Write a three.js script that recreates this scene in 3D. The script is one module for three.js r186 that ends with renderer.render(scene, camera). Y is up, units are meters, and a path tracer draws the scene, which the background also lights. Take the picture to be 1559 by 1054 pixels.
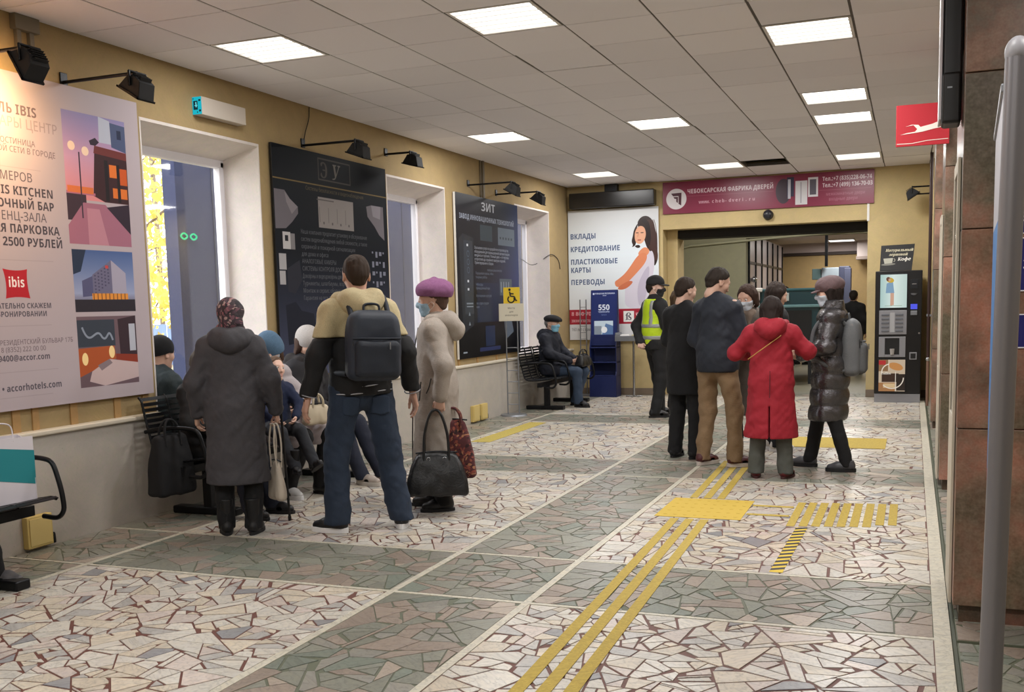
import * as THREE from 'three';
import { mergeGeometries, mergeVertices } from 'three/addons/utils/BufferGeometryUtils.js';
import { RoundedBoxGeometry } from 'three/addons/geometries/RoundedBoxGeometry.js';
import { ImprovedNoise } from 'three/addons/math/ImprovedNoise.js';
import { RectAreaLightUniformsLib } from 'three/addons/lights/RectAreaLightUniformsLib.js';

// ------------------------------------------------------------------ camera, sky, exposure
const scene = new THREE.Scene();
const PX = 1559, PY = 1054, FOCAL = 1561, CY = 636.78;            // photo frame, focal length and optical centre row (the photo is a crop)
const fullH = 2 * CY, fullW = fullH * PX / PY;
const camera = new THREE.PerspectiveCamera(2 * Math.atan(CY / FOCAL) * 180 / Math.PI, PX / PY, 0.05, 200);
camera.setViewOffset(fullW, fullH, (fullW - PX) / 2, 0, PX, PY);
camera.position.set(0, 1.45, 0);
camera.rotation.set(-0.10914, 0.37293, -0.02378, 'YXZ');
scene.background = new THREE.Color(0.93, 0.96, 1.0);               // overcast sky
scene.backgroundIntensity = 5;
const renderer = new THREE.WebGLRenderer({ antialias: true });
renderer.toneMapping = THREE.LinearToneMapping;
renderer.toneMappingExposure = 1.0;
renderer.shadowMap.enabled = true;
RectAreaLightUniformsLib.init();
const PANEL = 17.5;                                                   // radiance of the ceiling light panels

// ------------------------------------------------------------------ helpers
let seed = 7;
const rnd = () => { seed = (seed * 1664525 + 1013904223) >>> 0; return seed / 4294967296; };
const rr = (a, b) => a + (b - a) * rnd();
const V = (x, y, z) => new THREE.Vector3(x, y, z);
const clamp = (x, a, b) => Math.min(b, Math.max(a, x));
const noiseGen = new ImprovedNoise();
const nz = (x, y, z) => noiseGen.noise(x, y, z);
const fbm = (x, y, z, o = 4) => { let s = 0, a = 0.5; for (let i = 0; i < o; i++) { s += a * nz(x, y, z); x *= 2.03; y *= 2.03; z *= 2.03; a *= 0.5; } return s; };
const used = new Map();
const numbered = (n) => { const k = used.get(n) ?? 0; used.set(n, k + 1); return k ? n + '_' + String(k).padStart(3, '0') : n; };
function tag(o, label, category, group) { o.userData.label = label; o.userData.category = category; if (group) o.userData.group = group; return o; }
function thing(name, label, category, pos = [0, 0, 0], turn = 0, group) {
  const o = new THREE.Group(); o.name = numbered(name); o.position.set(...pos); o.rotation.y = turn; scene.add(o);
  return tag(o, label, category, group);
}
function shadows(m) { m.castShadow = m.receiveShadow = true; return m; }
function part(name, geo, mat, parent, pos, rot) {
  const g = Array.isArray(geo) ? mergeAll(geo) : geo;
  const m = shadows(new THREE.Mesh(g, mat)); m.name = name;
  if (pos) m.position.set(...pos); if (rot) m.rotation.set(...rot);
  parent.add(m); return m;
}
function solo(name, geo, mat, label, category, group) {            // a thing that is one mesh
  const m = part(numbered(name), geo, mat, scene); return tag(m, label, category, group);
}
function struct(name) { const g = new THREE.Group(); g.name = name; g.userData.kind = 'structure'; scene.add(g); return g; }
function mergeAll(list) {
  const keep = list.map((g) => { let q = g.index ? g.toNonIndexed() : g.clone(); for (const k of Object.keys(q.attributes)) if (!['position', 'normal', 'uv', 'color'].includes(k)) q.deleteAttribute(k); if (!q.attributes.uv) q.setAttribute('uv', new THREE.BufferAttribute(new Float32Array(q.attributes.position.count * 2), 2)); return q; });
  const hasCol = keep.some((q) => q.attributes.color);
  if (hasCol) for (const q of keep) if (!q.attributes.color) q.setAttribute('color', new THREE.BufferAttribute(new Float32Array(q.attributes.position.count * 3).fill(1), 3));
  return mergeGeometries(keep);
}
function worldUV(g, s = 1) {                                        // uv in metres by dominant face direction
  if (g.index) g = g.toNonIndexed();
  const p = g.attributes.position, n = g.attributes.normal, uv = new Float32Array(p.count * 2);
  for (let i = 0; i < p.count; i++) {
    const ax = Math.abs(n.getX(i)), ay = Math.abs(n.getY(i)), az = Math.abs(n.getZ(i));
    const [u, v] = ay >= ax && ay >= az ? [p.getX(i), p.getZ(i)] : ax >= az ? [p.getZ(i), p.getY(i)] : [p.getX(i), p.getY(i)];
    uv[2 * i] = u * s; uv[2 * i + 1] = v * s;
  }
  g.setAttribute('uv', new THREE.BufferAttribute(uv, 2)); return g;
}
function box(x0, x1, y0, y1, z0, z1, r = 0) {                       // world-placed box from its limits
  const w = x1 - x0, h = y1 - y0, d = z1 - z0;
  const g = r ? new RoundedBoxGeometry(w, h, d, 2, Math.min(r, w / 2.01, h / 2.01, d / 2.01)) : new THREE.BoxGeometry(w, h, d);
  g.translate((x0 + x1) / 2, (y0 + y1) / 2, (z0 + z1) / 2); return worldUV(g);
}
function tube(pts, r, seg = 8, smooth = true, closed = false, ns) {
  const v = pts.map((p) => V(...p));
  let curve;
  if (smooth) curve = new THREE.CatmullRomCurve3(v, closed, 'centripetal');
  else { curve = new THREE.CurvePath(); for (let i = 0; i + 1 < v.length; i++) curve.add(new THREE.LineCurve3(v[i], v[i + 1])); }
  return new THREE.TubeGeometry(curve, ns ?? Math.max(4, v.length * 6), r, seg, closed);
}
function rod(a, b, r, seg = 10) {
  const A = V(...a), B = V(...b), L = A.distanceTo(B), g = new THREE.CylinderGeometry(r, r, L, seg);
  g.applyQuaternion(new THREE.Quaternion().setFromUnitVectors(V(0, 1, 0), B.clone().sub(A).normalize())); g.translate(...A.add(B).multiplyScalar(0.5).toArray()); return g;
}
function extrude(pts, depth, bevel = 0) {                           // outline in xy, depth along +z
  const s = new THREE.Shape(pts.map((p) => new THREE.Vector2(p[0], p[1])));
  return new THREE.ExtrudeGeometry(s, { depth, bevelEnabled: bevel > 0, bevelSize: bevel, bevelThickness: bevel, bevelSegments: 2, curveSegments: 8 });
}
function canvasTex(w, h, draw) {
  const c = document.createElement('canvas'); c.width = w; c.height = h; draw(c.getContext('2d'), w, h);
  const t = new THREE.CanvasTexture(c); t.colorSpace = THREE.SRGBColorSpace; t.magFilter = THREE.LinearFilter; t.anisotropy = 4; return t;
}
function dataTex(n, fn, srgb, rep = 1) {                            // fn(u,v) -> [r,g,b] 0..1 ; tiles if fn does
  const d = new Uint8Array(n * n * 4);
  for (let y = 0; y < n; y++) for (let x = 0; x < n; x++) { const c = fn(x / n, y / n), i = (y * n + x) * 4; d[i] = clamp(c[0], 0, 1) * 255; d[i + 1] = clamp(c[1], 0, 1) * 255; d[i + 2] = clamp(c[2], 0, 1) * 255; d[i + 3] = 255; }
  const t = new THREE.DataTexture(d, n, n); t.wrapS = t.wrapT = THREE.RepeatWrapping; t.magFilter = THREE.LinearFilter; t.minFilter = THREE.LinearMipmapLinearFilter; t.generateMipmaps = true;
  if (srgb) t.colorSpace = THREE.SRGBColorSpace; t.repeat.set(rep, rep); t.needsUpdate = true; return t;
}
const ring = (u, v, k) => { const a = u * 2 * Math.PI, b = v * 2 * Math.PI; return [Math.cos(a) * k, Math.sin(a) * k + Math.cos(b) * k * 1.31, Math.sin(b) * k]; };   // seamless-ish lookup
const sRGB = (r, g, b) => new THREE.Color().setRGB(r / 255, g / 255, b / 255, THREE.SRGBColorSpace);
const std = (color, roughness = 0.7, o = {}) => new THREE.MeshStandardMaterial({ color, roughness, ...o });

// ------------------------------------------------------------------ shared textures
const plasterBump = dataTex(256, (u, v) => { const p = ring(u, v, 2.2), q = ring(u, v, 9); const s = 0.5 + 0.5 * fbm(p[0], p[1], p[2]) + 0.18 * nz(q[0], q[1], q[2]); return [s, s, s]; });
const wallStain = dataTex(512, (u, v) => { const p = ring(u, v, 1.3), q = ring(u, v, 7), s = ring(u, v, 16); const a = fbm(p[0], p[1], p[2], 5), b = nz(q[0], q[1], q[2]), c = nz(s[0], s[1], s[2]); const g = 0.92 + 0.045 * a + 0.02 * b + (c > 0.66 ? -0.10 : 0.012 * c); return [g, g * (1 - 0.02 * b), g * (1 - 0.05 * Math.max(0, a))]; }, true);
const fabricBump = dataTex(128, (u, v) => { const s = 0.5 + 0.25 * Math.sin(u * 2 * Math.PI * 32) * Math.sin(v * 2 * Math.PI * 32) + 0.18 * nz(u * 64, v * 64, 3.3); return [s, s, s]; });
const fabricTone = dataTex(256, (u, v) => { const p = ring(u, v, 12), q = ring(u, v, 40); const s = 0.92 + 0.1 * nz(p[0], p[1], p[2]) + 0.1 * nz(q[0], q[1], q[2]); return [s, s, s]; }, true);
const veinTex = dataTex(512, (u, v) => { const p = ring(u, v, 3), q = ring(u, v, 8); const a = fbm(p[0], p[1], p[2], 5), b = fbm(q[0] + 5, q[1], q[2], 4); const vein = Math.pow(1 - Math.min(1, Math.abs(a) * 7), 3) * 0.13; const g = 0.93 + 0.1 * b - vein; return [g, g * (1 - 0.02 * a), g * (1 - 0.05 * a - 0.03 * b)]; }, true);
const graniteTex = dataTex(1024, (u, v) => {
  const a = fbm(u * 3.1 + v * 2.2 + 2, v * 3.4 - u * 1.5, 1.7, 5) * 2.8, b = fbm(u * 7 + 9, v * 6 + 4, 5.1, 4) * 1.7, c = nz(u * 46, v * 46, 2.2), d = nz(u * 120, v * 120, 7.7), e = nz(u * 210, v * 210, 3.1);
  const w = clamp(0.5 + a + 0.22 * c, 0, 1), k = clamp(0.30 + b * 0.8 + 0.25 * d, 0, 1), mix = (x, y, m) => x + (y - x) * m, sp = 0.055 * d + 0.05 * c + 0.04 * e;
  return [mix(mix(0.62, 0.36, w), 0.36, k) + sp, mix(mix(0.46, 0.34, w), 0.32, k) + sp, mix(mix(0.40, 0.28, w), 0.28, k) + sp];
}, true);
graniteTex.wrapS = graniteTex.wrapT = THREE.MirroredRepeatWrapping;
const ceilBump = dataTex(256, (u, v) => { const p = ring(u, v, 20), q = ring(u, v, 45); let s = 0.7 + 0.3 * nz(p[0], p[1], p[2]); if (nz(q[0], q[1], q[2]) > 0.45) s -= 0.6; return [s, s, s]; });

// ------------------------------------------------------------------ shared materials
const M = {
  ochre: std(sRGB(178, 154, 110), 0.85, { map: wallStain, bumpMap: plasterBump, bumpScale: 0.002 }),
  yellow: std(sRGB(210, 188, 138), 0.85, { map: wallStain, bumpMap: plasterBump, bumpScale: 0.002 }),
  reveal: std(sRGB(238, 229, 224), 0.8, { map: wallStain, bumpMap: plasterBump, bumpScale: 0.001 }),
  lower: std(sRGB(194, 186, 176), 0.75, { map: wallStain, bumpMap: plasterBump, bumpScale: 0.001 }),
  pvc: std(sRGB(232, 230, 236), 0.4),
  black: std(0x0c0c0d, 0.45), blackMatte: std(0x111113, 0.75), blackMetal: std(0x16171a, 0.38, { metalness: 0.5 }),
  darkMetal: std(0x2a2b2e, 0.45, { metalness: 0.6 }), chrome: std(0xb9bcc0, 0.22, { metalness: 0.95 }), greyMetal: std(0x8c8f94, 0.4, { metalness: 0.7 }),
  white: std(sRGB(228, 226, 222), 0.6), cream: std(sRGB(205, 196, 178), 0.6),
  glass: new THREE.MeshPhysicalMaterial({ color: 0xffffff, roughness: 0.03, transmission: 1, thickness: 0, ior: 1.45 }),
  wood: std(sRGB(190, 150, 96), 0.7, { map: wallStain }),
};
// ================================================================== STRUCTURE
const WX = -5.15, WOX = -5.60, BZ = -15.8, CZ = 3.29, RX = 3.2, NZ = 3.2;
const WINS = [[-6.02, -7.46], [-9.71, -11.16], [-13.43, -14.88]];
const WTOP = 2.84, LEDGE = 0.74;

// ---- left wall: piers, lintel band, lower wall with ledge
{
  const w = struct('wall_left');
  const NA = WINS[0][0], NB = WINS[0][1], NY = 0.44;               // the first window has a low niche
  part('lower_wall', box(WOX, WX + 0.05, -0.05, NY, BZ - 0.3, NZ + 0.2), M.lower, w);
  for (const [a, b] of [[NA, NZ + 0.2], [BZ - 0.3, NB]]) { part('lower_wall', box(WOX, WX + 0.05, NY, LEDGE - 0.035, a, b), M.lower, w); part('ledge', box(WX - 0.02, WX + 0.075, LEDGE - 0.035, LEDGE, Math.max(a, BZ), Math.min(b, NZ), 0.012), M.cream, w); part('ledge_core', box(WOX, WX - 0.02, LEDGE - 0.035, LEDGE, a, b), M.ochre, w); }
  part('niche_back', box(WOX, WOX + 0.1, NY, LEDGE, NB, NA), M.reveal, w);
  part('lintel_band', box(WOX, WX, WTOP, CZ + 0.25, BZ - 0.3, NZ + 0.2), M.ochre, w);
  const edges = [NZ + 0.2, ...WINS.flat(), BZ - 0.3];
  for (let i = 0; i < edges.length; i += 2) part('pier', box(WOX, WX, LEDGE, WTOP, edges[i + 1], edges[i]), M.ochre, w);
  // white plastered reveals, the head slopes down towards the frame
  for (const [a, b] of WINS) {
    part('reveal_side', box(WOX + 0.06, WX + 0.002, LEDGE, WTOP, b, b + 0.014), M.reveal, w);
    part('reveal_side', box(WOX + 0.06, WX + 0.002, LEDGE, WTOP, a - 0.014, a), M.reveal, w);
    const head = extrude([[WX + 0.002, WTOP + 0.01], [WX + 0.002, WTOP - 0.012], [WX - 0.43, WTOP - 0.125], [WX - 0.43, WTOP + 0.01]], a - b); head.translate(0, 0, b); part('reveal_head', worldUV(head), M.reveal, w);
    part('reveal_sill', a === WINS[0][0] ? box(WOX + 0.1, WX + 0.03, NY, NY + 0.01, b, a, 0.004) : box(WOX + 0.06, WX + 0.03, LEDGE, LEDGE + 0.03, b, a, 0.008), M.reveal, w);
  }
  // skirting pieces and battens below the posters
  for (const z of [-4.75, -5.22, -5.62, -5.9]) part('batten', box(WX, WX + 0.010, LEDGE, 0.93, z - 0.03, z + 0.03), M.wood, w);
  for (const z of [-4.9, -11.42, -12.0, -12.65]) part('batten', box(WX, WX + 0.010, LEDGE, 0.9, z - 0.025, z + 0.025), M.wood, w);
}
// ---- windows: pvc frame, one mullion, glass panes
WINS.forEach(([a, b], i) => {
  const w = struct('window_' + (i + 1)), x0 = WOX + 0.03, x1 = WOX + 0.095, y0 = LEDGE + 0.03, y1 = WTOP - 0.115, f = 0.055;
  part('frame_side', box(x0, x1, y0, y1, a - f, a, 0.008), M.pvc, w); part('frame_side', box(x0, x1, y0, y1, b, b + f, 0.008), M.pvc, w);
  part('frame_head', box(x0, x1, y1 - f, y1 + 0.03, b, a, 0.008), M.pvc, w); part('frame_sill', box(x0, x1, y0, y0 + f, b, a, 0.008), M.pvc, w);
  part('sash', [box(x0 + 0.012, x1 + 0.012, y0 + f, y1 - f, b + f, b + f + 0.03, 0.006), box(x0 + 0.012, x1 + 0.012, y0 + f, y1 - f, a - f - 0.03, a - f, 0.006)], M.pvc, w);
  part('pane', box(x0 + 0.03, x0 + 0.036, y0 + f, y1 - f, b + f, a - f), M.glass, w);
});
// ---- back wall with the wide passage
const OPX0 = -3.61, OPX1 = -0.62, OPY = 2.56, BT = 0.75;
{
  const w = struct('wall_back');
  part('wall_panel', box(WOX, OPX0, -0.05, CZ + 0.25, BZ - BT, BZ), M.yellow, w);
  part('wall_panel', box(OPX1, RX + 0.3, -0.05, CZ + 0.25, BZ - BT, BZ), M.yellow, w);
  part('wall_panel', box(OPX0, OPX1, OPY, CZ + 0.25, BZ - BT, BZ), M.yellow, w);
  part('shutter_slot', [box(OPX0 + 0.17, OPX1, OPY - 0.13, OPY + 0.002, BZ - BT + 0.03, BZ - 0.3)], std(0x17140f, 0.8), w);
  part('jamb', box(OPX0, OPX0 + 0.17, 0, OPY, BZ - BT, BZ - 0.28, 0.01), M.yellow, w);
  part('plaster_edge', box(OPX1 - 0.012, OPX1 + 0.02, OPY - 0.02, CZ - 0.5, BZ, BZ + 0.012), M.white, w);
  const skirt = std(sRGB(120, 105, 90), 0.7);
  part('skirting_board', box(WX, OPX0, 0, 0.11, BZ, BZ + 0.02, 0.005), skirt, w);
  part('skirting_board', box(OPX1, 0.35, 0, 0.11, BZ, BZ + 0.02, 0.005), skirt, w);
}
{ const w = struct('pillar_4'); part('pilaster', box(0.235, RX, 0.0, CZ + 0.2, BZ + 0.001, -15.2), M.yellow, w); }
{
  const w = struct('wall_right'); part('wall_panel', box(RX, RX + 0.3, -0.05, CZ + 0.25, BZ - 0.3, NZ + 0.2), M.ochre, w);
  const n = struct('wall_near'); part('wall_panel', box(WOX, RX + 0.3, -0.05, CZ + 0.25, NZ, NZ + 0.3), M.ochre, n);
}
// ---- ceiling: dark void slab, tiles one by one, grid bars
const TX0 = -4.57, TXS = 0.5955, TZ0 = -6.09, TZS = 0.62;
const LIGHTS = [[0, 0], [3, 0], [6, 0], [6, 2], [0, 7], [3, 7], [6, 6], [6, 8], [0, 13], [3, 13], [6, 13], [0, -7], [3, -7], [6, -7], [9, -7], [9, 0], [9, 7], [9, 13], [3, -13], [6, -13]];
const litCells = new Set(LIGHTS.map((l) => l.join()));
{
  const c = struct('ceiling');
  part('slab', box(WOX, RX + 0.3, CZ + 0.2, CZ + 0.4, BZ - 0.75, NZ + 0.3), std(0x6b665f, 0.9), c);
  const tileMats = [0, 1, 2, 3, 4].map((i) => std(new THREE.Color().setRGB(0.86 - i * 0.014, 0.845 - i * 0.014, 0.885 - i * 0.014), 0.9, { bumpMap: ceilBump, bumpScale: 0.0008 }));
  const gx = new RoundedBoxGeometry(TXS - 0.011, 0.016, TZS - 0.008, 1, 0.004); const g = worldUV(gx, 1.6);
  const rest = [];
  for (let i = -1; i <= 12; i++) for (let k = -15; k <= 15; k++) {
    if (litCells.has(i + ',' + k) || (i === 4 && k === 13)) continue;
    let x0 = TX0 + i * TXS, x1 = x0 + TXS, z1 = TZ0 - k * TZS, z0 = z1 - TZS;
    if (x0 < WX) x0 = WX + 0.004; if (z0 < BZ) z0 = BZ + 0.004; if (x1 > RX) x1 = RX; if (z1 > NZ) z1 = NZ;
    if (x1 - x0 < 0.05 || z1 - z0 < 0.05) continue;
    const sx = (x1 - x0) / TXS, sz = (z1 - z0) / TZS, y = CZ + 0.008 + (rnd() < 0.25 ? rr(-0.002, 0.005) : 0);
    if (i <= 8 && k >= -3) { const m = part('ceiling_tile', g, tileMats[Math.floor(rnd() * 5)], c, [(x0 + x1) / 2, y, (z0 + z1) / 2], [rr(-0.002, 0.002), 0, rr(-0.003, 0.003)]); m.scale.set(sx, 1, sz); }
    else { const q = g.clone(); q.scale(sx, 1, sz); q.translate((x0 + x1) / 2, y, (z0 + z1) / 2); rest.push(q); }
  }
  const r = part('ceiling_tiling', rest, tileMats[2], c); r.userData.kind = 'stuff';
  const bars = std(0x55504b, 0.7);
  for (let i = -1; i <= 13; i++) { const x = TX0 + i * TXS; if (x > WX && x < RX) part('grid_bar', box(x - 0.012, x + 0.012, CZ + 0.004, CZ + 0.04, BZ, NZ), bars, c); }
  for (let k = -15; k <= 15; k++) { const z = TZ0 - k * TZS; if (z > BZ && z < NZ) part('grid_bar', box(WX, RX, CZ + 0.006, CZ + 0.04, z - 0.01, z + 0.01), bars, c); }
}
// ---- ceiling lights
const emitWhite = new THREE.MeshStandardMaterial({ color: 0xffffff, roughness: 0.5, emissive: new THREE.Color(1, 0.985, 0.95), emissiveIntensity: 2.2 });
{
  const place = ['nearest row, over the windows side', 'nearest row, in the middle of the hall', 'nearest row, cut by the top edge of the photo', 'nearest whole one above the standing group, alone', 'second row, by the window wall', 'second row, in the middle of the hall', 'nearer of the close pair towards the pillars', 'farther of the close pair towards the pillars', 'far row, above the bank poster', 'far row, beside the open dark cell', 'far row, towards the vending machine'];
  const outOf = ['row overhead at the window wall', 'row overhead in the middle', 'row overhead near the pillars', 'row overhead beyond the pillars', 'beyond the nearest pillar', 'beyond the second pillar', 'beyond the third pillar', 'behind the camera in the middle', 'behind the camera near the pillars'];
  let proto;
  LIGHTS.forEach(([i, k], n) => {
    const x = TX0 + (i + 0.5) * TXS, z = TZ0 - (k + 0.5) * TZS, w = TXS - 0.02, d = TZS - 0.02;
    let t;
    if (!proto) {
      t = proto = new THREE.Group();
      part('frame', [box(-w / 2, w / 2, 0, 0.06, -d / 2, -d / 2 + 0.02), box(-w / 2, w / 2, 0, 0.06, d / 2 - 0.02, d / 2), box(-w / 2, -w / 2 + 0.02, 0, 0.06, -d / 2, d / 2), box(w / 2 - 0.02, w / 2, 0, 0.06, -d / 2, d / 2)], M.white, t);
      part('diffuser', box(-w / 2 + 0.02, w / 2 - 0.02, 0.012, 0.022, -d / 2 + 0.02, d / 2 - 0.02), emitWhite, t);
      const grille = []; for (let s = 1; s < 6; s++) { grille.push(box(-w / 2 + 0.02, w / 2 - 0.02, 0.001, 0.010, -d / 2 + d * s / 6 - 0.003, -d / 2 + d * s / 6 + 0.003)); }
      part('louvre', grille, M.white, t);
    } else t = proto.clone();
    t.name = numbered('ceiling_light'); t.position.set(x, CZ, z); scene.add(t);
    tag(t, n < 11 ? 'glowing square ceiling light panel, ' + place[n] : 'glowing square ceiling light panel out of view, ' + outOf[n - 11], 'ceiling light', 'ceiling light panels'); if (n >= 11) t.userData.group = 'ceiling light panels out of view'; 
    const l = new THREE.RectAreaLight(new THREE.Color(1, 0.985, 0.97), PANEL, w - 0.05, d - 0.05); l.name = 'panel_light'; l.position.set(0, -0.012, 0); l.rotation.x = -Math.PI / 2; t.add(l);
  });
}
// ---- floor: screed slabs, broken marble pieces, white divider strips
const PXL = [-4.50, -2.48, -1.74, 0.13];                            // divider lines along the hall
const PZL = []; for (let k = -2; k < 4; k++) { PZL.push([-5.45 - 3.72 * k, -8.30 - 3.72 * k]); }
const camRow = (x, z) => { const dx = x, dz = z, c = Math.cos(0.373), s = Math.sin(0.373); const f = -(dz * c + dx * s), r = dx * c - dz * s; return f > 0.8 ? [780 + 1561 * r / f * 1.0, f] : null; };
{
  const floor = struct('floor');
  const redG = std(sRGB(98, 58, 48), 0.6, { bumpMap: plasterBump, bumpScale: 0.001 }), greenG = std(sRGB(92, 96, 78), 0.6, { bumpMap: plasterBump, bumpScale: 0.001 });
  part('base', box(WX, RX, -0.3, -0.03, BZ - 12, NZ), greenG, floor);
  const areas = [];
  const xs = [[-5.10, -4.52, 1], [-4.48, -2.50, 0], [-2.46, -1.76, 1], [-1.72, 0.11, 0], [0.20, RX, 1]];
  const cuts = []; for (const [a, b] of PZL) { cuts.push([a, b]); }
  for (const [x0, x1, g] of xs) {
    for (const [a, b] of cuts) {
      const zc = [[a, b, g]]; zc.push([b, b - (3.72 - 2.85), 1]);
      for (const [zb, za, gg] of zc) { const z1 = Math.min(zb - 0.018, NZ), z0 = Math.max(za + 0.018, BZ - 0.7); if (z1 - z0 > 0.1) areas.push([x0, x1, z0, z1, gg]); }
    }
  }
  const polys = [];
  const clipHalf = (poly, px, pz, nx, nz2) => { const out = []; for (let i = 0; i < poly.length; i++) { const a = poly[i], b = poly[(i + 1) % poly.length], da = (a[0] - px) * nx + (a[1] - pz) * nz2, db = (b[0] - px) * nx + (b[1] - pz) * nz2; if (da <= 0) out.push(a); if ((da < 0 && db > 0) || (da > 0 && db < 0)) { const t = da / (da - db); out.push([a[0] + (b[0] - a[0]) * t, a[1] + (b[1] - a[1]) * t]); } } return out; };
  const areaOf = (p) => { let s = 0; for (let i = 0; i < p.length; i++) { const a = p[i], b = p[(i + 1) % p.length]; s += a[0] * b[1] - b[0] * a[1]; } return s / 2; };
  for (const [x0, x1, z0, z1, g] of areas) {
    part(g ? 'green_screed' : 'red_screed', box(x0, x1, -0.03, -0.0035, z0, z1), g ? greenG : redG, floor);
    // scattered seeds make coarse plates; each plate is broken again and again across, like stone under a hammer
    const W = x1 - x0, H = z1 - z0, step = g ? 0.26 : 0.24, nx = Math.max(2, Math.round(W / step)), nzz = Math.max(2, Math.round(H / step)), seeds = [];
    for (let i = 0; i < nx; i++) for (let j = 0; j < nzz; j++) seeds.push([clamp(x0 + (i + 0.5 + rr(-0.7, 0.7)) * W / nx, x0 + 0.01, x1 - 0.01), clamp(z0 + (j + 0.5 + rr(-0.7, 0.7)) * H / nzz, z0 + 0.01, z1 - 0.01)]);
    for (let i = 0; i < seeds.length; i++) {
      const s = seeds[i]; let poly = [[x0, z0], [x1, z0], [x1, z1], [x0, z1]];
      for (let j = 0; j < seeds.length && poly.length; j++) { if (j === i) continue; const q = seeds[j], dx = q[0] - s[0], dz = q[1] - s[1]; if (dx * dx + dz * dz > 1.2) continue; poly = clipHalf(poly, (s[0] + q[0]) / 2, (s[1] + q[1]) / 2, dx, dz); }
      if (poly.length < 3) continue;
      const list = [], grain = rr(0, Math.PI), shatter = (q, depth) => {
        const A = Math.abs(areaOf(q)), aim = (g ? 0.019 : 0.0135) * Math.exp(rr(-1.1, 0.95));
        if (depth > 5 || A < aim || q.length < 3) { if (q.length > 2) list.push(q); return; }
        let cx = 0, cz = 0, L = 0, ax = 1, az = 0; for (const v of q) { cx += v[0] / q.length; cz += v[1] / q.length; }
        for (let e = 0; e < q.length; e++) for (let f = e + 1; f < q.length; f++) { const dx = q[f][0] - q[e][0], dz = q[f][1] - q[e][1], l = dx * dx + dz * dz; if (l > L) { L = l; ax = dx; az = dz; } }
        let an = Math.atan2(az, ax) + rr(-0.75, 0.75); if (rnd() < 0.3) an = grain + Math.PI / 2 * Math.floor(rnd() * 2); const ca = Math.cos(an), sa = Math.sin(an), o = rr(-0.16, 0.16) * Math.sqrt(L); cx += ca * o; cz += sa * o;
        shatter(clipHalf(q, cx, cz, ca, sa), depth + 1); shatter(clipHalf(q, cx, cz, -ca, -sa), depth + 1);
      };
      shatter(poly, 0);
      for (let p of list) {
        if (p.length < 3 || Math.abs(areaOf(p)) < 0.0012) continue;
        const n = p.length, src = p, jw = (g ? rr(0.002, 0.005) : rr(0.0025, 0.006));
        for (let e = 0; e < n && p.length > 2; e++) { const a = src[e], b = src[(e + 1) % n]; let ex = b[1] - a[1], ez = -(b[0] - a[0]); const L = Math.hypot(ex, ez); if (L < 1e-6) continue; ex /= L; ez /= L; if (areaOf(src) < 0) { ex = -ex; ez = -ez; } const off = jw * (rnd() < 0.12 ? rr(1.6, 3) : rr(0.6, 1.3)); p = clipHalf(p, a[0] - ex * off, a[1] - ez * off, ex, ez); }
        if (p.length < 3) continue;
        for (let e = 0; e < 2; e++) if (rnd() < 0.35 && p.length > 3) { const v = p[Math.floor(rnd() * p.length)]; let mx = 0, mz = 0; for (const w of p) { mx += w[0] / p.length; mz += w[1] / p.length; } const dx = v[0] - mx, dz = v[1] - mz, l = Math.hypot(dx, dz) || 1, cut = rr(0.006, 0.02); p = clipHalf(p, v[0] - dx / l * cut, v[1] - dz / l * cut, dx / l + rr(-0.4, 0.4), dz / l + rr(-0.4, 0.4)); }
        if (p.length < 3) continue;
        const q = p.filter((v, i2) => { const w = p[(i2 + 1) % p.length]; return Math.hypot(v[0] - w[0], v[1] - w[1]) > 0.003; }); if (q.length < 3 || Math.abs(areaOf(q)) < 0.0006) continue;
        if (areaOf(q) > 0) q.reverse();
        let mx = 0, mz = 0; for (const v of q) { mx += v[0] / q.length; mz += v[1] / q.length; }
        polys.push({ p: q, g, x: mx, z: mz, a: Math.abs(areaOf(q)) });
      }
    }
  }
  function stoneGeo(s) {
    const { p, g } = s, n = p.length, pos = [], col = [], uv = [], up = 0.0 + rr(-0.0004, 0.0004), bv = 0.0014;
    const near = clamp(-s.x / 4.5, 0, 1), t = rnd(), dark = rnd();
    let c;
    if (!g) { c = [0.69, 0.65, 0.575]; if (t < 0.3) c = [0.69, 0.61, 0.49]; else if (t < 0.42) c = [0.52, 0.50, 0.47]; else if (t < 0.54) c = [0.66, 0.57, 0.51]; else if (t < 0.575) c = [0.33, 0.33, 0.34]; }
    else { c = [0.27, 0.27, 0.22]; if (t < 0.28) c = [0.34, 0.275, 0.225]; else if (t < 0.38) c = [0.22, 0.245, 0.20]; else if (t < 0.42) c = [0.48, 0.40, 0.325]; else if (t < 0.6) c = [0.30, 0.285, 0.245]; }
    const v = rr(0.88, 1.1); c = c.map((q) => q * v);
    const ins = p.map((a) => { const dx = s.x - a[0], dz = s.z - a[1], L = Math.hypot(dx, dz) || 1; return [a[0] + dx / L * bv, a[1] + dz / L * bv]; });
    const ou = rnd() * 3, ov = rnd() * 3;
    const put = (a, y) => { pos.push(a[0], y, a[1]); col.push(...c); uv.push(a[0] * 1.1 + ou, a[1] * 1.1 + ov); };
    for (let i = 1; i + 1 < n; i++) { put(ins[0], up); put(ins[i], up); put(ins[i + 1], up); }
    for (let i = 0; i < n; i++) { const j = (i + 1) % n; put(ins[i], up); put(p[i], up - 0.001); put(p[j], up - 0.001); put(ins[i], up); put(p[j], up - 0.001); put(ins[j], up); put(p[i], up - 0.001); put(p[i], -0.006); put(p[j], -0.006); put(p[i], up - 0.001); put(p[j], -0.006); put(p[j], up - 0.001); }
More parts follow.
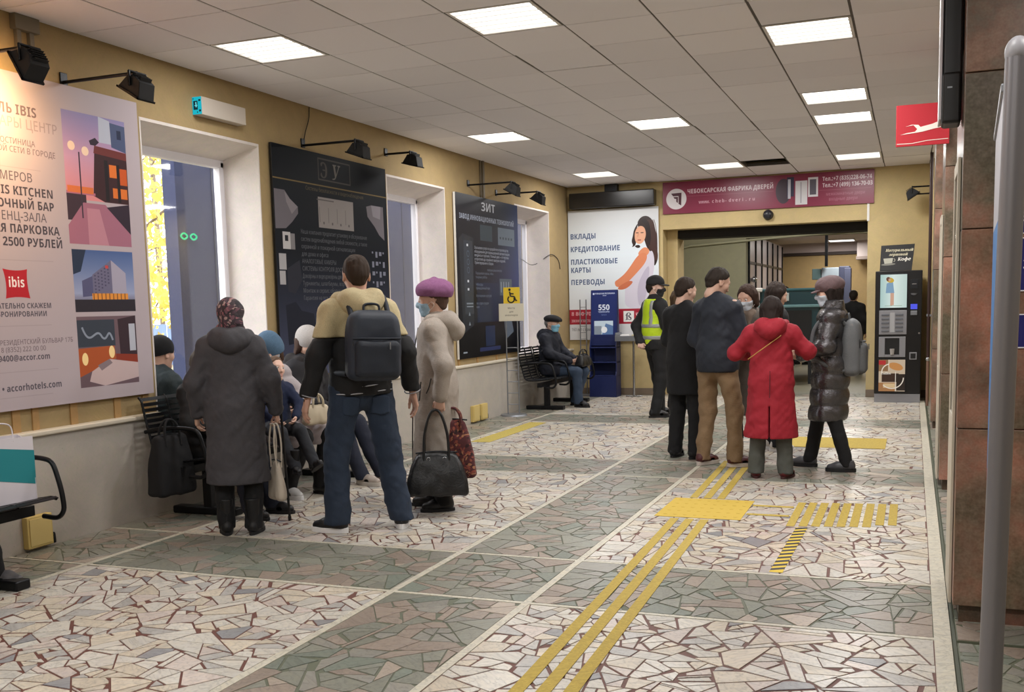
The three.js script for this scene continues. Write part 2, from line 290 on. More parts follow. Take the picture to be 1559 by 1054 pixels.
    const geo = new THREE.BufferGeometry(); geo.setAttribute('position', new THREE.Float32BufferAttribute(pos, 3)); geo.setAttribute('color', new THREE.Float32BufferAttribute(col, 3)); geo.setAttribute('uv', new THREE.Float32BufferAttribute(uv, 2)); geo.computeVertexNormals(); return geo;
  }
  const stoneMat = std(0xffffff, 0.3, { vertexColors: true, map: veinTex }), bandMat = std(0xffffff, 0.34, { vertexColors: true, map: veinTex });
  for (const s of polys) { const r = camRow(s.x, s.z); s.size = r && r[0] > -60 && r[0] < PX + 60 && s.z < -3.2 ? s.a / Math.pow(r[1], 3) : -1; }
  for (const g of [0, 1]) {
    const list = polys.filter((s) => s.g === g).sort((a, b) => b.size - a.size), name = g ? 'green_stone' : 'marble_stone';
    list.slice(0, 295).forEach((s) => { const q = stoneGeo(s); q.translate(-s.x, 0, -s.z); part(name, q, g ? bandMat : stoneMat, floor, [s.x, 0, s.z]); });
    const m = part(g ? 'green_stone_paving' : 'marble_paving', list.slice(295).map(stoneGeo), g ? bandMat : stoneMat, floor); m.userData.kind = 'stuff';
  }
  const strip = std(sRGB(212, 206, 188), 0.4, { map: veinTex });
  for (const x of PXL) part('divider_strip', box(x - 0.020, x + 0.020, -0.02, 0.0005, BZ - 0.6, NZ), strip, floor);
  part('kerb_strip', box(0.14, 0.178, -0.02, 0.0008, BZ, NZ), strip, floor);
  for (const [a, b] of PZL) for (const z of [a, b]) if (z > BZ && z < NZ) { part('divider_strip', box(WX, PXL[0] - 0.02, -0.02, 0.0004, z - 0.012, z + 0.012), strip, floor); for (let i = 0; i < 3; i++) part('divider_strip', box(PXL[i] + 0.02, PXL[i + 1] - 0.02, -0.02, 0.0004, z - 0.014, z + 0.014), strip, floor); }
}
// ---- granite-clad pillars, slab by slab
const graniteMats = [[1.15, 1.1, 1.08], [0.78, 0.84, 0.76], [1.25, 1.08, 1.02], [1.0, 1.0, 0.94]].map((c) => std(new THREE.Color().setRGB(...c), 0.28, { map: graniteTex }));
const graniteDark = std(new THREE.Color(0.55, 0.45, 0.4), 0.5, { map: graniteTex });
[[-4.85, 0.19], [-8.22, 0.205], [-12.1, 0.205]].forEach(([z, x], n) => {
  const g = struct('pillar_' + (n + 1)), w = 0.78, d = 0.72, ys = [0.075, 0.87, 1.73, 2.38, CZ], tones = n ? [0, 3, 0, 3] : [2, 2, 0, 1];
  part('core', box(x + 0.025, x + w - 0.025, -0.02, CZ + 0.2, z - d + 0.025, z - 0.025), graniteDark, g);
  for (let i = 0; i < 4; i++) {
    const y0 = ys[i] + 0.002, y1 = ys[i + 1] - 0.002, o = i * 0.37 + n * 0.71;
    const shift = (q) => { const u = q.attributes.uv; for (let k = 0; k < u.count; k++) u.setXY(k, u.getX(k) * 0.55 + o, u.getY(k) * 0.55 + o * 1.7); return q; };
    part('granite_slab', shift(box(x, x + w, y0, y1, z - 0.024, z, 0.004)), graniteMats[tones[i]], g);
    part('granite_slab', shift(box(x, x + 0.024, y0, y1, z - d, z - 0.025, 0.004)), graniteMats[tones[(i + 1) % 4]], g);
    part('granite_slab', shift(box(x + w - 0.024, x + w, y0, y1, z - d, z - 0.025, 0.004)), graniteMats[tones[i]], g);
    part('granite_slab', shift(box(x, x + w, y0, y1, z - d - 0.024, z - d, 0.004)), graniteMats[tones[i]], g);
  }
});
// ================================================================== BODY MODELLING (distance fields meshed by surface nets)
const cap = (a, b, ra, rb = ra, fz = 1, fx = 1) => ({ a, b, ra, rb, fz, fx });
const sph = (c, r, fx = 1, fz = 1, fy = 1) => ({ a: c, b: c, ra: r, rb: r, fz, fx, fy });
function field(prims, k = 0.03) {
  const P = prims.map((p) => {
    const sx = 1 / p.fx, sz = 1 / p.fz, sy = 1 / (p.fy ?? 1), ax = p.a[0] * sx, ay = p.a[1] * sy, az = p.a[2] * sz, ux = p.b[0] * sx - ax, uy = p.b[1] * sy - ay, uz = p.b[2] * sz - az;
    return { ax, ay, az, ux, uy, uz, sx, sy, sz, L: ux * ux + uy * uy + uz * uz, ra: p.ra, dr: p.rb - p.ra, m: Math.min(1, p.fx, p.fz, p.fy ?? 1), neg: p.neg, k: p.k ?? k };
  });
  return (x, y, z) => {
    let d = 1e3;
    for (const p of P) {
      const X = x * p.sx - p.ax, Y = y * p.sy - p.ay, Z = z * p.sz - p.az;
      const t = p.L > 1e-9 ? clamp((X * p.ux + Y * p.uy + Z * p.uz) / p.L, 0, 1) : 0;
      const ex = X - p.ux * t, ey = Y - p.uy * t, ez = Z - p.uz * t;
      let e = (Math.sqrt(ex * ex + ey * ey + ez * ez) - p.ra - p.dr * t) * p.m;
      if (p.neg) { e = -e; const h = Math.max(p.k - Math.abs(d - e), 0) / p.k; d = Math.max(d, e) + h * h * p.k / 4; }
      else { const h = Math.max(p.k - Math.abs(d - e), 0) / p.k; d = Math.min(d, e) - h * h * p.k / 4; }
    }
    return d;
  };
}
function bounds(prims, pad) {
  const lo = [9, 9, 9], hi = [-9, -9, -9];
  for (const p of prims) if (!p.neg) for (const [c, r] of [[p.a, p.ra], [p.b, p.rb]]) { const s = [p.fx, p.fy ?? 1, p.fz]; for (let i = 0; i < 3; i++) { lo[i] = Math.min(lo[i], c[i] - r * s[i] - pad); hi[i] = Math.max(hi[i], c[i] + r * s[i] + pad); } }
  return [lo, hi];
}
function netMesh(f, lo, hi, h) {
  const nx = Math.ceil((hi[0] - lo[0]) / h) + 2, ny = Math.ceil((hi[1] - lo[1]) / h) + 2, nzz = Math.ceil((hi[2] - lo[2]) / h) + 2;
  const G = new Float32Array(nx * ny * nzz), B = 5, at = (i, j, k) => (k * ny + j) * nx + i, reach = h * B * 0.9 + h;
  for (let k0 = 0; k0 < nzz; k0 += B) for (let j0 = 0; j0 < ny; j0 += B) for (let i0 = 0; i0 < nx; i0 += B) {
    const dc = f(lo[0] + (i0 + B / 2 - 0.5) * h, lo[1] + (j0 + B / 2 - 0.5) * h, lo[2] + (k0 + B / 2 - 0.5) * h), skip = Math.abs(dc) > reach * 1.4;
    for (let k = k0; k < Math.min(k0 + B, nzz); k++) for (let j = j0; j < Math.min(j0 + B, ny); j++) for (let i = i0; i < Math.min(i0 + B, nx); i++) G[at(i, j, k)] = skip ? dc : f(lo[0] + i * h, lo[1] + j * h, lo[2] + k * h);
  }
  const id = new Int32Array(nx * ny * nzz).fill(-1), pos = [], idx = [];
  const E = [[0, 1], [0, 2], [0, 4], [1, 3], [1, 5], [2, 3], [2, 6], [3, 7], [4, 5], [4, 6], [5, 7], [6, 7]], val = new Float32Array(8);
  for (let k = 0; k < nzz - 1; k++) for (let j = 0; j < ny - 1; j++) for (let i = 0; i < nx - 1; i++) {
    let mask = 0; for (let c = 0; c < 8; c++) { val[c] = G[at(i + (c & 1), j + ((c >> 1) & 1), k + (c >> 2))]; if (val[c] < 0) mask |= 1 << c; }
    if (mask === 0 || mask === 255) continue;
    let sx = 0, sy = 0, sz = 0, n = 0;
    for (const [a, b] of E) if ((val[a] < 0) !== (val[b] < 0)) { const t = val[a] / (val[a] - val[b]); sx += (a & 1) + ((b & 1) - (a & 1)) * t; sy += ((a >> 1) & 1) + (((b >> 1) & 1) - ((a >> 1) & 1)) * t; sz += (a >> 2) + ((b >> 2) - (a >> 2)) * t; n++; }
    id[at(i, j, k)] = pos.length / 3; pos.push(lo[0] + (i + sx / n) * h, lo[1] + (j + sy / n) * h, lo[2] + (k + sz / n) * h);
  }
  const quad = (a, b, c, d, flip) => { if (a < 0 || b < 0 || c < 0 || d < 0) return; if (flip) idx.push(a, b, c, a, c, d); else idx.push(a, c, b, a, d, c); };
  for (let k = 1; k < nzz - 1; k++) for (let j = 1; j < ny - 1; j++) for (let i = 1; i < nx - 1; i++) {
    const s = G[at(i, j, k)] < 0;
    if (s !== (G[at(i + 1, j, k)] < 0)) quad(id[at(i, j - 1, k - 1)], id[at(i, j, k - 1)], id[at(i, j, k)], id[at(i, j - 1, k)], s);
    if (s !== (G[at(i, j + 1, k)] < 0)) quad(id[at(i - 1, j, k - 1)], id[at(i - 1, j, k)], id[at(i, j, k)], id[at(i, j, k - 1)], s);
    if (s !== (G[at(i, j, k + 1)] < 0)) quad(id[at(i - 1, j - 1, k)], id[at(i, j - 1, k)], id[at(i, j, k)], id[at(i - 1, j, k)], s);
  }
  const g = new THREE.BufferGeometry(); g.setAttribute('position', new THREE.Float32BufferAttribute(pos, 3)); g.setIndex(idx); g.computeVertexNormals();
  const uv = new Float32Array(pos.length / 3 * 2); for (let i = 0; i < uv.length / 2; i++) { uv[2 * i] = (pos[3 * i] + pos[3 * i + 2] * 0.8) * 4; uv[2 * i + 1] = pos[3 * i + 1] * 4; }
  g.setAttribute('uv', new THREE.BufferAttribute(uv, 2)); return g;
}
// garment: prims joined, optional cuts (functions kept where negative), cloth folds of a given depth
let foldSeed = 1;
function cloth(prims, { k = 0.05, cell = 0.013, fold = 0.006, fy = 1, cuts = [], pad = 0.045 } = {}) {
  const f0 = field(prims, k), sd = foldSeed++ * 7.31;
  const f = (x, y, z) => {
    let d = f0(x, y, z);
    if (fold && d < 0.05 && d > -0.05) d += fold * (0.8 * nz(x * 6 + sd, y * 8 * fy + z * 3, z * 6) + 1.5 * (0.28 - Math.abs(nz(x * 8 + y * 3, y * 9 * fy + x * 6 + sd, z * 8))) + 0.9 * (0.25 - Math.abs(nz(x * 17 + sd, y * 15 * fy - x * 9, z * 17 + y * 5))));
    for (const c of cuts) d = Math.max(d, c(x, y, z));
    return d;
  };
  const [lo, hi] = bounds(prims, pad); return netMesh(f, lo, hi, cell);
}
const below = (y) => (X, Y) => y - Y;                                // keeps what is above y
const above = (y) => (X, Y) => Y - y;                                // keeps what is below y

// ---- skeletons of a 1.72 m figure facing +z, its left side at +x
const L3 = (a, b, t) => [a[0] + (b[0] - a[0]) * t, a[1] + (b[1] - a[1]) * t, a[2] + (b[2] - a[2]) * t];
const add = (a, x, y, z) => [a[0] + x, a[1] + y, a[2] + z];
const STAND = { hipL: [0.09, 0.90, 0], hipR: [-0.09, 0.90, 0], knL: [0.105, 0.49, 0.025], knR: [-0.105, 0.49, 0.025], anL: [0.115, 0.085, -0.02], anR: [-0.115, 0.085, -0.02], ftL: 0.2, ftR: -0.2, pel: [0, 0.95, 0], wai: [0, 1.09, 0.005], che: [0, 1.27, -0.005], nec: [0, 1.45, -0.02], hea: [0, 1.60, 0.015], shL: [0.17, 1.405, -0.012], shR: [-0.17, 1.405, -0.012], elL: [0.225, 1.13, -0.035], elR: [-0.225, 1.13, -0.035], wrL: [0.24, 0.885, 0.05], wrR: [-0.24, 0.885, 0.05] };
const SIT = { hipL: [0.095, 0.53, -0.02], hipR: [-0.095, 0.53, -0.02], knL: [0.12, 0.51, 0.40], knR: [-0.12, 0.51, 0.40], anL: [0.12, 0.085, 0.42], anR: [-0.12, 0.085, 0.42], ftL: 0.15, ftR: -0.15, pel: [0, 0.57, -0.04], wai: [0, 0.70, -0.055], che: [0, 0.88, -0.05], nec: [0, 1.05, -0.045], hea: [0, 1.195, 0.0], shL: [0.17, 1.005, -0.045], shR: [-0.17, 1.005, -0.045], elL: [0.24, 0.76, 0.03], elR: [-0.24, 0.76, 0.03], wrL: [0.1, 0.655, 0.24], wrR: [-0.1, 0.655, 0.24] };

// ---- hand: wrist at the origin, fingers along -y, palm facing +z, thumb on +x
const handCache = new Map();
function handGeo(curl, mirror) {
  const key = curl + (mirror ? 'm' : ''); if (handCache.has(key)) return handCache.get(key);
  const pr = [cap([0, 0.03, 0], [0, -0.02, 0], 0.023, 0.024, 0.72)], kx = [0.029, 0.0095, -0.0105, -0.028], ky = [-0.086, -0.092, -0.087, -0.077], ln = [0.07, 0.08, 0.074, 0.056];
  for (let i = 0; i < 4; i++) {
    pr.push({ ...cap([kx[i] * 0.5, -0.015, 0], [kx[i], ky[i], 0], 0.0145, 0.0125), k: 0.012 });
    let p = [kx[i], ky[i], 0], an = 0.1 + curl * 0.5, sp = kx[i] * 1.8;
    for (const [q, r0, r1] of [[0.44, 0.0095, 0.0088], [0.32, 0.0088, 0.0082], [0.24, 0.0082, 0.0072]]) { const L = ln[i] * q, e = [p[0] + sp * L, p[1] - Math.cos(an) * L, p[2] + Math.sin(an) * L]; pr.push({ ...cap(p, e, r0, r1), k: 0.005 }); p = e; an += curl * (0.75 + i * 0.06); }
  }
  pr.push({ ...cap([0.014, -0.02, 0.004], [0.040, -0.052, 0.014], 0.0165, 0.0125), k: 0.012 }, { ...cap([0.040, -0.052, 0.014], [0.050, -0.080, 0.018 + curl * 0.014], 0.0115, 0.0095), k: 0.005 }, { ...cap([0.050, -0.080, 0.018 + curl * 0.014], [0.048 - curl * 0.012, -0.102, 0.020 + curl * 0.03], 0.0095, 0.0078), k: 0.004 });
  const [lo, hi] = bounds(pr, 0.006), g = netMesh(field(pr, 0.006), lo, hi, 0.0042);
  if (mirror) { g.scale(-1, 1, 1); const ix = g.index.array; for (let i = 0; i < ix.length; i += 3) { const t = ix[i]; ix[i] = ix[i + 1]; ix[i + 1] = t; } g.computeVertexNormals(); }
  handCache.set(key, g); return g;
}
function handMatrix(J, side, o = {}) {
  const el = V(...J['el' + side]), wr = V(...J['wr' + side]), dir = o.dir ? V(...o.dir).normalize() : wr.clone().sub(el).normalize();
  const Y = dir.clone().negate(), s = side === 'L' ? 1 : -1; let thumb = V(...(o.thumb ?? [0, 0.2, 1])); thumb.sub(Y.clone().multiplyScalar(thumb.dot(Y))).normalize();
  const X = thumb.multiplyScalar(s), Z = X.clone().cross(Y);
  return new THREE.Matrix4().makeBasis(X, Y, Z).setPosition(wr);
}
// ---- head in its own frame: centre of the skull at the origin, face towards +z
const HEADP = (big = 1) => [sph([0, 0.032, -0.014], 0.083, 0.9, 1.13, 1.0), sph([0, -0.035, 0.022], 0.07, 0.8, 0.92, 1.08), { ...cap([-0.018, -0.092, 0.055], [0.018, -0.092, 0.055], 0.018), k: 0.03 },
  { ...cap([-0.036, 0.026, 0.066], [0.036, 0.026, 0.066], 0.014), k: 0.02 }, { ...sph([0.042, -0.018, 0.052], 0.022), k: 0.025 }, { ...sph([-0.042, -0.018, 0.052], 0.022), k: 0.025 },
  { ...sph([0.031, 0.008, 0.092], 0.013), neg: true, k: 0.014 }, { ...sph([-0.031, 0.008, 0.092], 0.013), neg: true, k: 0.014 },
  { ...cap([0, 0.014, 0.080], [0, -0.026, 0.099], 0.0085, 0.0125), k: 0.012 }, { ...sph([0.011, -0.031, 0.088], 0.0085), k: 0.008 }, { ...sph([-0.011, -0.031, 0.088], 0.0085), k: 0.008 },
  { ...cap([-0.017, -0.055, 0.079], [0.017, -0.055, 0.079], 0.0072), k: 0.007 }, { ...cap([-0.014, -0.066, 0.078], [0.014, -0.066, 0.078], 0.0078), k: 0.007 },
  { ...sph([0.075, -0.004, -0.012], 0.031, 0.32, 0.6), k: 0.008 }, { ...sph([-0.075, -0.004, -0.012], 0.031, 0.32, 0.6), k: 0.008 }, { ...sph([0.083, -0.002, -0.008], 0.014, 0.5, 0.8), neg: true, k: 0.008 }, { ...sph([-0.083, -0.002, -0.008], 0.014, 0.5, 0.8), neg: true, k: 0.008 }];
const headF = field(HEADP(), 0.03);
const HAIR = {
  short: { k: 0.02, prims: [sph([0, 0.036, -0.016], 0.088, 0.93, 1.14, 1.03), cap([0, -0.03, -0.055], [0, 0.0, -0.06], 0.052, 0.06)], cut: (x, y, z) => Math.max(z - 0.062 + Math.max(0, 0.085 - y) * 0.85, -0.075 - y, Math.abs(x) > 0.066 && y < 0.012 && z > -0.045 ? 0.02 : -1) },
  crop: { k: 0.02, prims: [sph([0, 0.034, -0.016], 0.0855, 0.92, 1.14, 1.03), cap([0, -0.03, -0.053], [0, 0.0, -0.06], 0.05, 0.058)], cut: (x, y, z) => Math.max(z - 0.06 + Math.max(0, 0.085 - y) * 0.9, -0.065 - y, Math.abs(x) > 0.066 && y < 0.014 && z > -0.04 ? 0.02 : -1) },
  bob: { k: 0.03, prims: [sph([0, 0.036, -0.018], 0.090, 0.95, 1.12, 1.04), cap([0.07, 0.02, -0.02], [0.068, -0.085, 0.0], 0.034, 0.03), cap([-0.07, 0.02, -0.02], [-0.068, -0.085, 0.0], 0.034, 0.03), cap([0, 0.0, -0.07], [0, -0.1, -0.062], 0.06, 0.055, 0.8, 1.3)], cut: (x, y, z) => Math.max(z - 0.064 + Math.max(0, 0.07 - y) * 0.42, -0.115 - y) },
  long: { k: 0.03, prims: [sph([0, 0.036, -0.018], 0.091, 0.95, 1.12, 1.04), cap([0.068, 0.03, -0.01], [0.078, -0.15, -0.01], 0.036, 0.03), cap([-0.068, 0.03, -0.01], [-0.078, -0.15, -0.01], 0.036, 0.03), cap([0, 0.0, -0.07], [0, -0.18, -0.07], 0.062, 0.05, 0.7, 1.4)], cut: (x, y, z) => z - 0.066 + Math.max(0, 0.07 - y) * 0.40 },
};
const eyeGeo = (() => { const g = new THREE.SphereGeometry(0.0122, 14, 10), c = [], p = g.attributes.position; for (let i = 0; i < p.count; i++) { const z = p.getZ(i) / 0.0122; c.push(...(z > 0.93 ? [0.01, 0.008, 0.006] : z > 0.82 ? [0.09, 0.055, 0.03] : [0.72, 0.68, 0.64])); } g.setAttribute('color', new THREE.Float32BufferAttribute(c, 3)); return g; })();
const eyeMat = std(0xffffff, 0.25, { vertexColors: true });
const shoeCache = new Map();
function shoeGeo(style) {
  if (shoeCache.has(style)) return shoeCache.get(style);
  const boot = style === 'boot', sneak = style === 'sneaker', sole = sneak ? 0.034 : 0.024;
  const pr = [cap([0, 0.05, -0.055], [0, 0.045, 0.05], 0.043, 0.044, 1), cap([0, 0.042, 0.05], [0, 0.036, 0.115], 0.042, 0.034, 1), cap([0, 0.07, -0.045], [0, boot ? 0.26 : 0.105, -0.042], 0.044, boot ? 0.056 : 0.043)];
  const [lo, hi] = bounds(pr, 0.01), upper = netMesh((() => { const f = field(pr, 0.03); return (x, y, z) => Math.max(f(x, y, z), sole - 0.004 - y, y - (boot ? 0.27 : 0.105)); })(), lo, hi, 0.0075);
  const out = []; for (let i = 0; i < 28; i++) { const a = i / 28 * 2 * Math.PI, c = Math.cos(a), s = Math.sin(a); out.push([c * (0.047 + 0.004 * s) * (s < 0 ? 0.92 : 1), s > 0 ? 0.03 + s * 0.128 : 0.03 + s * 0.135]); }
  const sg = extrude(out.map((p) => [p[0], -p[1]]), sole - 0.004, 0.002); sg.rotateX(-Math.PI / 2); sg.computeVertexNormals(); sg.translate(0, 0.002, 0);
  const r = { upper, sole: sg }; shoeCache.set(style, r); return r;
}
const clothMat = (c, rough = 0.85, o = {}) => new THREE.MeshPhysicalMaterial({ color: c, roughness: rough, map: fabricTone, bumpMap: fabricBump, bumpScale: 0.0006, ...o });
const lean = (J, rx, rz = 0, ry = 0) => {                             // bends and turns everything above the pelvis
  const m = new THREE.Matrix4().makeRotationFromEuler(new THREE.Euler(rx, ry, rz, 'YXZ')), p = V(...J.pel), o = { ...J };
  for (const k of ['wai', 'che', 'nec', 'hea', 'shL', 'shR', 'elL', 'elR', 'wrL', 'wrR']) o[k] = V(...J[k]).sub(p).applyMatrix4(m).add(p).toArray(); return o;
};
// person(o): o.at [x, z, y], o.turn, o.h, o.J joints, o.head [pitch, yaw, roll], o.hair, o.skin, o.wear(J, root, dress) adds clothes
function person(o) {
  const root = thing('person', o.label, 'person', [o.at[0], o.at[2] ?? 0, o.at[1]], o.turn), s = (o.h ?? 1.72) / 1.72; root.scale.setScalar(s);
  const J = { ...(o.sit ? SIT : STAND), ...(o.J ?? {}) }; const JJ = o.lean ? lean(J, ...o.lean) : J;
  const hs = o.headSize ?? 1.07, hm = new THREE.Matrix4().makeRotationFromEuler(new THREE.Euler(...(o.head ?? [0, 0, 0]), 'YXZ')).setPosition(...JJ.hea).multiply(new THREE.Matrix4().makeScale(hs, hs, hs));
  const b = o.thin ?? 1, nb = JJ.nec, pr = [cap(JJ.pel, JJ.wai, 0.115 * b, 0.10 * b, 0.8), cap(JJ.wai, JJ.che, 0.10 * b, 0.12 * b, 0.75), cap(JJ.shL, JJ.shR, 0.05), cap(add(JJ.che, 0, 0.03, 0), add(nb, 0, -0.02, 0), 0.10 * b, 0.055), cap(nb, L3(nb, JJ.hea, 0.6), 0.05, 0.047)];
  for (const q of ['L', 'R']) pr.push(cap(JJ['sh' + q], JJ['el' + q], 0.044, 0.036), cap(JJ['el' + q], JJ['wr' + q], 0.036, 0.024), cap(JJ['hip' + q], JJ['kn' + q], 0.074, 0.05), cap(JJ['kn' + q], JJ['an' + q], 0.05, 0.034));
  const [lo, hi] = bounds(pr, 0.03), bodyG = netMesh(field(pr, 0.035), lo, hi, 0.017);
  const skull = netMesh(field([...HEADP(), { ...cap([0, -0.05, -0.022], [0, -0.115, -0.03], 0.05, 0.05), k: 0.03 }], 0.03), [-0.105, -0.17, -0.13], [0.105, 0.135, 0.13], 0.0055);
  const skin = o.skin ?? [0.56, 0.34, 0.25], tint = (g, head) => { const p = g.attributes.position, c = new Float32Array(p.count * 3); for (let i = 0; i < p.count; i++) { let k = skin; if (head) { const x = p.getX(i), y = p.getY(i), z = p.getZ(i); if (z > 0.074 && y < -0.047 && y > -0.075 && Math.abs(x) < 0.026) k = [skin[0] * 0.8, skin[1] * 0.52, skin[2] * 0.52]; } c.set(k, i * 3); } g.setAttribute('color', new THREE.BufferAttribute(c, 3)); return g; };
  tint(skull, true); skull.applyMatrix4(hm);
  const bits = [tint(bodyG), skull];
  if (!o.noHands) for (const q of ['L', 'R']) { if (o['noHand' + q]) continue; const g = handGeo(o['curl' + q] ?? o.curl ?? 0.55, q === 'R').clone(); g.applyMatrix4(handMatrix(JJ, q, o['hand' + q])); bits.push(tint(g)); }
  part('body', bits, o.skinMat ?? skinMat, root);
  if (!o.noFace) {
    for (const e of [-1, 1]) { const g = eyeGeo.clone(); g.translate(e * 0.031, 0.007, 0.073); g.applyMatrix4(hm); part('eye', g, eyeMat, root); }
    const bg = [-1, 1].map((e) => tube([[e * 0.014, 0.024, 0.0815], [e * 0.032, 0.030, 0.077], [e * 0.048, 0.024, 0.064]], 0.0032, 6)); const em = std(new THREE.Color(...(o.hairCol ?? [0.03, 0.02, 0.015])).multiplyScalar(0.8), 0.8); for (const g of bg) { g.applyMatrix4(hm); part('eyebrow', g, em, root); }
  }
  const D = {
    J: JJ, root, hm,
    put(name, geo, mat, label) { const m = part(name, geo, mat, root); if (label) m.userData.label = label; return m; },
    onHead(name, prims, mat, { k = 0.02, cuts = [], cell = 0.006, fold = 0.0015, label } = {}) { const g = cloth(prims, { k, cell, fold, cuts, pad: 0.02 }); g.applyMatrix4(hm); return D.put(name, g, mat, label); },
    headGeo(name, g, mat, label) { g = Array.isArray(g) ? mergeAll(g) : g; g.applyMatrix4(hm); return D.put(name, g, mat, label); },
    hair(style, col) {
      const H = HAIR[style], f0 = field(H.prims, H.k), sd = foldSeed++ * 5.3, [lo, hi] = bounds(H.prims, 0.02);
      const f = (x, y, z) => { let d = f0(x, y, z); const c = H.cut(x, y, z) + 0.006 * nz(x * 40 + sd, y * 22, z * 40); if (Math.abs(d) < 0.03) d += 0.0045 * nz(x * 70 + sd, y * 12, z * 70) + 0.004 * nz(x * 22, y * 9 + sd, z * 22); const k = 0.016, h = Math.max(k - Math.abs(d - c), 0) / k; return Math.max(d, c) + h * h * k / 4; };
      const g = netMesh(f, lo, hi, 0.0052); g.applyMatrix4(hm); return D.put('hair', g, new THREE.MeshPhysicalMaterial({ color: new THREE.Color(...col), roughness: 0.7, specularIntensity: 0.35 }));
    },
    mask(col, label) {
      const f = (x, y, z) => Math.max(headF(x, y, z) - 0.0065, y + 0.016 - Math.max(0, z - 0.07) * 0.5, -0.108 - y, -(z - 0.012 - Math.abs(y + 0.06) * 0.35));
      const g = netMesh(f, [-0.085, -0.125, 0], [0.085, 0.01, 0.13], 0.005); g.applyMatrix4(hm);
      const m = D.put('face_mask', g, clothMat(new THREE.Color(...col), 0.8), label); for (const e of [-1, 1]) { const g = tube([[e * 0.062, -0.03, 0.03], [e * 0.078, -0.008, -0.005], [e * 0.082, -0.03, -0.02], [e * 0.064, -0.08, 0.028]], 0.0014, 5); g.applyMatrix4(hm); part('ear_loop', g, M.white, m); } return m;
    },
    trousers(col, { r = 1, cuff = 0.045, seatR = 0.135, fold = 0.008, rough = 0.85, cell = 0.013, top, flare = 1 } = {}) {
      const p = [cap(add(JJ.pel, 0, top ?? 0.03, 0), add(JJ.pel, 0, -0.05, -0.005), 0.118 * b, seatR, 0.82)];
      for (const q of ['L', 'R']) p.push(cap(JJ['hip' + q], JJ['kn' + q], 0.093 * r, 0.072 * r), cap(JJ['kn' + q], add(JJ['an' + q], 0, -0.03, 0), 0.072 * r, 0.062 * r * flare));
      return D.put('trousers', cloth(p, { k: 0.035, fold, cell, cuts: [below(cuff), ...(o.sit ? [] : [])] }), clothMat(col, rough));
    },
    shoes(style, col, soleCol, only) {
      const G = shoeGeo(style), mu = std(col, 0.45), ms = std(soleCol, 0.7);
      for (const q of only ?? ['L', 'R']) { const m = part('shoe', G.upper, mu, root), a = JJ['an' + q], ang = JJ['ft' + q]; m.position.set(a[0] + Math.sin(ang) * 0.03, a[1] - 0.085, a[2] + Math.cos(ang) * 0.03); m.rotation.set(JJ['tip' + q] ?? 0, ang, 0, 'YXZ'); part('sole', G.sole, ms, m); }
    },
    torso(infl = 0, hem = 0, flare = 1) {                             // prims of a coat: shoulders, chest, waist, hips and a skirt to the hem height
      const sl = (q) => { const d = V(...JJ.che).sub(V(...JJ.nec)).normalize().multiplyScalar(0.028).toArray(); return [JJ['sh' + q][0] * 1 - (JJ['sh' + q][0] - JJ.nec[0]) * 0.12 + d[0], JJ['sh' + q][1] + d[1], JJ['sh' + q][2] - (JJ['sh' + q][2] - JJ.nec[2]) * 0.12 + d[2]]; }; const p = [cap(sl('L'), sl('R'), 0.055 + infl * 0.55), cap(sl('L'), add(JJ.nec, 0, 0.0, 0), 0.05 + infl * 0.5, 0.055), cap(sl('R'), add(JJ.nec, 0, 0.0, 0), 0.05 + infl * 0.5, 0.055), cap(add(JJ.che, 0, 0.05, 0), JJ.wai, 0.145 * b + infl, 0.138 * b + infl, 0.74), cap(JJ.wai, add(JJ.pel, 0, -0.02, 0), 0.138 * b + infl, 0.155 * b + infl, 0.78), cap(add(JJ.nec, 0, -0.05, 0.005), add(JJ.nec, 0, 0.0, 0), 0.09, 0.062, 0.9)];
      if (hem) p.push(cap(add(JJ.pel, 0, -0.02, 0), [JJ.pel[0] * 0.5 + (JJ.anL[0] + JJ.anR[0]) * 0.25, hem - 0.1, (JJ.knL[2] + JJ.knR[2]) * 0.4], 0.155 * b + infl, (0.19 + infl) * flare, 0.8));
      return p;
    },
    sleeves(r = 1, only = ['L', 'R'], short = 0.02) { const p = []; for (const q of only) { const a = JJ['sh' + q], d = V(...JJ.che).sub(V(...JJ.nec)).normalize().multiplyScalar(0.035).toArray(); p.push(cap([a[0] - (a[0] - JJ.nec[0]) * 0.06 + d[0], a[1] + d[1], a[2] + d[2]], JJ['el' + q], 0.062 * r, 0.055 * r), cap(JJ['el' + q], L3(JJ['el' + q], JJ['wr' + q], 1 - short), 0.055 * r, 0.045 * r)); } return p; },
    legsOver(r = 1, to = 0.85) { const p = []; for (const q of ['L', 'R']) p.push(cap(JJ['hip' + q], L3(JJ['hip' + q], JJ['kn' + q], to), 0.12 * r, 0.11 * r)); return p; },
    hood(mat, r = 0.052, drop = 0.05, w = 0.11) { const n = JJ.nec; return D.put('hood', cloth([cap(add(n, -w, 0.0, 0.03), add(n, -w * 0.6, 0.0, -0.085), r * 0.9, r), cap(add(n, -w * 0.6, 0.0, -0.085), add(n, 0, -drop, -0.13), r, r * 1.15), cap(add(n, 0, -drop, -0.13), add(n, w * 0.6, 0, -0.085), r * 1.15, r), cap(add(n, w * 0.6, 0, -0.085), add(n, w, 0.0, 0.03), r, r * 0.9), cap(add(n, -w * 0.5, -0.02, -0.09), add(n, w * 0.5, -0.02, -0.09), r)], { k: 0.05, fold: 0.008, cell: 0.012 }), mat); },
    world(p) { return V(...p).multiplyScalar(s).applyAxisAngle(V(0, 1, 0), o.turn ?? 0).add(root.position).toArray(); }, s, turn: o.turn ?? 0,
  };
  o.wear(D); return D;
}
const skinMat = std(0xffffff, 0.55, { vertexColors: true });
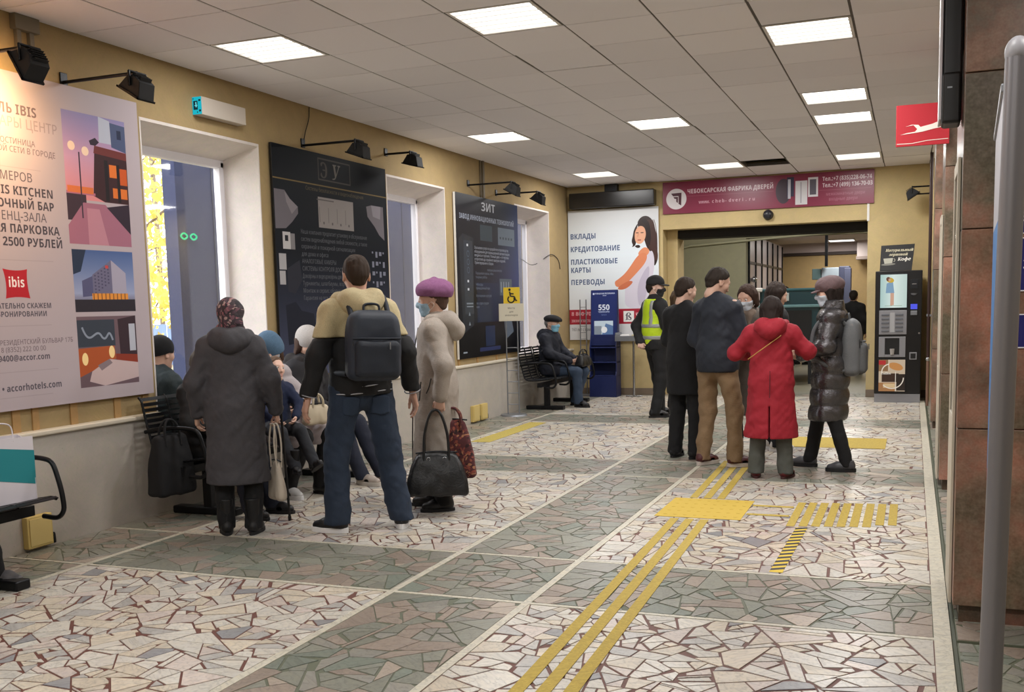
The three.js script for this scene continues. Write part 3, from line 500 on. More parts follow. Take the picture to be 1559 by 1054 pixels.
// ================================================================== PEOPLE
const K = {
  charcoal: sRGB(72, 70, 75), navy: sRGB(22, 26, 40), black: sRGB(17, 17, 20), jeans: sRGB(36, 50, 70), beige: sRGB(198, 182, 142), coat: sRGB(166, 155, 144), khaki: sRGB(138, 112, 82), red: sRGB(158, 20, 40),
  greyTr: sRGB(84, 86, 80), brownCoat: sRGB(88, 80, 72), pale: sRGB(176, 166, 168), darkBlue: sRGB(28, 34, 52), lightSole: sRGB(225, 224, 224),
};
const puff = (amp, freq) => (prims, opts = {}) => { const f0 = field(prims, opts.k ?? 0.05), sd = foldSeed++ * 3.7, [lo, hi] = bounds(prims, 0.035), cuts = opts.cuts ?? []; return netMesh((x, y, z) => { let d = f0(x, y, z); if (d < 0.06 && d > -0.06) { const w = Math.abs(Math.sin(y * freq + 0.5 * nz(x * 3 + sd, y * 2, z * 3))); d += amp * (0.5 - Math.pow(w, 0.55)) + 0.004 * nz(x * 14 + sd, y * 18, z * 14) + 0.005 * nz(x * 6, y * 5 + sd, z * 6); } for (const c of cuts) d = Math.max(d, c(x, y, z)); return d; }, lo, hi, 0.0125); };
const people = {};
// -- woman in the charcoal coat with a headscarf
people.hood = person({ label: 'woman in long charcoal padded coat and patterned headscarf seen from behind', at: [-4.1, -5.53], turn: -2.62, h: 1.53, head: [0.15, 0.25, 0], J: { anL: [0.1, 0.085, 0], anR: [-0.1, 0.085, -0.03], elL: [0.27, 1.13, -0.03], elR: [-0.27, 1.14, -0.02], wrR: [-0.29, 0.9, 0.08], wrL: [0.28, 0.9, 0.06] }, curlR: 0.95, wear(D) {
  const m = clothMat(K.charcoal, 0.75);
  D.put('coat', cloth([...D.torso(0.045, 0.385, 1.02), ...D.sleeves(1.22)], { cuts: [below(0.385)], fold: 0.01 }), m);
  D.hood(m, 0.066, 0.02, 0.115);
  const scarf = clothMat(0xffffff, 0.8); scarf.map = canvasTex(256, 256, (c) => { c.fillStyle = '#3b3035'; c.fillRect(0, 0, 256, 256); for (let i = 0; i < 150; i++) { c.fillStyle = ['#6d4a52', '#8d5a63', '#2a2428', '#a58a86', '#503a44'][i % 5]; c.beginPath(); c.ellipse(rnd() * 256, rnd() * 256, 6 + rnd() * 14, 4 + rnd() * 9, rnd() * 3, 0, 7); c.fill(); } }); scarf.map.wrapS = scarf.map.wrapT = THREE.RepeatWrapping;
  D.onHead('headscarf', [sph([0, 0.03, -0.014], 0.099, 0.93, 1.12, 1.02), cap([0, -0.05, -0.05], [0, -0.09, -0.03], 0.075, 0.08), cap([-0.05, -0.09, 0.02], [0.05, -0.09, 0.02], 0.05)], scarf, { cuts: [(x, y, z) => z - 0.072 + Math.max(0, 0.06 - y) * 0.3], fold: 0.006 });
  D.trousers(K.black, { r: 1.05 }); D.shoes('boot', K.black, K.black);
} });
// -- man with the two-tone jacket
people.man = person({ label: 'man in beige-and-navy jacket and blue jeans wearing a backpack', at: [-3.345, -5.86], turn: -2.33, h: 1.79, head: [0.05, -0.12, 0], skin: [0.52, 0.30, 0.22], J: { hipL: [0.1, 0.9, 0], hipR: [-0.1, 0.9, 0], knL: [0.165, 0.48, 0.03], knR: [-0.165, 0.48, 0.0], anL: [0.185, 0.085, 0.01], anR: [-0.215, 0.085, -0.06], ftL: 0.75, ftR: -0.35, shL: [0.185, 1.405, -0.012], shR: [-0.185, 1.405, -0.012], elL: [0.285, 1.12, -0.07], elR: [-0.275, 1.12, -0.06], wrL: [0.345, 0.86, -0.02], wrR: [-0.345, 0.85, 0.01] }, curl: 0.42, handR: { dir: [-0.25, -1, 0.15] }, wear(D) {
  const top = [...D.torso(0.032), ...D.sleeves(1.18)], up = clothMat(K.beige, 0.8), low = clothMat(K.black, 0.8), line = 1.225;
  D.put('jacket_yoke', cloth(top, { cuts: [below(line)], fold: 0.008 }), up, 'beige jacket shoulders');
  D.put('jacket_body', cloth([...top, cap([0, 1.0, 0], [0, 0.90, 0], 0.185, 0.185, 0.76)], { cuts: [above(line - 0.001), below(0.865)], fold: 0.009 }), low, 'navy jacket body');
  const hem = []; for (const y of [0.885, 0.925]) { const pts = []; for (let i = 0; i <= 40; i++) { const a = i / 40 * 2 * Math.PI; pts.push([Math.cos(a) * 0.196, y + 0.008 * Math.sin(a * 2), Math.sin(a) * 0.15]); } hem.push(tube(pts, 0.0042, 6, true, false, 60)); }
  D.put('hem_piping', hem, std(sRGB(170, 170, 176), 0.7), 'pale grey piping');
  for (const q of ['L', 'R']) { const e = D.J['el' + q], w = D.J['wr' + q], t = L3(e, w, 0.93), g = new THREE.TorusGeometry(0.05, 0.004, 6, 24); g.applyQuaternion(new THREE.Quaternion().setFromUnitVectors(V(0, 0, 1), V(...w).sub(V(...e)).normalize())); g.translate(...t); D.put('cuff_piping', g, std(sRGB(150, 150, 156), 0.7)); }
  D.hood(up, 0.062, 0.055, 0.115);
  D.hair('crop', [0.035, 0.022, 0.015]);
  D.trousers(K.jeans, { r: 1.14, cuff: 0.055, flare: 1.18, fold: 0.012 });
  for (const q of [-1, 1]) { const J = D.J, w = q > 0 ? 'L' : 'R', p = [cap(add(J.pel, 0, 0.03, 0), add(J.pel, 0, -0.05, -0.005), 0.127, 0.144, 0.82), cap(J['hip' + w], J['kn' + w], 0.093 * 1.14 + 0.009, 0.072 * 1.14 + 0.009)]; D.put('back_pocket', cloth(p, { k: 0.035, fold: 0, cell: 0.009, cuts: [(x, y, z) => Math.max(Math.abs(x - q * 0.095) - 0.055, Math.abs(y - 0.80) - 0.065 + Math.abs(x - q * 0.095) * 0.25, z + 0.02)] }), clothMat(sRGB(40, 55, 76), 0.85)); } D.shoes('sneaker', K.black, K.lightSole);
} });
// -- woman with the purple beret
people.purple = person({ label: 'woman in purple beret, long beige hooded coat and blue face mask in profile', at: [-3.17, -6.63], turn: -1.25, h: 1.61, head: [0.06, 0.05, 0], J: { elL: [0.26, 1.13, -0.09], wrL: [0.25, 0.89, -0.06], anL: [0.1, 0.085, -0.05], anR: [-0.1, 0.085, 0.06] }, curlL: 1.0, wear(D) {
  const m = clothMat(K.coat, 0.7);
  D.put('coat', cloth([...D.torso(0.045, 0.30, 1.02), ...D.sleeves(1.2)], { cuts: [below(0.30)], fold: 0.007 }), m); D.hood(m, 0.062, 0.075, 0.11);
  const trim = std(0x15130f, 0.6);
  D.put('zip', tube([[0.0, 1.4, 0.125], [0.0, 1.25, 0.155], [0, 1.1, 0.16], [0, 0.95, 0.175], [0, 0.7, 0.19], [0, 0.45, 0.20], [0, 0.31, 0.2]], 0.005, 6), trim, 'dark front zip');
  D.put('pocket_zip', [tube([[0.20, 1.0, 0.09], [0.215, 0.9, 0.1], [0.225, 0.86, 0.105]], 0.005, 6)], trim); D.put('sleeve_zip', tube([[0.295, 1.03, 0.0], [0.297, 0.96, 0.02], [0.29, 0.92, 0.04]], 0.005, 6), trim);
  D.onHead('beret', [sph([0, 0.075, -0.02], 0.115, 1, 1.14, 0.72), sph([0, 0.06, -0.06], 0.095, 1.1, 1, 0.75), cap([-0.01, 0.128, -0.03], [0.0, 0.155, -0.035], 0.008)], clothMat(sRGB(138, 88, 128), 0.95), { k: 0.04, cuts: [(x, y, z) => 0.03 - y + z * 0.12], fold: 0.005, label: 'purple knitted beret' });
  D.hair('short', [0.10, 0.06, 0.045]); D.mask([0.42, 0.62, 0.78], 'pale blue medical mask');
  D.trousers(K.black, {}); D.shoes('boot', K.black, K.black);
} });
// -- security guard
people.guard = person({ label: 'security guard in black with a yellow reflective vest and black cap', at: [-3.03, -12.8], turn: 2.3, h: 1.76, head: [0.08, -0.62, 0], skin: [0.5, 0.32, 0.25], J: { anL: [0.11, 0.085, 0.12], anR: [-0.11, 0.085, -0.08], knL: [0.105, 0.49, 0.09], elL: [0.27, 1.13, -0.12], wrL: [0.05, 0.93, -0.19], elR: [-0.25, 1.13, 0.02], wrR: [-0.06, 1.12, 0.22] }, wear(D) {
  const top = [...D.torso(0.03)], bl = clothMat(K.black, 0.8);
  D.put('jacket', cloth([...top, ...D.sleeves(1.18), cap([0, 0.98, 0], [0, 0.86, 0], 0.175, 0.18, 0.78)], { cuts: [below(0.84)] }), bl);
  const vest = [cap([0.09, 1.44, -0.01], [-0.09, 1.44, -0.01], 0.05), cap([0, 1.33, 0], [0, 1.09, 0], 0.195, 0.19, 0.74), cap([0, 1.09, 0], [0, 0.95, 0], 0.19, 0.195, 0.8)], vc = (x, y, z) => Math.max(Math.hypot(Math.abs(x) - 0.255, y - 1.40) - 0.0 < 0.12 ? 0.12 - Math.hypot(Math.abs(x) - 0.255, y - 1.40) : -1, Math.hypot(x, (y - 1.47) * 0.8) < 0.075 && z > 0 ? 0.02 : -1);
  const vm = clothMat(sRGB(196, 226, 30), 0.6, { emissive: sRGB(196, 226, 30), emissiveIntensity: 0.0 }), band = std(sRGB(150, 152, 150), 0.35, { metalness: 0.3 });
  D.put('vest', cloth(vest, { k: 0.05, fold: 0.006, cuts: [vc, below(0.87), above(1.46)] }), vm, 'fluorescent yellow-green vest');
  for (const [y, t] of [[1.13, 0.026], [0.985, 0.026]]) D.put('reflective_band', cloth(vest.map((p) => ({ ...p, ra: p.ra + 0.006, rb: p.rb + 0.006 })), { k: 0.05, fold: 0.004, cuts: [vc, below(y - t), above(y + t)], cell: 0.012 }), band);
  for (const s of [-1, 1]) D.put('reflective_band', cloth(vest.map((p) => ({ ...p, ra: p.ra + 0.006, rb: p.rb + 0.006 })), { k: 0.05, fold: 0.004, cuts: [vc, (x) => Math.abs(x - s * 0.105) - 0.024, below(1.13), above(1.44)], cell: 0.012 }), band);
  const capM = clothMat(K.black, 0.8);
  D.onHead('cap', [sph([0, 0.05, -0.012], 0.098, 0.93, 1.1, 0.95)], capM, { cuts: [(x, y, z) => 0.035 - y - Math.max(0, -z) * 0.15] }); D.onHead('visor', [cap([-0.035, 0.048, 0.085], [0.035, 0.048, 0.085], 0.05, 0.05, 1.35), ], capM, { cuts: [(x, y, z) => Math.abs(y - 0.05 + z * 0.12 + x * x * 2.0) - 0.006], cell: 0.005 });
  D.hair('short', [0.02, 0.015, 0.012]); D.mask([0.012, 0.012, 0.014], 'black face mask');
  D.trousers(K.black, { r: 1.08 }); D.shoes('shoe', K.black, K.black);
} });
// -- person all in black in front of the wall
people.blackOne = person({ label: 'dark-haired person all in black standing left behind the man in tan trousers', at: [-1.95, -9.42], turn: 2.75, h: 1.66, head: [0.25, -0.3, 0], skin: [0.6, 0.38, 0.29], J: { elL: [0.22, 1.13, 0.02], wrL: [0.13, 1.05, 0.23], elR: [-0.22, 1.13, 0.02], wrR: [-0.13, 1.05, 0.23] }, wear(D) {
  const m = clothMat(K.black, 0.9); D.put('coat', cloth([...D.torso(0.03, 0.62, 0.95), ...D.sleeves(1.12)], { cuts: [below(0.62)] }), m); D.hair('short', [0.03, 0.02, 0.015]); D.trousers(K.black, { r: 1.1 }); D.shoes('shoe', K.black, K.black);
} });
// -- man in the dark jacket and tan trousers
people.tan = person({ label: 'man in dark navy jacket, tan trousers and dark red shoes looking down', at: [-1.58, -9.0, 0.003], turn: 2.72, h: 1.72, head: [0.42, -0.45, 0], skin: [0.5, 0.31, 0.23], J: { hipL: [0.1, 0.9, 0], anL: [0.135, 0.085, -0.03], anR: [-0.155, 0.085, 0.04], knL: [0.115, 0.49, 0.02], knR: [-0.14, 0.49, 0.05], ftR: -0.75, ftL: -0.2, elL: [0.23, 1.12, 0.0], wrL: [0.1, 1.08, 0.23], elR: [-0.24, 1.13, 0.04], wrR: [-0.12, 1.14, 0.26] }, wear(D) {
  const m = clothMat(sRGB(26, 32, 44), 0.75); D.put('jacket', cloth([...D.torso(0.035), ...D.sleeves(1.2), cap([0, 1.0, 0], [0, 0.86, 0], 0.178, 0.18, 0.8), cap(add(D.J.nec, -0.05, 0.0, -0.02), add(D.J.nec, 0.05, 0, -0.02), 0.055, 0.055)], { cuts: [below(0.83)], fold: 0.009 }), m); D.hair('short', [0.025, 0.018, 0.014]);
  D.trousers(K.khaki, { r: 1.05, fold: 0.011 }); D.shoes('sneaker', sRGB(72, 24, 26), sRGB(190, 180, 172));
} });
// -- woman with a mask, facing us
people.masked = person({ label: 'brown-haired woman in grey-brown coat and white face mask facing the camera', at: [-1.43, -9.72], turn: -0.15, h: 1.58, head: [0.35, -0.2, 0.05], J: { elL: [0.24, 1.13, 0.02], wrL: [0.1, 1.08, 0.24], elR: [-0.24, 1.13, 0.02], wrR: [-0.1, 1.08, 0.24] }, wear(D) {
  D.put('coat', cloth([...D.torso(0.028, 0.42, 0.92), ...D.sleeves(1.12)], { cuts: [below(0.42)] }), clothMat(K.brownCoat, 0.85)); D.put('scarf', cloth([cap([-0.06, 1.44, 0.03], [0.06, 1.44, 0.03], 0.055), cap([0.05, 1.42, 0.08], [0.05, 1.1, 0.14], 0.03), cap([-0.05, 1.42, 0.08], [-0.05, 1.15, 0.14], 0.03)], { fold: 0.008 }), clothMat(sRGB(120, 104, 92), 0.9)); D.hair('bob', [0.045, 0.025, 0.018]); D.mask([0.68, 0.74, 0.80], 'pale medical mask'); D.trousers(K.black, {}); D.shoes('boot', K.black, K.black);
} });
// -- person in a black jacket and white trainers, between the red and the silver coat
people.behind = person({ label: 'dark-haired person in black jacket and white trainers behind the red coat', at: [-1.22, -10.1], turn: 2.0, h: 1.6, head: [0.3, 0.1, 0], J: { elL: [0.24, 1.13, 0.02], wrL: [0.1, 1.08, 0.24], elR: [-0.24, 1.13, 0.02], wrR: [-0.1, 1.08, 0.24] }, wear(D) {
  D.put('jacket', cloth([...D.torso(0.04), ...D.sleeves(1.2), cap([0, 1.0, 0], [0, 0.8, 0], 0.18, 0.18, 0.8)], { cuts: [below(0.78)] }), clothMat(K.black, 0.8)); D.hair('bob', [0.03, 0.02, 0.016]); D.trousers(K.black, {}); D.shoes('sneaker', sRGB(205, 200, 192), K.lightSole);
} });
// -- woman in the red coat
people.red = person({ label: 'short woman in a long red coat with hood seen from behind', at: [-1.06, -8.5], turn: 3.2, h: 1.475, head: [0.3, 0.0, 0], J: { anL: [0.135, 0.085, -0.02], anR: [-0.135, 0.085, -0.02], knL: [0.12, 0.49, 0.02], knR: [-0.12, 0.49, 0.02], ftL: 0.1, ftR: -0.35, shL: [0.19, 1.40, -0.01], shR: [-0.19, 1.40, -0.01], elL: [0.335, 1.19, 0.03], elR: [-0.335, 1.20, 0.03], wrL: [0.2, 1.16, 0.27], wrR: [-0.25, 1.20, 0.27], hea: [0, 1.585, 0.03] }, wear(D) {
  const m = clothMat(K.red, 0.8); D.put('coat', cloth([...D.torso(0.045, 0.39, 1.13), ...D.sleeves(1.28)], { cuts: [below(0.39), (x, y, z) => (z < 0 && y < 0.75 && Math.abs(x) < 0.004 + (0.75 - y) * 0.012) ? 0.01 : -1], fold: 0.009 }), m); D.hood(m, 0.064, 0.05, 0.115);
  D.put('fur_collar', cloth([cap(add(D.J.nec, -0.07, 0.045, -0.05), add(D.J.nec, 0.07, 0.045, -0.05), 0.03)], { fold: 0.008, cell: 0.008 }), clothMat(sRGB(205, 190, 160), 0.95), 'cream collar edge');
  const st = []; for (let i = 0; i <= 14; i++) { const t = i / 14, x = -0.10 + t * 0.30; st.push([x, 1.36 - t * 0.22, -0.172 + Math.pow((t - 0.4), 2) * 0.09]); } D.put('bag_chain', tube(st, 0.0055, 6), std(sRGB(190, 150, 90), 0.35, { metalness: 0.7 }), 'thin gold chain strap');
  D.put('back_seam', tube([[0, 1.03, -0.165], [0, 0.9, -0.178], [0, 0.78, -0.19]], 0.004, 6), std(sRGB(80, 14, 24), 0.8)); D.hair('bob', [0.02, 0.013, 0.011]); D.trousers(K.greyTr, { r: 1.08, flare: 1.15 }); D.shoes('shoe', sRGB(90, 22, 26), sRGB(60, 26, 26));
} });
// -- woman in the shiny quilted coat
people.silver = person({ label: 'woman in shiny dark silver quilted coat and mauve cap seen in profile', at: [-0.63, -9.02], turn: -1.62, h: 1.60, head: [0.12, 0.15, 0], J: { anL: [0.1, 0.085, -0.16], anR: [-0.12, 0.085, 0.2], knL: [0.1, 0.49, -0.04], knR: [-0.1, 0.49, 0.12], ftL: 0.05, elL: [0.25, 1.14, 0.02], wrL: [0.12, 1.06, 0.25], elR: [-0.25, 1.14, 0.04], wrR: [-0.08, 1.1, 0.28], hea: [0, 1.605, 0.03] }, wear(D) {
  const m = new THREE.MeshPhysicalMaterial({ color: sRGB(92, 90, 92), roughness: 0.2, metalness: 0.75, bumpMap: plasterBump, bumpScale: 0.004 }), pf = puff(0.022, 21);
  D.put('coat', pf([...D.torso(0.04, 0.46, 0.93), ...D.sleeves(1.3)], { cuts: [below(0.46)] }), m); D.put('collar', cloth([cap(add(D.J.nec, -0.05, 0.0, 0.0), add(D.J.nec, 0.05, 0.0, 0.0), 0.088, 0.088), cap(add(D.J.nec, -0.03, 0.06, 0.0), add(D.J.nec, 0.03, 0.06, 0.0), 0.09, 0.09)], { cuts: [above(1.545), (x, y, z) => y > 1.5 && Math.hypot(x, z - 0.03) < 0.085 ? 0.02 : -1], fold: 0.012 }), m);
  const c = clothMat(sRGB(112, 90, 92), 0.85); D.onHead('cap', [sph([0, 0.068, -0.02], 0.112, 1, 1.1, 0.68), sph([0, 0.045, -0.016], 0.098, 0.95, 1.1, 0.7)], c, { cuts: [(x, y) => 0.012 - y], fold: 0.006, k: 0.02, label: 'mauve quilted cap' }); D.onHead('visor', [cap([-0.03, 0.03, 0.09], [0.03, 0.03, 0.09], 0.045, 0.045, 1.2)], c, { cuts: [(x, y, z) => Math.abs(y - 0.034 + (z - 0.09) * 0.3 + x * x * 2) - 0.006], cell: 0.005 });
  D.hair('bob', [0.02, 0.014, 0.012]); D.mask([0.6, 0.66, 0.72], 'pale mask'); D.trousers(K.black, { r: 0.95 }); D.shoes('sneaker', sRGB(64, 64, 68), K.black);
} });
// -- woman seen between the guard and the person in black
people.far = person({ label: 'woman in dark green jacket half hidden between guard and person in black', at: [-2.93, -13.7], turn: 0.9, h: 1.6, head: [0.1, 0.2, 0], wear(D) { D.put('jacket', cloth([...D.torso(0.03), ...D.sleeves(1.15), cap([0, 1.0, 0], [0, 0.8, 0], 0.17, 0.18, 0.8)], { cuts: [below(0.78)] }), clothMat(sRGB(58, 62, 48), 0.85)); D.hair('bob', [0.08, 0.05, 0.03]); D.trousers(K.black, {}); D.shoes('shoe', K.black, K.black); } });
// -- people in the room behind the passage
[['person in a black hooded coat far behind the silver coat', -1.04, -20.5, 1.58, 3.0, K.black], ['person in dark clothes by the luggage scanner, left of two', -2.6, -23.2, 1.72, 0.4, K.navy], ['person in dark clothes by the luggage scanner, right of two', -2.3, -23.6, 1.66, 2.6, K.black]].forEach(([label, x, z, h, t, c]) => person({ label, at: [x, z], turn: t, h, wear(D) { D.put('coat', cloth([...D.torso(0.04, 0.5, 0.95), ...D.sleeves(1.2)], { cuts: [below(0.5)], cell: 0.02 }), clothMat(c, 0.85)); D.hair('short', [0.02, 0.015, 0.012]); D.trousers(K.black, { cell: 0.02 }); D.shoes('shoe', K.black, K.black); } }));
// -- old man on the far bench
people.old = person({ sit: true, label: 'man in flat cap, navy hooded coat and blue mask seated on the far bench', at: [-4.80, -13.95], turn: 1.45, h: 1.7, head: [0.08, -0.1, 0], curl: 0.8, J: { knL: [0.14, 0.50, 0.42], knR: [-0.10, 0.50, 0.42], anL: [0.13, 0.085, 0.28], anR: [-0.1, 0.085, 0.44], elL: [0.24, 0.77, 0.05], elR: [-0.24, 0.77, 0.05], wrL: [0.08, 0.68, 0.3], wrR: [-0.08, 0.66, 0.3] }, wear(D) {
  const m = clothMat(K.navy, 0.8); D.put('coat', cloth([...D.torso(0.045), ...D.sleeves(1.28), cap(D.J.pel, add(D.J.pel, 0, -0.06, 0.02), 0.185, 0.19, 0.85), ...D.legsOver(0.95, 0.35)], { fold: 0.011, cuts: [below(0.46)] }), m); D.hood(m, 0.06, 0.03, 0.105);
  D.onHead('flat_cap', [sph([0, 0.062, -0.01], 0.104, 1, 1.16, 0.55), cap([-0.03, 0.048, 0.085], [0.03, 0.048, 0.085], 0.03, 0.03, 1.3)], clothMat(K.black, 0.9), { cuts: [(x, y, z) => 0.03 - y - Math.max(0, -z) * 0.1], k: 0.03 }); D.hair('crop', [0.2, 0.19, 0.18]); D.mask([0.25, 0.55, 0.72], 'bright blue medical mask'); D.trousers(sRGB(54, 70, 92), { r: 1.05 }); D.shoes('shoe', K.black, K.black);
} });
// -- people on the middle bench
people.teal = person({ sit: true, label: 'person in black knit hat and dark teal jacket sitting in the window niche', at: [-5.36, -6.36, -0.01], turn: 2.9, h: 1.66, head: [0.1, 0.1, 0], J: { knL: [0.12, 0.74, 0.30], knR: [-0.10, 0.72, 0.32], anL: [0.10, 0.545, 0.52], anR: [-0.1, 0.545, 0.52] }, wear(D) {
  D.put('jacket', cloth([...D.torso(0.04), ...D.sleeves(1.25), cap(D.J.pel, add(D.J.pel, 0, -0.06, 0.0), 0.18, 0.18, 0.85)], { cuts: [below(0.455)], fold: 0.01 }), clothMat(sRGB(32, 46, 50), 0.75)); D.onHead('knit_hat', [sph([0, 0.045, -0.018], 0.100, 0.95, 1.08, 1.0)], clothMat(K.black, 0.95), { cuts: [(x, y, z) => 0.012 - y - Math.max(0, -z) * 0.4] }); D.trousers(K.black, { r: 1.0 }); D.shoes('shoe', K.black, K.black);
} });
people.hidden = person({ sit: true, label: 'seated person in navy trousers, mostly hidden behind the charcoal coat', at: [-4.76, -6.1], turn: 1.5, h: 1.55, head: [0.1, 0.1, 0], J: { anL: [0.12, 0.085, 0.52], anR: [-0.12, 0.085, 0.5] }, wear(D) {
  D.put('coat', cloth([...D.torso(0.04), ...D.sleeves(1.2), ...D.legsOver(0.95, 0.6)], { cuts: [below(0.42)], fold: 0.01 }), clothMat(K.black, 0.8)); D.hair('short', [0.1, 0.09, 0.08]); D.trousers(sRGB(26, 30, 46), { r: 1.12 }); D.shoes('shoe', K.black, K.black);
} });
people.blue = person({ sit: true, label: 'seated woman in blue knit hat and pale puffer coat holding a child', at: [-4.72, -6.83], turn: 1.35, h: 1.66, head: [0.35, -0.75, 0.1], curlL: 0.9, J: { knL: [0.19, 0.5, 0.42], knR: [-0.05, 0.5, 0.42], anL: [0.2, 0.085, 0.33], anR: [-0.08, 0.085, 0.24], elL: [0.27, 0.78, 0.08], wrL: [0.11, 0.70, 0.30], elR: [-0.25, 0.78, 0.05], wrR: [-0.18, 0.72, 0.28], hea: [-0.02, 1.185, 0.04] }, wear(D) {
  const pf = puff(0.016, 26); D.put('coat', pf([...D.torso(0.04), ...D.sleeves(1.25), cap(D.J.pel, add(D.J.pel, 0, -0.05, 0), 0.185, 0.185, 0.85), ...D.legsOver(1.02, 0.82)], { cuts: [below(0.42)] }), clothMat(K.pale, 0.55));
  D.onHead('knit_hat', [sph([0, 0.045, -0.018], 0.103, 0.96, 1.08, 1.05), cap([-0.02, 0.01, -0.02], [0.02, 0.01, -0.02], 0.094, 0.094, 1.1)], clothMat(sRGB(84, 112, 138), 0.95), { cuts: [(x, y, z) => -0.012 - y - Math.max(0, -z) * 0.25], label: 'blue knit hat with turned-up brim' }); D.put('scarf', cloth([cap(add(D.J.nec, -0.05, 0.02, 0.02), add(D.J.nec, 0.05, 0.02, 0.02), 0.075), cap(add(D.J.nec, 0.03, 0, 0.07), add(D.J.nec, 0.06, -0.2, 0.12), 0.04)], { fold: 0.01 }), clothMat(K.charcoal, 0.9)); D.mask([0.42, 0.42, 0.44], 'grey mask'); D.hair('bob', [0.1, 0.06, 0.04]);
  D.trousers(K.black, { r: 0.92 }); D.shoes('sneaker', sRGB(190, 188, 186), K.lightSole, ['R']); D.shoes('boot', K.black, K.black, ['L']);
} });
people.white = person({ sit: true, label: 'seated person in white knit hat and dark jacket beside the blue hat', at: [-4.76, -7.47], turn: 1.5, h: 1.68, head: [0.45, -0.35, 0], J: { anL: [0.14, 0.085, 0.62], anR: [-0.05, 0.085, 0.55], ftL: 0.0 }, wear(D) {
  D.put('jacket', cloth([...D.torso(0.045), ...D.sleeves(1.25), cap(D.J.pel, add(D.J.pel, 0, -0.05, 0), 0.185, 0.185, 0.85)], { cuts: [below(0.47)], fold: 0.01 }), clothMat(sRGB(34, 32, 36), 0.85)); D.hood(clothMat(sRGB(46, 42, 42), 0.95), 0.06, 0.02, 0.1); D.onHead('knit_hat', [sph([0, 0.048, -0.018], 0.104, 0.96, 1.08, 1.02)], clothMat(sRGB(196, 190, 186), 0.95), { cuts: [(x, y, z) => -0.002 - y - Math.max(0, -z) * 0.35], label: 'white knit hat' }); D.hair('bob', [0.08, 0.05, 0.04]); D.trousers(K.darkBlue, {}); D.shoes('sneaker', sRGB(160, 148, 138), sRGB(190, 182, 172));
} });
people.child = person({ sit: true, label: 'smiling child in navy jumper on the lap of the seated woman', at: [-4.37, -6.40, 0.27], turn: 0.95, h: 1.06, headSize: 1.28, head: [-0.12, 0.35, -0.15], skin: [0.68, 0.43, 0.33], hairCol: [0.2, 0.12, 0.07], J: { hea: [0, 1.225, 0.0], anL: [0.2, 0.16, 0.62], anR: [-0.02, 0.13, 0.58], tipL: -0.5, elL: [0.26, 0.80, 0.1], wrL: [0.13, 0.66, 0.26], elR: [-0.25, 0.8, 0.1], wrR: [-0.14, 0.66, 0.26] }, wear(D) {
  D.put('jumper', cloth([...D.torso(0.03), ...D.sleeves(1.12), cap(D.J.pel, add(D.J.pel, 0, -0.04, 0), 0.16, 0.16, 0.85)], { cuts: [below(0.48)], fold: 0.008 }), clothMat(sRGB(22, 34, 66), 0.85)); D.hair('short', [0.12, 0.075, 0.05]); D.headGeo('teeth', tube([[-0.013, -0.0595, 0.0825], [0, -0.0615, 0.0855], [0.013, -0.0595, 0.0825]], 0.0028, 6), M.white); D.trousers(sRGB(40, 42, 48), { r: 1.1, cuff: 0.1 }); D.shoes('boot', K.black, K.black);
} });
// ================================================================== POSTERS AND SIGNS ON THE WALLS
// lettering: the size in the font string is in canvas units (metres on the scaled boards); drawn with a 100 px font scaled down
const sized = (font) => { const k = parseFloat(font.match(/([\d.]+)px/)[1]) / 100; return [k, font.replace(/[\d.]+px/, '100px')]; };
const fit = (c, s, x, y, w, font, fill) => { const [k, f] = sized(font); c.save(); c.font = f; c.fillStyle = fill; c.textAlign = 'left'; const m = c.measureText(s).width; c.translate(x, y); c.scale(w / m, k); c.fillText(s, 0, 0); c.restore(); };
const write = (c, s, x, y, font, fill, align = 'left', most = 1e9) => { const [k, f] = sized(font); c.save(); c.font = f; c.fillStyle = fill; c.textAlign = align; c.translate(x, y); const m = c.measureText(s).width * k; c.scale(k * Math.min(1, most / m), k); c.fillText(s, 0, 0); c.restore(); };
// board on the left wall: z0 far end, z1 near end, print drawn in metres from the near end / top
function wallBoard(name, label, z0, z1, y0, y1, thick, ppm, draw, edge, rough = 0.4, off = 0.012) {
  const w = z1 - z0, h = y1 - y0, t = thing(name, label, 'poster', [WX, y0, (z0 + z1) / 2]);
  part('board', box(off, off + thick, 0, h, -w / 2, w / 2, 0.004), edge, t);
  const tex = canvasTex(Math.round(w * ppm), Math.round(h * ppm), (c) => { c.scale(ppm, ppm); draw(c, w, h); });
  const g = new THREE.PlaneGeometry(w, h); g.rotateY(Math.PI / 2); g.translate(off + thick + 0.0012, h / 2, 0);
  part('print', g, new THREE.MeshPhysicalMaterial({ color: 0xffffff, roughness: rough, map: tex, specularIntensity: rough > 0.55 ? 0.15 : 0.45 }), t); return t;
}
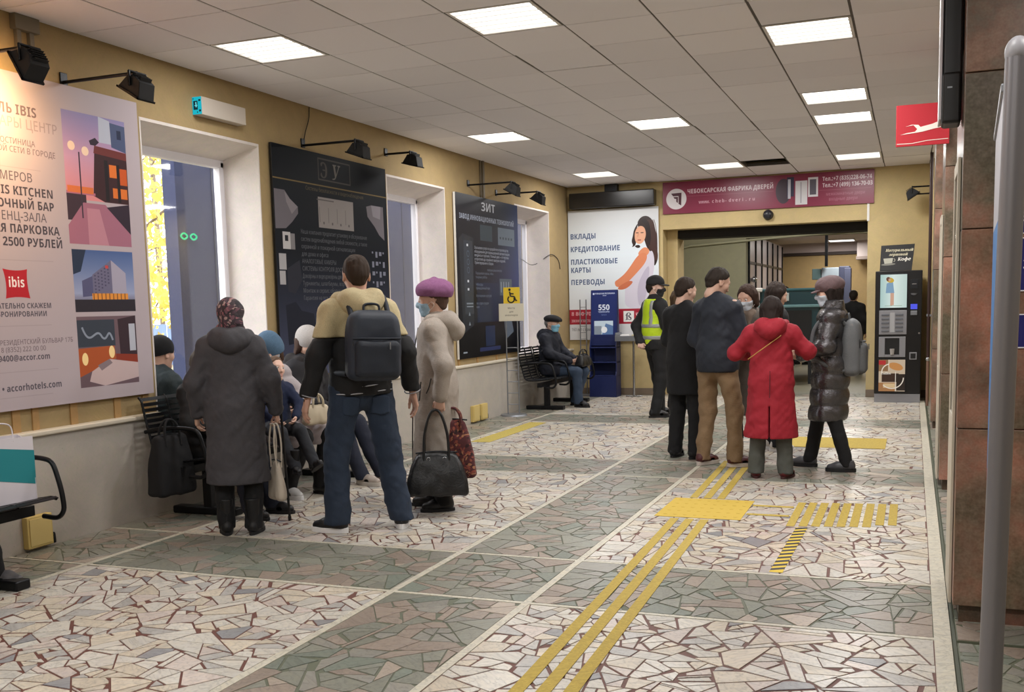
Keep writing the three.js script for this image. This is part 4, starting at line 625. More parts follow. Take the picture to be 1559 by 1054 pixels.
// -- hotel poster
wallBoard('hotel_poster', 'large pale hotel advertising poster with three photographs and a small red logo', -5.955, -3.3, 0.885, 2.93, 0.03, 700, (c, w, h) => {
  const Z = (z) => -3.3 - z, Y = (y) => 2.93 - y;
  c.fillStyle = '#b5a9af'; c.fillRect(0, 0, w, h);
  const F = (s, zr, y, size, bold, col = '#454049') => write(c, s, Z(zr), Y(y), `${bold ? 'bold ' : ''}${size}px sans-serif`, col, 'right');
  F('ОТЕЛЬ IBIS', -5.05, 2.68, 0.085, true, '#6d6066'); F('ЧЕБОКСАРЫ ЦЕНТР', -5.21, 2.60, 0.085, false, '#978a90'); F('КОМФОРТНАЯ ГОСТИНИЦА', -5.02, 2.50, 0.05, false, '#6d6066'); F('МЕЖДУНАРОДНОЙ СЕТИ В ГОРОДЕ', -5.18, 2.45, 0.05, false, '#6d6066');
  F('120 УЮТНЫХ НОМЕРОВ', -4.98, 2.28, 0.075, false, '#55505a'); F('РЕСТОРАН IBIS KITCHEN', -5.14, 2.195, 0.075, true); F('КРУГЛОСУТОЧНЫЙ БАР', -5.14, 2.115, 0.075, true); F('КОНФЕРЕНЦ-ЗАЛА', -5.07, 2.04, 0.075, false, '#55505a'); F('БЕСПЛАТНАЯ ПАРКОВКА', -5.17, 1.965, 0.075, true); F('ЦЕНЫ ОТ 2500 РУБЛЕЙ', -5.19, 1.885, 0.075, true);
  const L = (y, a, b) => { c.fillStyle = '#a79ca1'; c.fillRect(Z(a), Y(y), a - b, 0.004); }; L(1.8, -4.5, -5.1); L(1.40, -4.5, -5.05); L(1.12, -4.5, -5.08); L(2.36, -4.5, -5.05);
  c.fillStyle = '#b3202c'; c.beginPath(); c.moveTo(Z(-4.70), Y(1.745)); c.quadraticCurveTo(Z(-4.80), Y(1.725), Z(-4.885), Y(1.745)); c.quadraticCurveTo(Z(-4.87), Y(1.66), Z(-4.895), Y(1.565)); c.quadraticCurveTo(Z(-4.8), Y(1.582), Z(-4.71), Y(1.565)); c.quadraticCurveTo(Z(-4.73), Y(1.66), Z(-4.70), Y(1.745)); c.fill();
  fit(c, 'ibis', Z(-4.735), Y(1.635), 0.125, 'bold 0.085px sans-serif', '#f3e9e6');
  F('ПОДПИСЫВАЙТЕСЬ, ОБЯЗАТЕЛЬНО СКАЖЕМ', -5.06, 1.505, 0.046, true, '#55505a'); F('СКАЖИТЕ ПРИ БРОНИРОВАНИИ', -5.02, 1.455, 0.046, true, '#55505a'); F('ЧЕБОКСАРЫ, ПРЕЗИДЕНТСКИЙ БУЛЬВАР 17Б', -5.22, 1.285, 0.042, false, '#6d6066'); F('8 (8352) 222 00 00', -4.99, 1.24, 0.042, false, '#6d6066'); F('h9400@accor.com', -5.02, 1.185, 0.05, true, '#55505a'); F('ibis.com • accorhotels.com', -5.10, 1.0, 0.055, true, '#55505a'); L(0.965, -4.4, -5.02);
  const pic = (z0, y0, z1, y1, fn) => { c.save(); c.translate(Z(z0), Y(y0)); c.beginPath(); c.rect(0, 0, z0 - z1, y0 - y1); c.clip(); c.scale(z0 - z1, y0 - y1); fn(); c.restore(); };
  const R = (col, x, y, ww, hh) => { c.fillStyle = col; c.fillRect(x, y, ww, hh); }, P = (col, ...p) => { c.fillStyle = col; c.beginPath(); p.forEach(([x, y], i) => (i ? c.lineTo(x, y) : c.moveTo(x, y))); c.fill(); };
  pic(-5.25, 2.775, -5.82, 1.92, () => { const g = c.createLinearGradient(0, 0, 0, 0.62); g.addColorStop(0, '#8d86b5'); g.addColorStop(0.55, '#c99bb8'); g.addColorStop(1, '#d88a8e'); R(g, 0, 0, 1, 0.66);
    P('#b9bfd0', [0.57, 0], [0.75, 0.02], [0.77, 0.2], [0.56, 0.2]); P('#4a5679', [0.75, 0.03], [1, 0.04], [1, 0.25], [0.76, 0.22]); R('#232c49', 0.86, 0.08, 0.07, 0.07); P('#2e2030', [0.40, 0.2], [0.5, 0.17], [0.56, 0.2], [0.5, 0.23], [0.42, 0.23]);
    P('#3a1d22', [0.48, 0.24], [1, 0.28], [1, 0.66], [0.6, 0.66], [0.42, 0.62]); P('#6e2f2d', [0.48, 0.23], [1, 0.25], [1, 0.31], [0.46, 0.29]); R('#e2762e', 0.7, 0.36, 0.12, 0.1); R('#c9561f', 0.86, 0.38, 0.13, 0.13); R('#d9722c', 0.74, 0.54, 0.24, 0.08); R('#1c1218', 0.62, 0.33, 0.06, 0.32); R('#1c1218', 0.82, 0.35, 0.05, 0.3);
    R('#b06a83', 0, 0.6, 0.45, 0.02); R('#d8743d', 0.02, 0.56, 0.4, 0.05); R('#3c2a35', 0, 0.62, 0.3, 0.2); P('#a2697e', [0.25, 0.68], [0.6, 0.68], [1, 0.9], [1, 1], [0, 1], [0, 0.86]); P('#b98292', [0.3, 0.72], [0.5, 0.72], [0.62, 1], [0.3, 1]); P('#2f2130', [0.62, 0.7], [1, 0.66], [1, 0.9]);
    R('#3a2c3c', 0.22, 0.3, 0.02, 0.5); c.fillStyle = '#f6d9c0'; for (const [x, y] of [[0.12, 0.26], [0.33, 0.285]]) { c.beginPath(); c.ellipse(x, y, 0.055, 0.035, 0, 0, 7); c.fill(); } });
  pic(-5.26, 1.885, -5.82, 1.475, () => { const g = c.createLinearGradient(0, 0, 0, 1); g.addColorStop(0, '#4a6296'); g.addColorStop(0.7, '#9aa3c4'); g.addColorStop(1, '#4b3a40'); R(g, 0, 0, 1, 1); P('#26324a', [0, 0], [0.22, 0], [0.12, 0.35], [0, 0.4]); P('#6d6a86', [0.3, 0.4], [0.62, 0.15], [0.62, 0.7], [0.3, 0.72]); P('#a7a2b5', [0.62, 0.15], [0.86, 0.36], [0.86, 0.68], [0.62, 0.7]); P('#55567a', [0.13, 0.5], [0.3, 0.42], [0.3, 0.74], [0.13, 0.76]); for (let i = 0; i < 5; i++) for (let j = 0; j < 6; j++) R('#4d4a66', 0.33 + i * 0.055, 0.4 - i * 0.04 + j * 0.055, 0.025, 0.025); R('#e0913c', 0.28, 0.7, 0.6, 0.11); for (let i = 0; i < 9; i++) R('#5a3a2a', 0.3 + i * 0.065, 0.7, 0.012, 0.11); R('#2c2730', 0, 0.8, 1, 0.2); R('#c24848', 0.52, 0.24, 0.05, 0.05); });
  pic(-5.26, 1.445, -5.81, 0.975, () => { R('#6f5a62', 0, 0, 1, 1); R('#39404c', 0, 0.05, 0.62, 0.38); c.strokeStyle = '#8c96a6'; c.lineWidth = 0.03; c.beginPath(); c.moveTo(0.08, 0.15); c.bezierCurveTo(0.2, 0.5, 0.3, 0.1, 0.4, 0.3); c.bezierCurveTo(0.5, 0.4, 0.5, 0.1, 0.58, 0.35); c.stroke(); P('#b1572f', [0, 0.45], [0.6, 0.43], [0.62, 0.62], [0, 0.85]); c.fillStyle = '#ffdf9e'; for (const [x, y] of [[0.1, 0.6], [0.55, 0.52]]) { c.beginPath(); c.ellipse(x, y, 0.05, 0.09, 0, 0, 7); c.fill(); } P('#3a2a32', [0.68, 0.05], [1, 0], [1, 0.6], [0.7, 0.6]); R('#b9bcc8', 0.87, 0.12, 0.11, 0.4); P('#8f3a28', [0.62, 0.55], [1, 0.58], [1, 0.7], [0.62, 0.66]); P('#c9b3b3', [0.2, 0.78], [0.5, 0.62], [1, 0.7], [1, 0.92], [0.4, 1], [0.15, 0.92]); P('#8a7a80', [0.3, 0.7], [0.5, 0.62], [0.55, 0.68], [0.36, 0.78]); });
}, M.cream, 0.5);
// -- dark surveillance poster
wallBoard('security_poster', 'dark poster of security cameras and equipment with grey text', -9.63, -7.59, 0.86, 2.885, 0.025, 500, (c, w, h) => {
  const Z = (z) => -7.59 - z, Y = (y) => 2.885 - y, g = c.createLinearGradient(0, 0, 0, h); g.addColorStop(0, '#12161b'); g.addColorStop(0.45, '#15181f'); g.addColorStop(1, '#4c5068'); c.fillStyle = g; c.fillRect(0, 0, w, h);
  c.fillStyle = '#77643f'; c.fillRect(0, Y(2.6), w, 0.012);
  c.save(); c.translate(Z(-8.36), Y(2.67)); write(c, 'Э', 0, 0, 'bold 0.2px serif', '#4a4541'); write(c, 'У', 0.19, 0.0, 'italic bold 0.2px serif', '#6a6660'); c.strokeStyle = '#47433f'; c.lineWidth = 0.014; c.strokeRect(-0.03, -0.17, 0.57, 0.19); c.restore();
  fit(c, 'Системы безопасности и видеонаблюдения', Z(-8.1), Y(2.535), 1.05, '0.05px sans-serif', '#63583f');
  c.fillStyle = '#8b8583'; c.fillRect(Z(-8.3), Y(2.49), 0.64, 0.28); c.fillStyle = '#5d5858'; for (let i = 0; i < 4; i++) { c.fillRect(Z(-8.3) + 0.02 + i * 0.155, Y(2.4), 0.006, 0.14); c.beginPath(); c.arc(Z(-8.3) + 0.09 + i * 0.152, Y(2.255), 0.013, 0, 7); c.fill(); } c.fillRect(Z(-8.28), Y(2.47), 0.3, 0.01);
  const blob = (pts, col) => { c.fillStyle = col; c.beginPath(); pts.forEach(([z, y], i) => (i ? c.lineTo(Z(z), Y(y)) : c.moveTo(Z(z), Y(y)))); c.fill(); };
  blob([[-7.6, 2.5], [-7.76, 2.5], [-7.84, 2.43], [-7.96, 2.37], [-7.96, 2.31], [-7.86, 2.23], [-7.76, 2.17], [-7.6, 2.16]], '#6a656b'); blob([[-7.76, 2.49], [-7.84, 2.43], [-7.96, 2.37], [-7.86, 2.3], [-7.78, 2.4]], '#837d82');
  blob([[-9.2, 2.47], [-9.3, 2.49], [-9.55, 2.49], [-9.56, 2.15], [-9.45, 2.2], [-9.36, 2.28], [-9.22, 2.37]], '#6f6a70'); blob([[-9.3, 2.49], [-9.5, 2.49], [-9.48, 2.36], [-9.33, 2.38]], '#88838a');
  c.fillStyle = '#b9b6b6'; c.fillRect(Z(-7.7), Y(2.14), 0.12, 0.15); c.fillStyle = '#7d7a7c'; c.fillRect(Z(-7.82), Y(2.13), 0.07, 0.14); c.fillStyle = '#23242a'; c.fillRect(Z(-7.735), Y(2.11), 0.05, 0.05); c.fillStyle = '#a5a3a5'; c.fillRect(Z(-7.63), Y(1.95), 0.11, 0.14); c.fillRect(Z(-7.63), Y(1.8), 0.09, 0.12); blob([[-7.75, 1.82], [-7.95, 1.9], [-7.98, 1.72], [-7.86, 1.6], [-7.75, 1.62]], '#2d2e37');
  c.fillStyle = '#73757a'; for (const [i, s] of ['Наша компания предлагает установку и обслуживание', 'систем видеонаблюдения любой сложности, а также', 'охранной и пожарной сигнализации', 'для дома и офиса', 'АНАЛОГОВЫЕ КАМЕРЫ', 'СИСТЕМЫ КОНТРОЛЯ ДОСТУПА', 'Домофоны и видеодомофоны для квартир', 'Турникеты, шлагбаумы, ворота', 'Монтаж и сервис оборудования', 'Гарантия на все виды работ'].entries()) { write(c, s, Z(-7.99), Y(2.14 - i * 0.066), '0.055px sans-serif', '#5f6166', 'left', i < 3 ? 1.2 : 0.85); }
  c.fillStyle = '#7b7d8c'; for (let i = 0; i < 16; i++) c.fillRect(Z(-9.28) + (i % 4) * 0.075, Y(2.03) + Math.floor(i / 4) * 0.1, 0.03 + (i * 7 % 3) * 0.012, 0.02 + (i * 5 % 3) * 0.02);
  blob([[-7.7, 1.5], [-7.86, 1.53], [-7.95, 1.45], [-8.15, 1.42], [-8.2, 1.2], [-7.72, 1.15]], '#232530'); c.fillStyle = '#26336a'; c.fillRect(Z(-8.33), Y(1.55), 0.5, 0.4);
}, M.black, 0.6);
// -- blue-black poster of the technology plant
{
  const t = wallBoard('factory_poster', 'blue-black poster with white lettering and a tall black machine', -13.44, -11.36, 0.815, 2.82, 0.03, 480, (c, w, h) => {
    const Z = (z) => -11.36 - z, Y = (y) => 2.82 - y, g = c.createLinearGradient(0, 0, w, h * 0.4); g.addColorStop(0, '#0c0f18'); g.addColorStop(0.6, '#101726'); g.addColorStop(1, '#1d2f63'); c.fillStyle = g; c.fillRect(0, 0, w, h); c.fillStyle = '#15233f'; c.fillRect(Z(-11.95), Y(1.75), 0.9, 0.5); c.fillStyle = '#0a0d14'; c.fillRect(0, Y(1.25), w, 0.46);
    fit(c, 'ЗИТ', Z(-12.15), Y(2.655), 0.47, 'bold 0.15px sans-serif', '#c7ccd6'); fit(c, 'ЗАВОД ИННОВАЦИОННЫХ ТЕХНОЛОГИЙ', Z(-11.46), Y(2.52), 1.83, 'bold 0.085px sans-serif', '#9aa3b4');
    c.fillStyle = '#33424d'; c.fillRect(Z(-12.1), Y(2.48), 0.4, 0.2); c.fillStyle = '#5f6d7c'; c.fillRect(Z(-12.7), Y(2.48), 0.6, 0.23); c.fillStyle = '#2f3a48'; for (let i = 0; i < 5; i++) c.fillRect(Z(-12.76) + i * 0.1, Y(2.36), 0.05, 0.03);
    c.fillStyle = '#262b33'; c.beginPath(); c.moveTo(Z(-11.43), Y(2.27)); c.lineTo(Z(-11.55), Y(2.34)); c.lineTo(Z(-11.88), Y(2.30)); c.lineTo(Z(-11.83), Y(1.22)); c.lineTo(Z(-11.5), Y(1.12)); c.fill(); c.fillStyle = '#343b45'; c.fillRect(Z(-11.57), Y(2.26), 0.27, 0.9); c.fillStyle = '#c7ccd6'; for (const y of [2.22, 1.78, 1.68]) c.fillRect(Z(-11.66), Y(y), 0.05, 0.03); c.strokeStyle = '#566274'; c.lineWidth = 0.008; for (const y of [2.1, 2.0, 1.9]) { c.beginPath(); c.arc(Z(-11.7), Y(y), 0.035, 0, 7); c.stroke(); } c.fillStyle = '#7d8792'; c.fillRect(Z(-11.62), Y(1.5), 0.2, 0.02); c.fillRect(Z(-11.62), Y(1.46), 0.2, 0.015); for (const y of [1.34, 1.22]) { c.beginPath(); c.moveTo(Z(-11.7), Y(y + 0.05)); c.lineTo(Z(-11.73), Y(y)); c.lineTo(Z(-11.67), Y(y)); c.fill(); }
    c.fillStyle = '#aab1bd'; for (const [i, s] of ['Оказываем услуги по разработке и производству', 'оборудования для промышленной автоматизации,', 'вендинга и торговли. Полный цикл — от чертежа', 'и прототипа до серийного выпуска изделий.', 'Проектирование и сборка'].entries()) { write(c, s, Z(-11.9), Y(2.17 - i * 0.047), '0.05px sans-serif', '#aab1bd', 'left', [1.4, 1.3, 1.35, 1.25, 0.95][i]); }
    c.fillStyle = '#747f90'; for (const [i, s] of ['лазерная резка металла', 'Порошковая окраска, гибка', 'токарные работы', '', 'Чебоксары', 'промышленный парк', '', 'Изготовление корпусов', '', 'тел. отдела продаж', 'www'].entries()) { if (s) write(c, s, Z(i ? -11.92 : -12.3), Y(1.9 - i * 0.047), '0.045px sans-serif', '#747f90', 'left', i ? 0.7 : 0.9); }
    c.fillStyle = '#4c5a66'; c.fillRect(Z(-12.72), Y(1.81), 0.44, 0.22); c.fillStyle = '#8893a0'; for (let i = 0; i < 4; i++) c.fillRect(Z(-12.76) + i * 0.09, Y(1.77), 0.03, 0.14); c.fillStyle = '#23304f'; c.fillRect(Z(-12.2), Y(1.2), 0.32, 0.26); c.fillStyle = '#5f6b7c'; c.beginPath(); c.moveTo(Z(-12.85), Y(1.25)); c.lineTo(Z(-13.1), Y(1.32)); c.lineTo(Z(-13.2), Y(1.1)); c.lineTo(Z(-12.9), Y(1.0)); c.fill(); c.fillStyle = '#2c3660'; c.fillRect(Z(-12.0), Y(0.93), 0.7, 0.05); c.fillStyle = '#8f98a6'; c.fillRect(Z(-11.48), Y(0.9), 0.12, 0.02);
  }, M.white, 0.3); 
}
// -- bank poster on the back wall
{
  const x0 = -5.13, x1 = -3.67, y0 = 0.88, y1 = 2.92, w = x1 - x0, h = y1 - y0, t = thing('bank_poster', 'white bank poster with blue words and a dark-haired woman in a grey top', 'poster', [(x0 + x1) / 2, y0, BZ]);
  part('board', box(-w / 2, w / 2, 0, h, 0.012, 0.04, 0.004), M.white, t);
  const tex = canvasTex(Math.round(w * 640), Math.round(h * 640), (c) => {
    c.scale(640, 640); const X = (x) => x - x0, Y = (y) => y1 - y, blue = '#44577f';
    const g = c.createLinearGradient(0, 0, 0, h); g.addColorStop(0, '#d6d8da'); g.addColorStop(0.35, '#dfe9f1'); g.addColorStop(1, '#d8d8da'); c.fillStyle = g; c.fillRect(0, 0, w, h);
    const T = (s, x, y, ww) => fit(c, s, X(x), Y(y), ww, 'bold 0.115px sans-serif', blue); T('ВКЛАДЫ', -5.10, 2.475, 0.43); T('КРЕДИТОВАНИЕ', -5.10, 2.275, 0.82); T('ПЛАСТИКОВЫЕ', -5.10, 2.075, 0.78); T('КАРТЫ', -5.10, 1.945, 0.34); T('ПЕРЕВОДЫ', -5.10, 1.755, 0.57);
    c.fillStyle = '#a32236'; c.fillRect(0, Y(1.36), w, 0.235); fit(c, '8 800 700 00 40', X(-5.1), Y(1.265), 0.62, 'bold 0.08px sans-serif', '#e0aab0'); fit(c, 'ЗВОНОК БЕСПЛАТНЫЙ', X(-5.1), Y(1.16), 0.5, 'bold 0.06px sans-serif', '#e0aab0'); c.fillStyle = '#eceae8'; c.fillRect(X(-4.24), Y(1.325), 0.17, 0.17); c.fillStyle = '#5a5360'; write(c, 'ß', X(-4.21), Y(1.185), 'bold 0.15px serif', '#5a5360'); fit(c, 'ЧЕБОКСАРЫ', X(-4.04), Y(1.235), 0.34, 'bold 0.085px sans-serif', '#f1e7e7'); fit(c, 'банк', X(-4.04), Y(1.17), 0.14, '0.06px sans-serif', '#f1e7e7'); fit(c, '160 лет с вами. Лицензия №1', X(-5.1), Y(1.02), 0.7, '0.07px sans-serif', '#55525a');
    const blob = (col, ...p) => { c.fillStyle = col; c.beginPath(); const q = p.map(([x, y]) => [X(x), Y(y)]); c.moveTo((q[0][0] + q[q.length - 1][0]) / 2, (q[0][1] + q[q.length - 1][1]) / 2); for (let i = 0; i < q.length; i++) { const n = q[(i + 1) % q.length]; c.quadraticCurveTo(q[i][0], q[i][1], (q[i][0] + n[0]) / 2, (q[i][1] + n[1]) / 2); } c.fill(); };
    blob('#2e1e1c', [-4.02, 2.66], [-3.95, 2.77], [-3.85, 2.79], [-3.76, 2.72], [-3.72, 2.58], [-3.685, 2.44], [-3.70, 2.3], [-3.675, 2.16], [-3.70, 2.06], [-3.74, 2.0], [-3.755, 2.1], [-3.80, 2.13], [-3.80, 2.24], [-3.86, 2.3], [-3.9, 2.45]); blob('#2e1e1c', [-3.98, 2.7], [-4.06, 2.58], [-4.075, 2.48], [-4.10, 2.40], [-4.07, 2.34], [-4.10, 2.31], [-4.04, 2.33], [-4.02, 2.4], [-4.04, 2.5]); blob('#2e1e1c', [-4.06, 2.33], [-4.0, 2.29], [-3.95, 2.31], [-3.98, 2.35]);
    c.strokeStyle = '#5b3a32'; c.lineWidth = 0.008; for (let i = 0; i < 7; i++) { c.beginPath(); c.moveTo(X(-3.86 + i * 0.02), Y(2.72)); c.bezierCurveTo(X(-3.80 + i * 0.02), Y(2.55), X(-3.84 + i * 0.025), Y(2.35), X(-3.77 + i * 0.013), Y(2.1)); c.stroke(); }
    blob('#d3cddb', [-3.84, 2.2], [-3.77, 2.27], [-3.73, 2.1], [-3.76, 1.85], [-3.86, 1.6], [-3.84, 1.36], [-4.22, 1.36], [-4.21, 1.62], [-4.2, 1.85], [-4.1, 2.05], [-3.97, 2.2]); blob('#bdb5c8', [-3.9, 1.95], [-3.8, 2.05], [-3.86, 1.62], [-3.92, 1.40], [-4.0, 1.40], [-4.02, 1.7]);
    blob('#dd8f68', [-3.98, 2.25], [-3.88, 2.32], [-3.8, 2.25], [-3.86, 2.16], [-4.0, 2.18]); blob('#d9855f', [-3.98, 2.22], [-3.85, 2.22], [-3.86, 2.08], [-4.05, 1.88], [-4.24, 1.70], [-4.36, 1.70], [-4.38, 1.79], [-4.32, 1.82], [-4.18, 1.93]); blob('#c9704e', [-4.3, 1.72], [-4.15, 1.8], [-4.06, 1.78], [-4.2, 1.66], [-4.34, 1.66]);
    blob('#e2a98a', [-4.04, 2.56], [-3.98, 2.64], [-3.89, 2.62], [-3.86, 2.5], [-3.9, 2.39], [-3.97, 2.35], [-4.03, 2.38], [-4.05, 2.46]); c.fillStyle = '#3a2320'; c.fillRect(X(-4.025), Y(2.535), 0.04, 0.012); c.fillRect(X(-3.95), Y(2.535), 0.045, 0.012); c.fillStyle = '#a3473f'; c.fillRect(X(-4.0), Y(2.425), 0.055, 0.015); c.strokeStyle = '#b97c60'; c.lineWidth = 0.006; c.beginPath(); c.moveTo(X(-3.985), Y(2.53)); c.lineTo(X(-4.0), Y(2.465)); c.stroke();
    blob('#241615', [-3.95, 2.7], [-3.87, 2.66], [-3.865, 2.52], [-3.85, 2.40], [-3.80, 2.3], [-3.79, 2.5], [-3.82, 2.7], [-3.9, 2.76]);
  });
  const g = new THREE.PlaneGeometry(w, h); g.translate(0, h / 2, 0.0415); part('print', g, std(0xffffff, 0.35, { map: tex }), t);
}
// -- dark air heater above the bank poster
{
  const t = thing('air_heater', 'long dark box of an air heater above the bank poster', 'heater', [-4.38, 2.935, BZ]);
  part('housing', box(-0.68, 0.68, 0, 0.24, 0.02, 0.2, 0.015), std(0x1c1b1b, 0.22), t); part('grille', [0, 1, 2, 3].map((i) => box(-0.62, 0.62, 0.012, 0.018, 0.05 + i * 0.035, 0.065 + i * 0.035)), M.darkMetal, t); part('bracket', box(-0.12, 0.08, 0.22, 0.355, 0.0, 0.12), M.darkMetal, t);
}
// -- dark red banner of the door factory
{
  const x0 = -3.60, x1 = -0.54, y0 = 2.79, y1 = 3.265, w = x1 - x0, h = y1 - y0, t = thing('banner', 'long dark red banner with white lettering above the passage', 'banner', [(x0 + x1) / 2, y0, BZ]);
  const edge = std(sRGB(110, 28, 48), 0.5); part('panel', box(-w / 2, w / 2, 0, h, 0.005, 0.03, 0.003), edge, t);
  const tex = canvasTex(1530, 238, (c) => {
    c.fillStyle = '#7e2440'; c.fillRect(0, 0, 1530, 238); c.strokeStyle = '#a55a6c'; c.lineWidth = 2; c.beginPath(); c.moveTo(185, 112); c.lineTo(830, 112); c.moveTo(1150, 128); c.lineTo(1510, 128); c.stroke();
    c.fillStyle = '#d8d2d4'; c.beginPath(); c.arc(105, 128, 78, 0, 7); c.fill(); c.fillStyle = '#4b2431'; const P = (...p) => { c.beginPath(); p.forEach(([x, y], i) => (i ? c.lineTo(x, y) : c.moveTo(x, y))); c.fill(); }; P([65, 85], [145, 82], [142, 178], [122, 165], [122, 106], [80, 106]); P([82, 112], [118, 112], [116, 158], [104, 148], [104, 126], [92, 126]);
    fit(c, 'ЧЕБОКСАРСКАЯ ФАБРИКА ДВЕРЕЙ', 190, 92, 640, 'bold 46px sans-serif', '#d8c5cb'); c.font = 'bold 34px sans-serif'; c.fillStyle = '#c79aa6'; 'www.cheb-dveri.ru'.split('').forEach((s, i) => c.fillText(s, 275 + i * 25, 172));
    c.fillStyle = '#3b2c38'; c.beginPath(); c.ellipse(900, 118, 55, 90, 0, 0, 7); c.fill(); c.fillStyle = '#2a2a44'; c.fillRect(925, 20, 50, 140); c.fillStyle = '#b9b9c2'; c.fillRect(932, 35, 20, 140); c.fillStyle = '#cfcdd0'; c.fillRect(985, 50, 85, 172); c.fillRect(1075, 30, 70, 140); c.fillStyle = '#55515c'; c.fillRect(1087, 45, 45, 110); c.fillStyle = '#8f8d96'; c.fillRect(1022, 60, 6, 150);
    fit(c, 'Тел.:+7 (835)228-06-74', 1175, 62, 340, 'bold 42px sans-serif', '#d9c9ce'); fit(c, 'Тел.:+7 (499) 136-70-03', 1175, 108, 345, 'bold 42px sans-serif', '#d9c9ce'); fit(c, 'межкомнатные двери', 1200, 168, 270, '32px sans-serif', '#a8697b'); fit(c, 'входные двери', 1220, 205, 200, '32px sans-serif', '#a8697b');
  });
  const g = new THREE.PlaneGeometry(w, h); g.translate(0, h / 2, 0.0315); part('print', g, std(0xffffff, 0.32, { map: tex }), t);
}
// -- red hanging sign with an aeroplane
{
  const t = thing('plane_sign', 'square red sign with a white aeroplane fixed to a granite pillar', 'sign', [0.045, 2.535, -8.17]); const w = 0.36, h = 0.295;
  part('panel', box(-w / 2, w / 2, 0, h, -0.015, 0, 0.003), std(sRGB(172, 26, 40), 0.4), t);
  const red = std(sRGB(225, 215, 205), 0.5), ps = (pts) => { const g = extrude(pts.map(([x, y]) => [x * w - w / 2, (1 - y) * h]), 0.002); g.translate(0, 0, 0.0002); return g; };
  part('aeroplane', [ps([[0.20, 0.68], [0.36, 0.66], [0.40, 0.60], [0.33, 0.50], [0.18, 0.525], [0.30, 0.485], [0.42, 0.50], [0.46, 0.555], [0.68, 0.50], [0.86, 0.42], [0.95, 0.43], [0.94, 0.47], [0.78, 0.57], [0.90, 0.585], [0.72, 0.615], [0.5, 0.67], [0.34, 0.69], [0.08, 0.715]])], red, t); part('stripe', ps([[0.02, 0.925], [0.3, 0.93], [0.6, 0.88], [0.98, 0.87], [0.98, 0.885], [0.6, 0.895], [0.3, 0.945], [0.02, 0.94]]), red, t);
}
// -- emergency exit sign box
{
  const t = thing('exit_sign', 'pale box sign over the first window with a glowing cyan end', 'exit sign', [WX, 2.955, -6.62]);
  part('housing', box(0, 0.088, 0, 0.135, -0.56, -0.004, 0.004), std(sRGB(190, 180, 168), 0.5), t);
  const tex = canvasTex(128, 180, (c) => { c.fillStyle = '#16c9dc'; c.fillRect(0, 0, 128, 180); c.fillStyle = '#063640'; c.fillRect(14, 40, 60, 92); c.fillRect(86, 26, 30, 20); c.fillRect(90, 132, 28, 22); c.fillRect(8, 12, 12, 12); c.fillRect(60, 150, 14, 14); c.fillStyle = '#7ff2fb'; c.beginPath(); c.arc(50, 62, 10, 0, 7); c.fill(); c.fillRect(44, 72, 16, 34); c.fillRect(30, 84, 40, 8); });
  const g = new THREE.PlaneGeometry(0.084, 0.13); g.translate(0.044, 0.0675, -0.0025); part('lit_face', g, new THREE.MeshStandardMaterial({ color: 0x000000, emissive: 0xffffff, emissiveMap: tex, emissiveIntensity: 0.75 }), t);
}
// -- poster floodlights on arms
function floodlight(label, pos, yaw, aim, arm = 0.6, lit, lampAt) {
  const t = thing('floodlight', label, 'floodlight', pos, yaw, 'black floodlights on wall arms');
  part('wall_plate', box(0, 0.012, -0.018, 0.06, -0.03, 0.03, 0.003), M.blackMetal, t); part('arm', tube([[0.01, 0, 0], [0.03, 0, 0], [arm, 0.0, 0]], 0.011, 8, false), M.blackMetal, t);
  part('yoke', [tube([[arm, 0, -0.075], [arm, 0, 0.075]], 0.008, 6, false), tube([[arm, 0, -0.075], [arm + 0.005, -0.09, -0.078]], 0.008, 6, false), tube([[arm, 0, 0.075], [arm + 0.005, -0.09, 0.078]], 0.008, 6, false)].slice(0), M.blackMetal, t);
  const h = new THREE.Group(); h.name = 'lamp_head'; h.position.set(arm + 0.005, -0.09, 0); h.rotation.z = aim; t.add(h);
  const s = extrude([[-0.05, 0.045], [0.0, 0.06], [0.05, 0.045], [0.085, -0.04], [-0.085, -0.04]], 0.13, 0.004); s.translate(0, 0, -0.065); part('housing', s, M.blackMatte, h);
  const fins = []; for (let i = 0; i < 5; i++) fins.push(box(-0.035 + i * 0.016, -0.031 + i * 0.016, 0.05, 0.078, -0.05, 0.05)); part('cooling_fins', fins, M.blackMatte, h); part('rim', [box(-0.095, 0.095, -0.052, -0.04, -0.078, -0.066), box(-0.095, 0.095, -0.052, -0.04, 0.066, 0.078), box(-0.095, -0.08, -0.052, -0.04, -0.078, 0.078), box(0.08, 0.095, -0.052, -0.04, -0.078, 0.078)], M.blackMetal, h);
  const warm = lit ? new THREE.MeshStandardMaterial({ color: 0x201810, emissive: new THREE.Color(1, 0.62, 0.28), emissiveIntensity: 2.5 }) : std(0x3a3d40, 0.1);
  part('lens', box(-0.08, 0.08, -0.044, -0.038, -0.066, 0.066), warm, h);
  if (lit) { const l = new THREE.SpotLight(new THREE.Color(1, 0.60, 0.27), lit, 0, 1.35, 0.7); l.name = 'flood_beam'; l.position.set(0, -0.06, 0); l.target.position.set(0, -1, 0); l.shadow.radius = 3; l.castShadow = true; h.add(l, l.target); l.target.name = 'beam_target'; }
  return t;
}
floodlight('black floodlight on an arm over the left part of the hotel poster, lit', [WX, 2.955, -4.56], 0, -1.05, 0.52, 7);
floodlight('black floodlight on an arm over the right part of the hotel poster', [WX, 2.955, -5.33], 0, -0.55);
floodlight('black floodlight on an arm over the security camera poster', [WX, 2.93, -8.14], 0, -0.35, 0.58);
floodlight('small black floodlight close to the wall left of the middle window', [WX, 3.05, -9.72], 0, -0.25, 0.32);
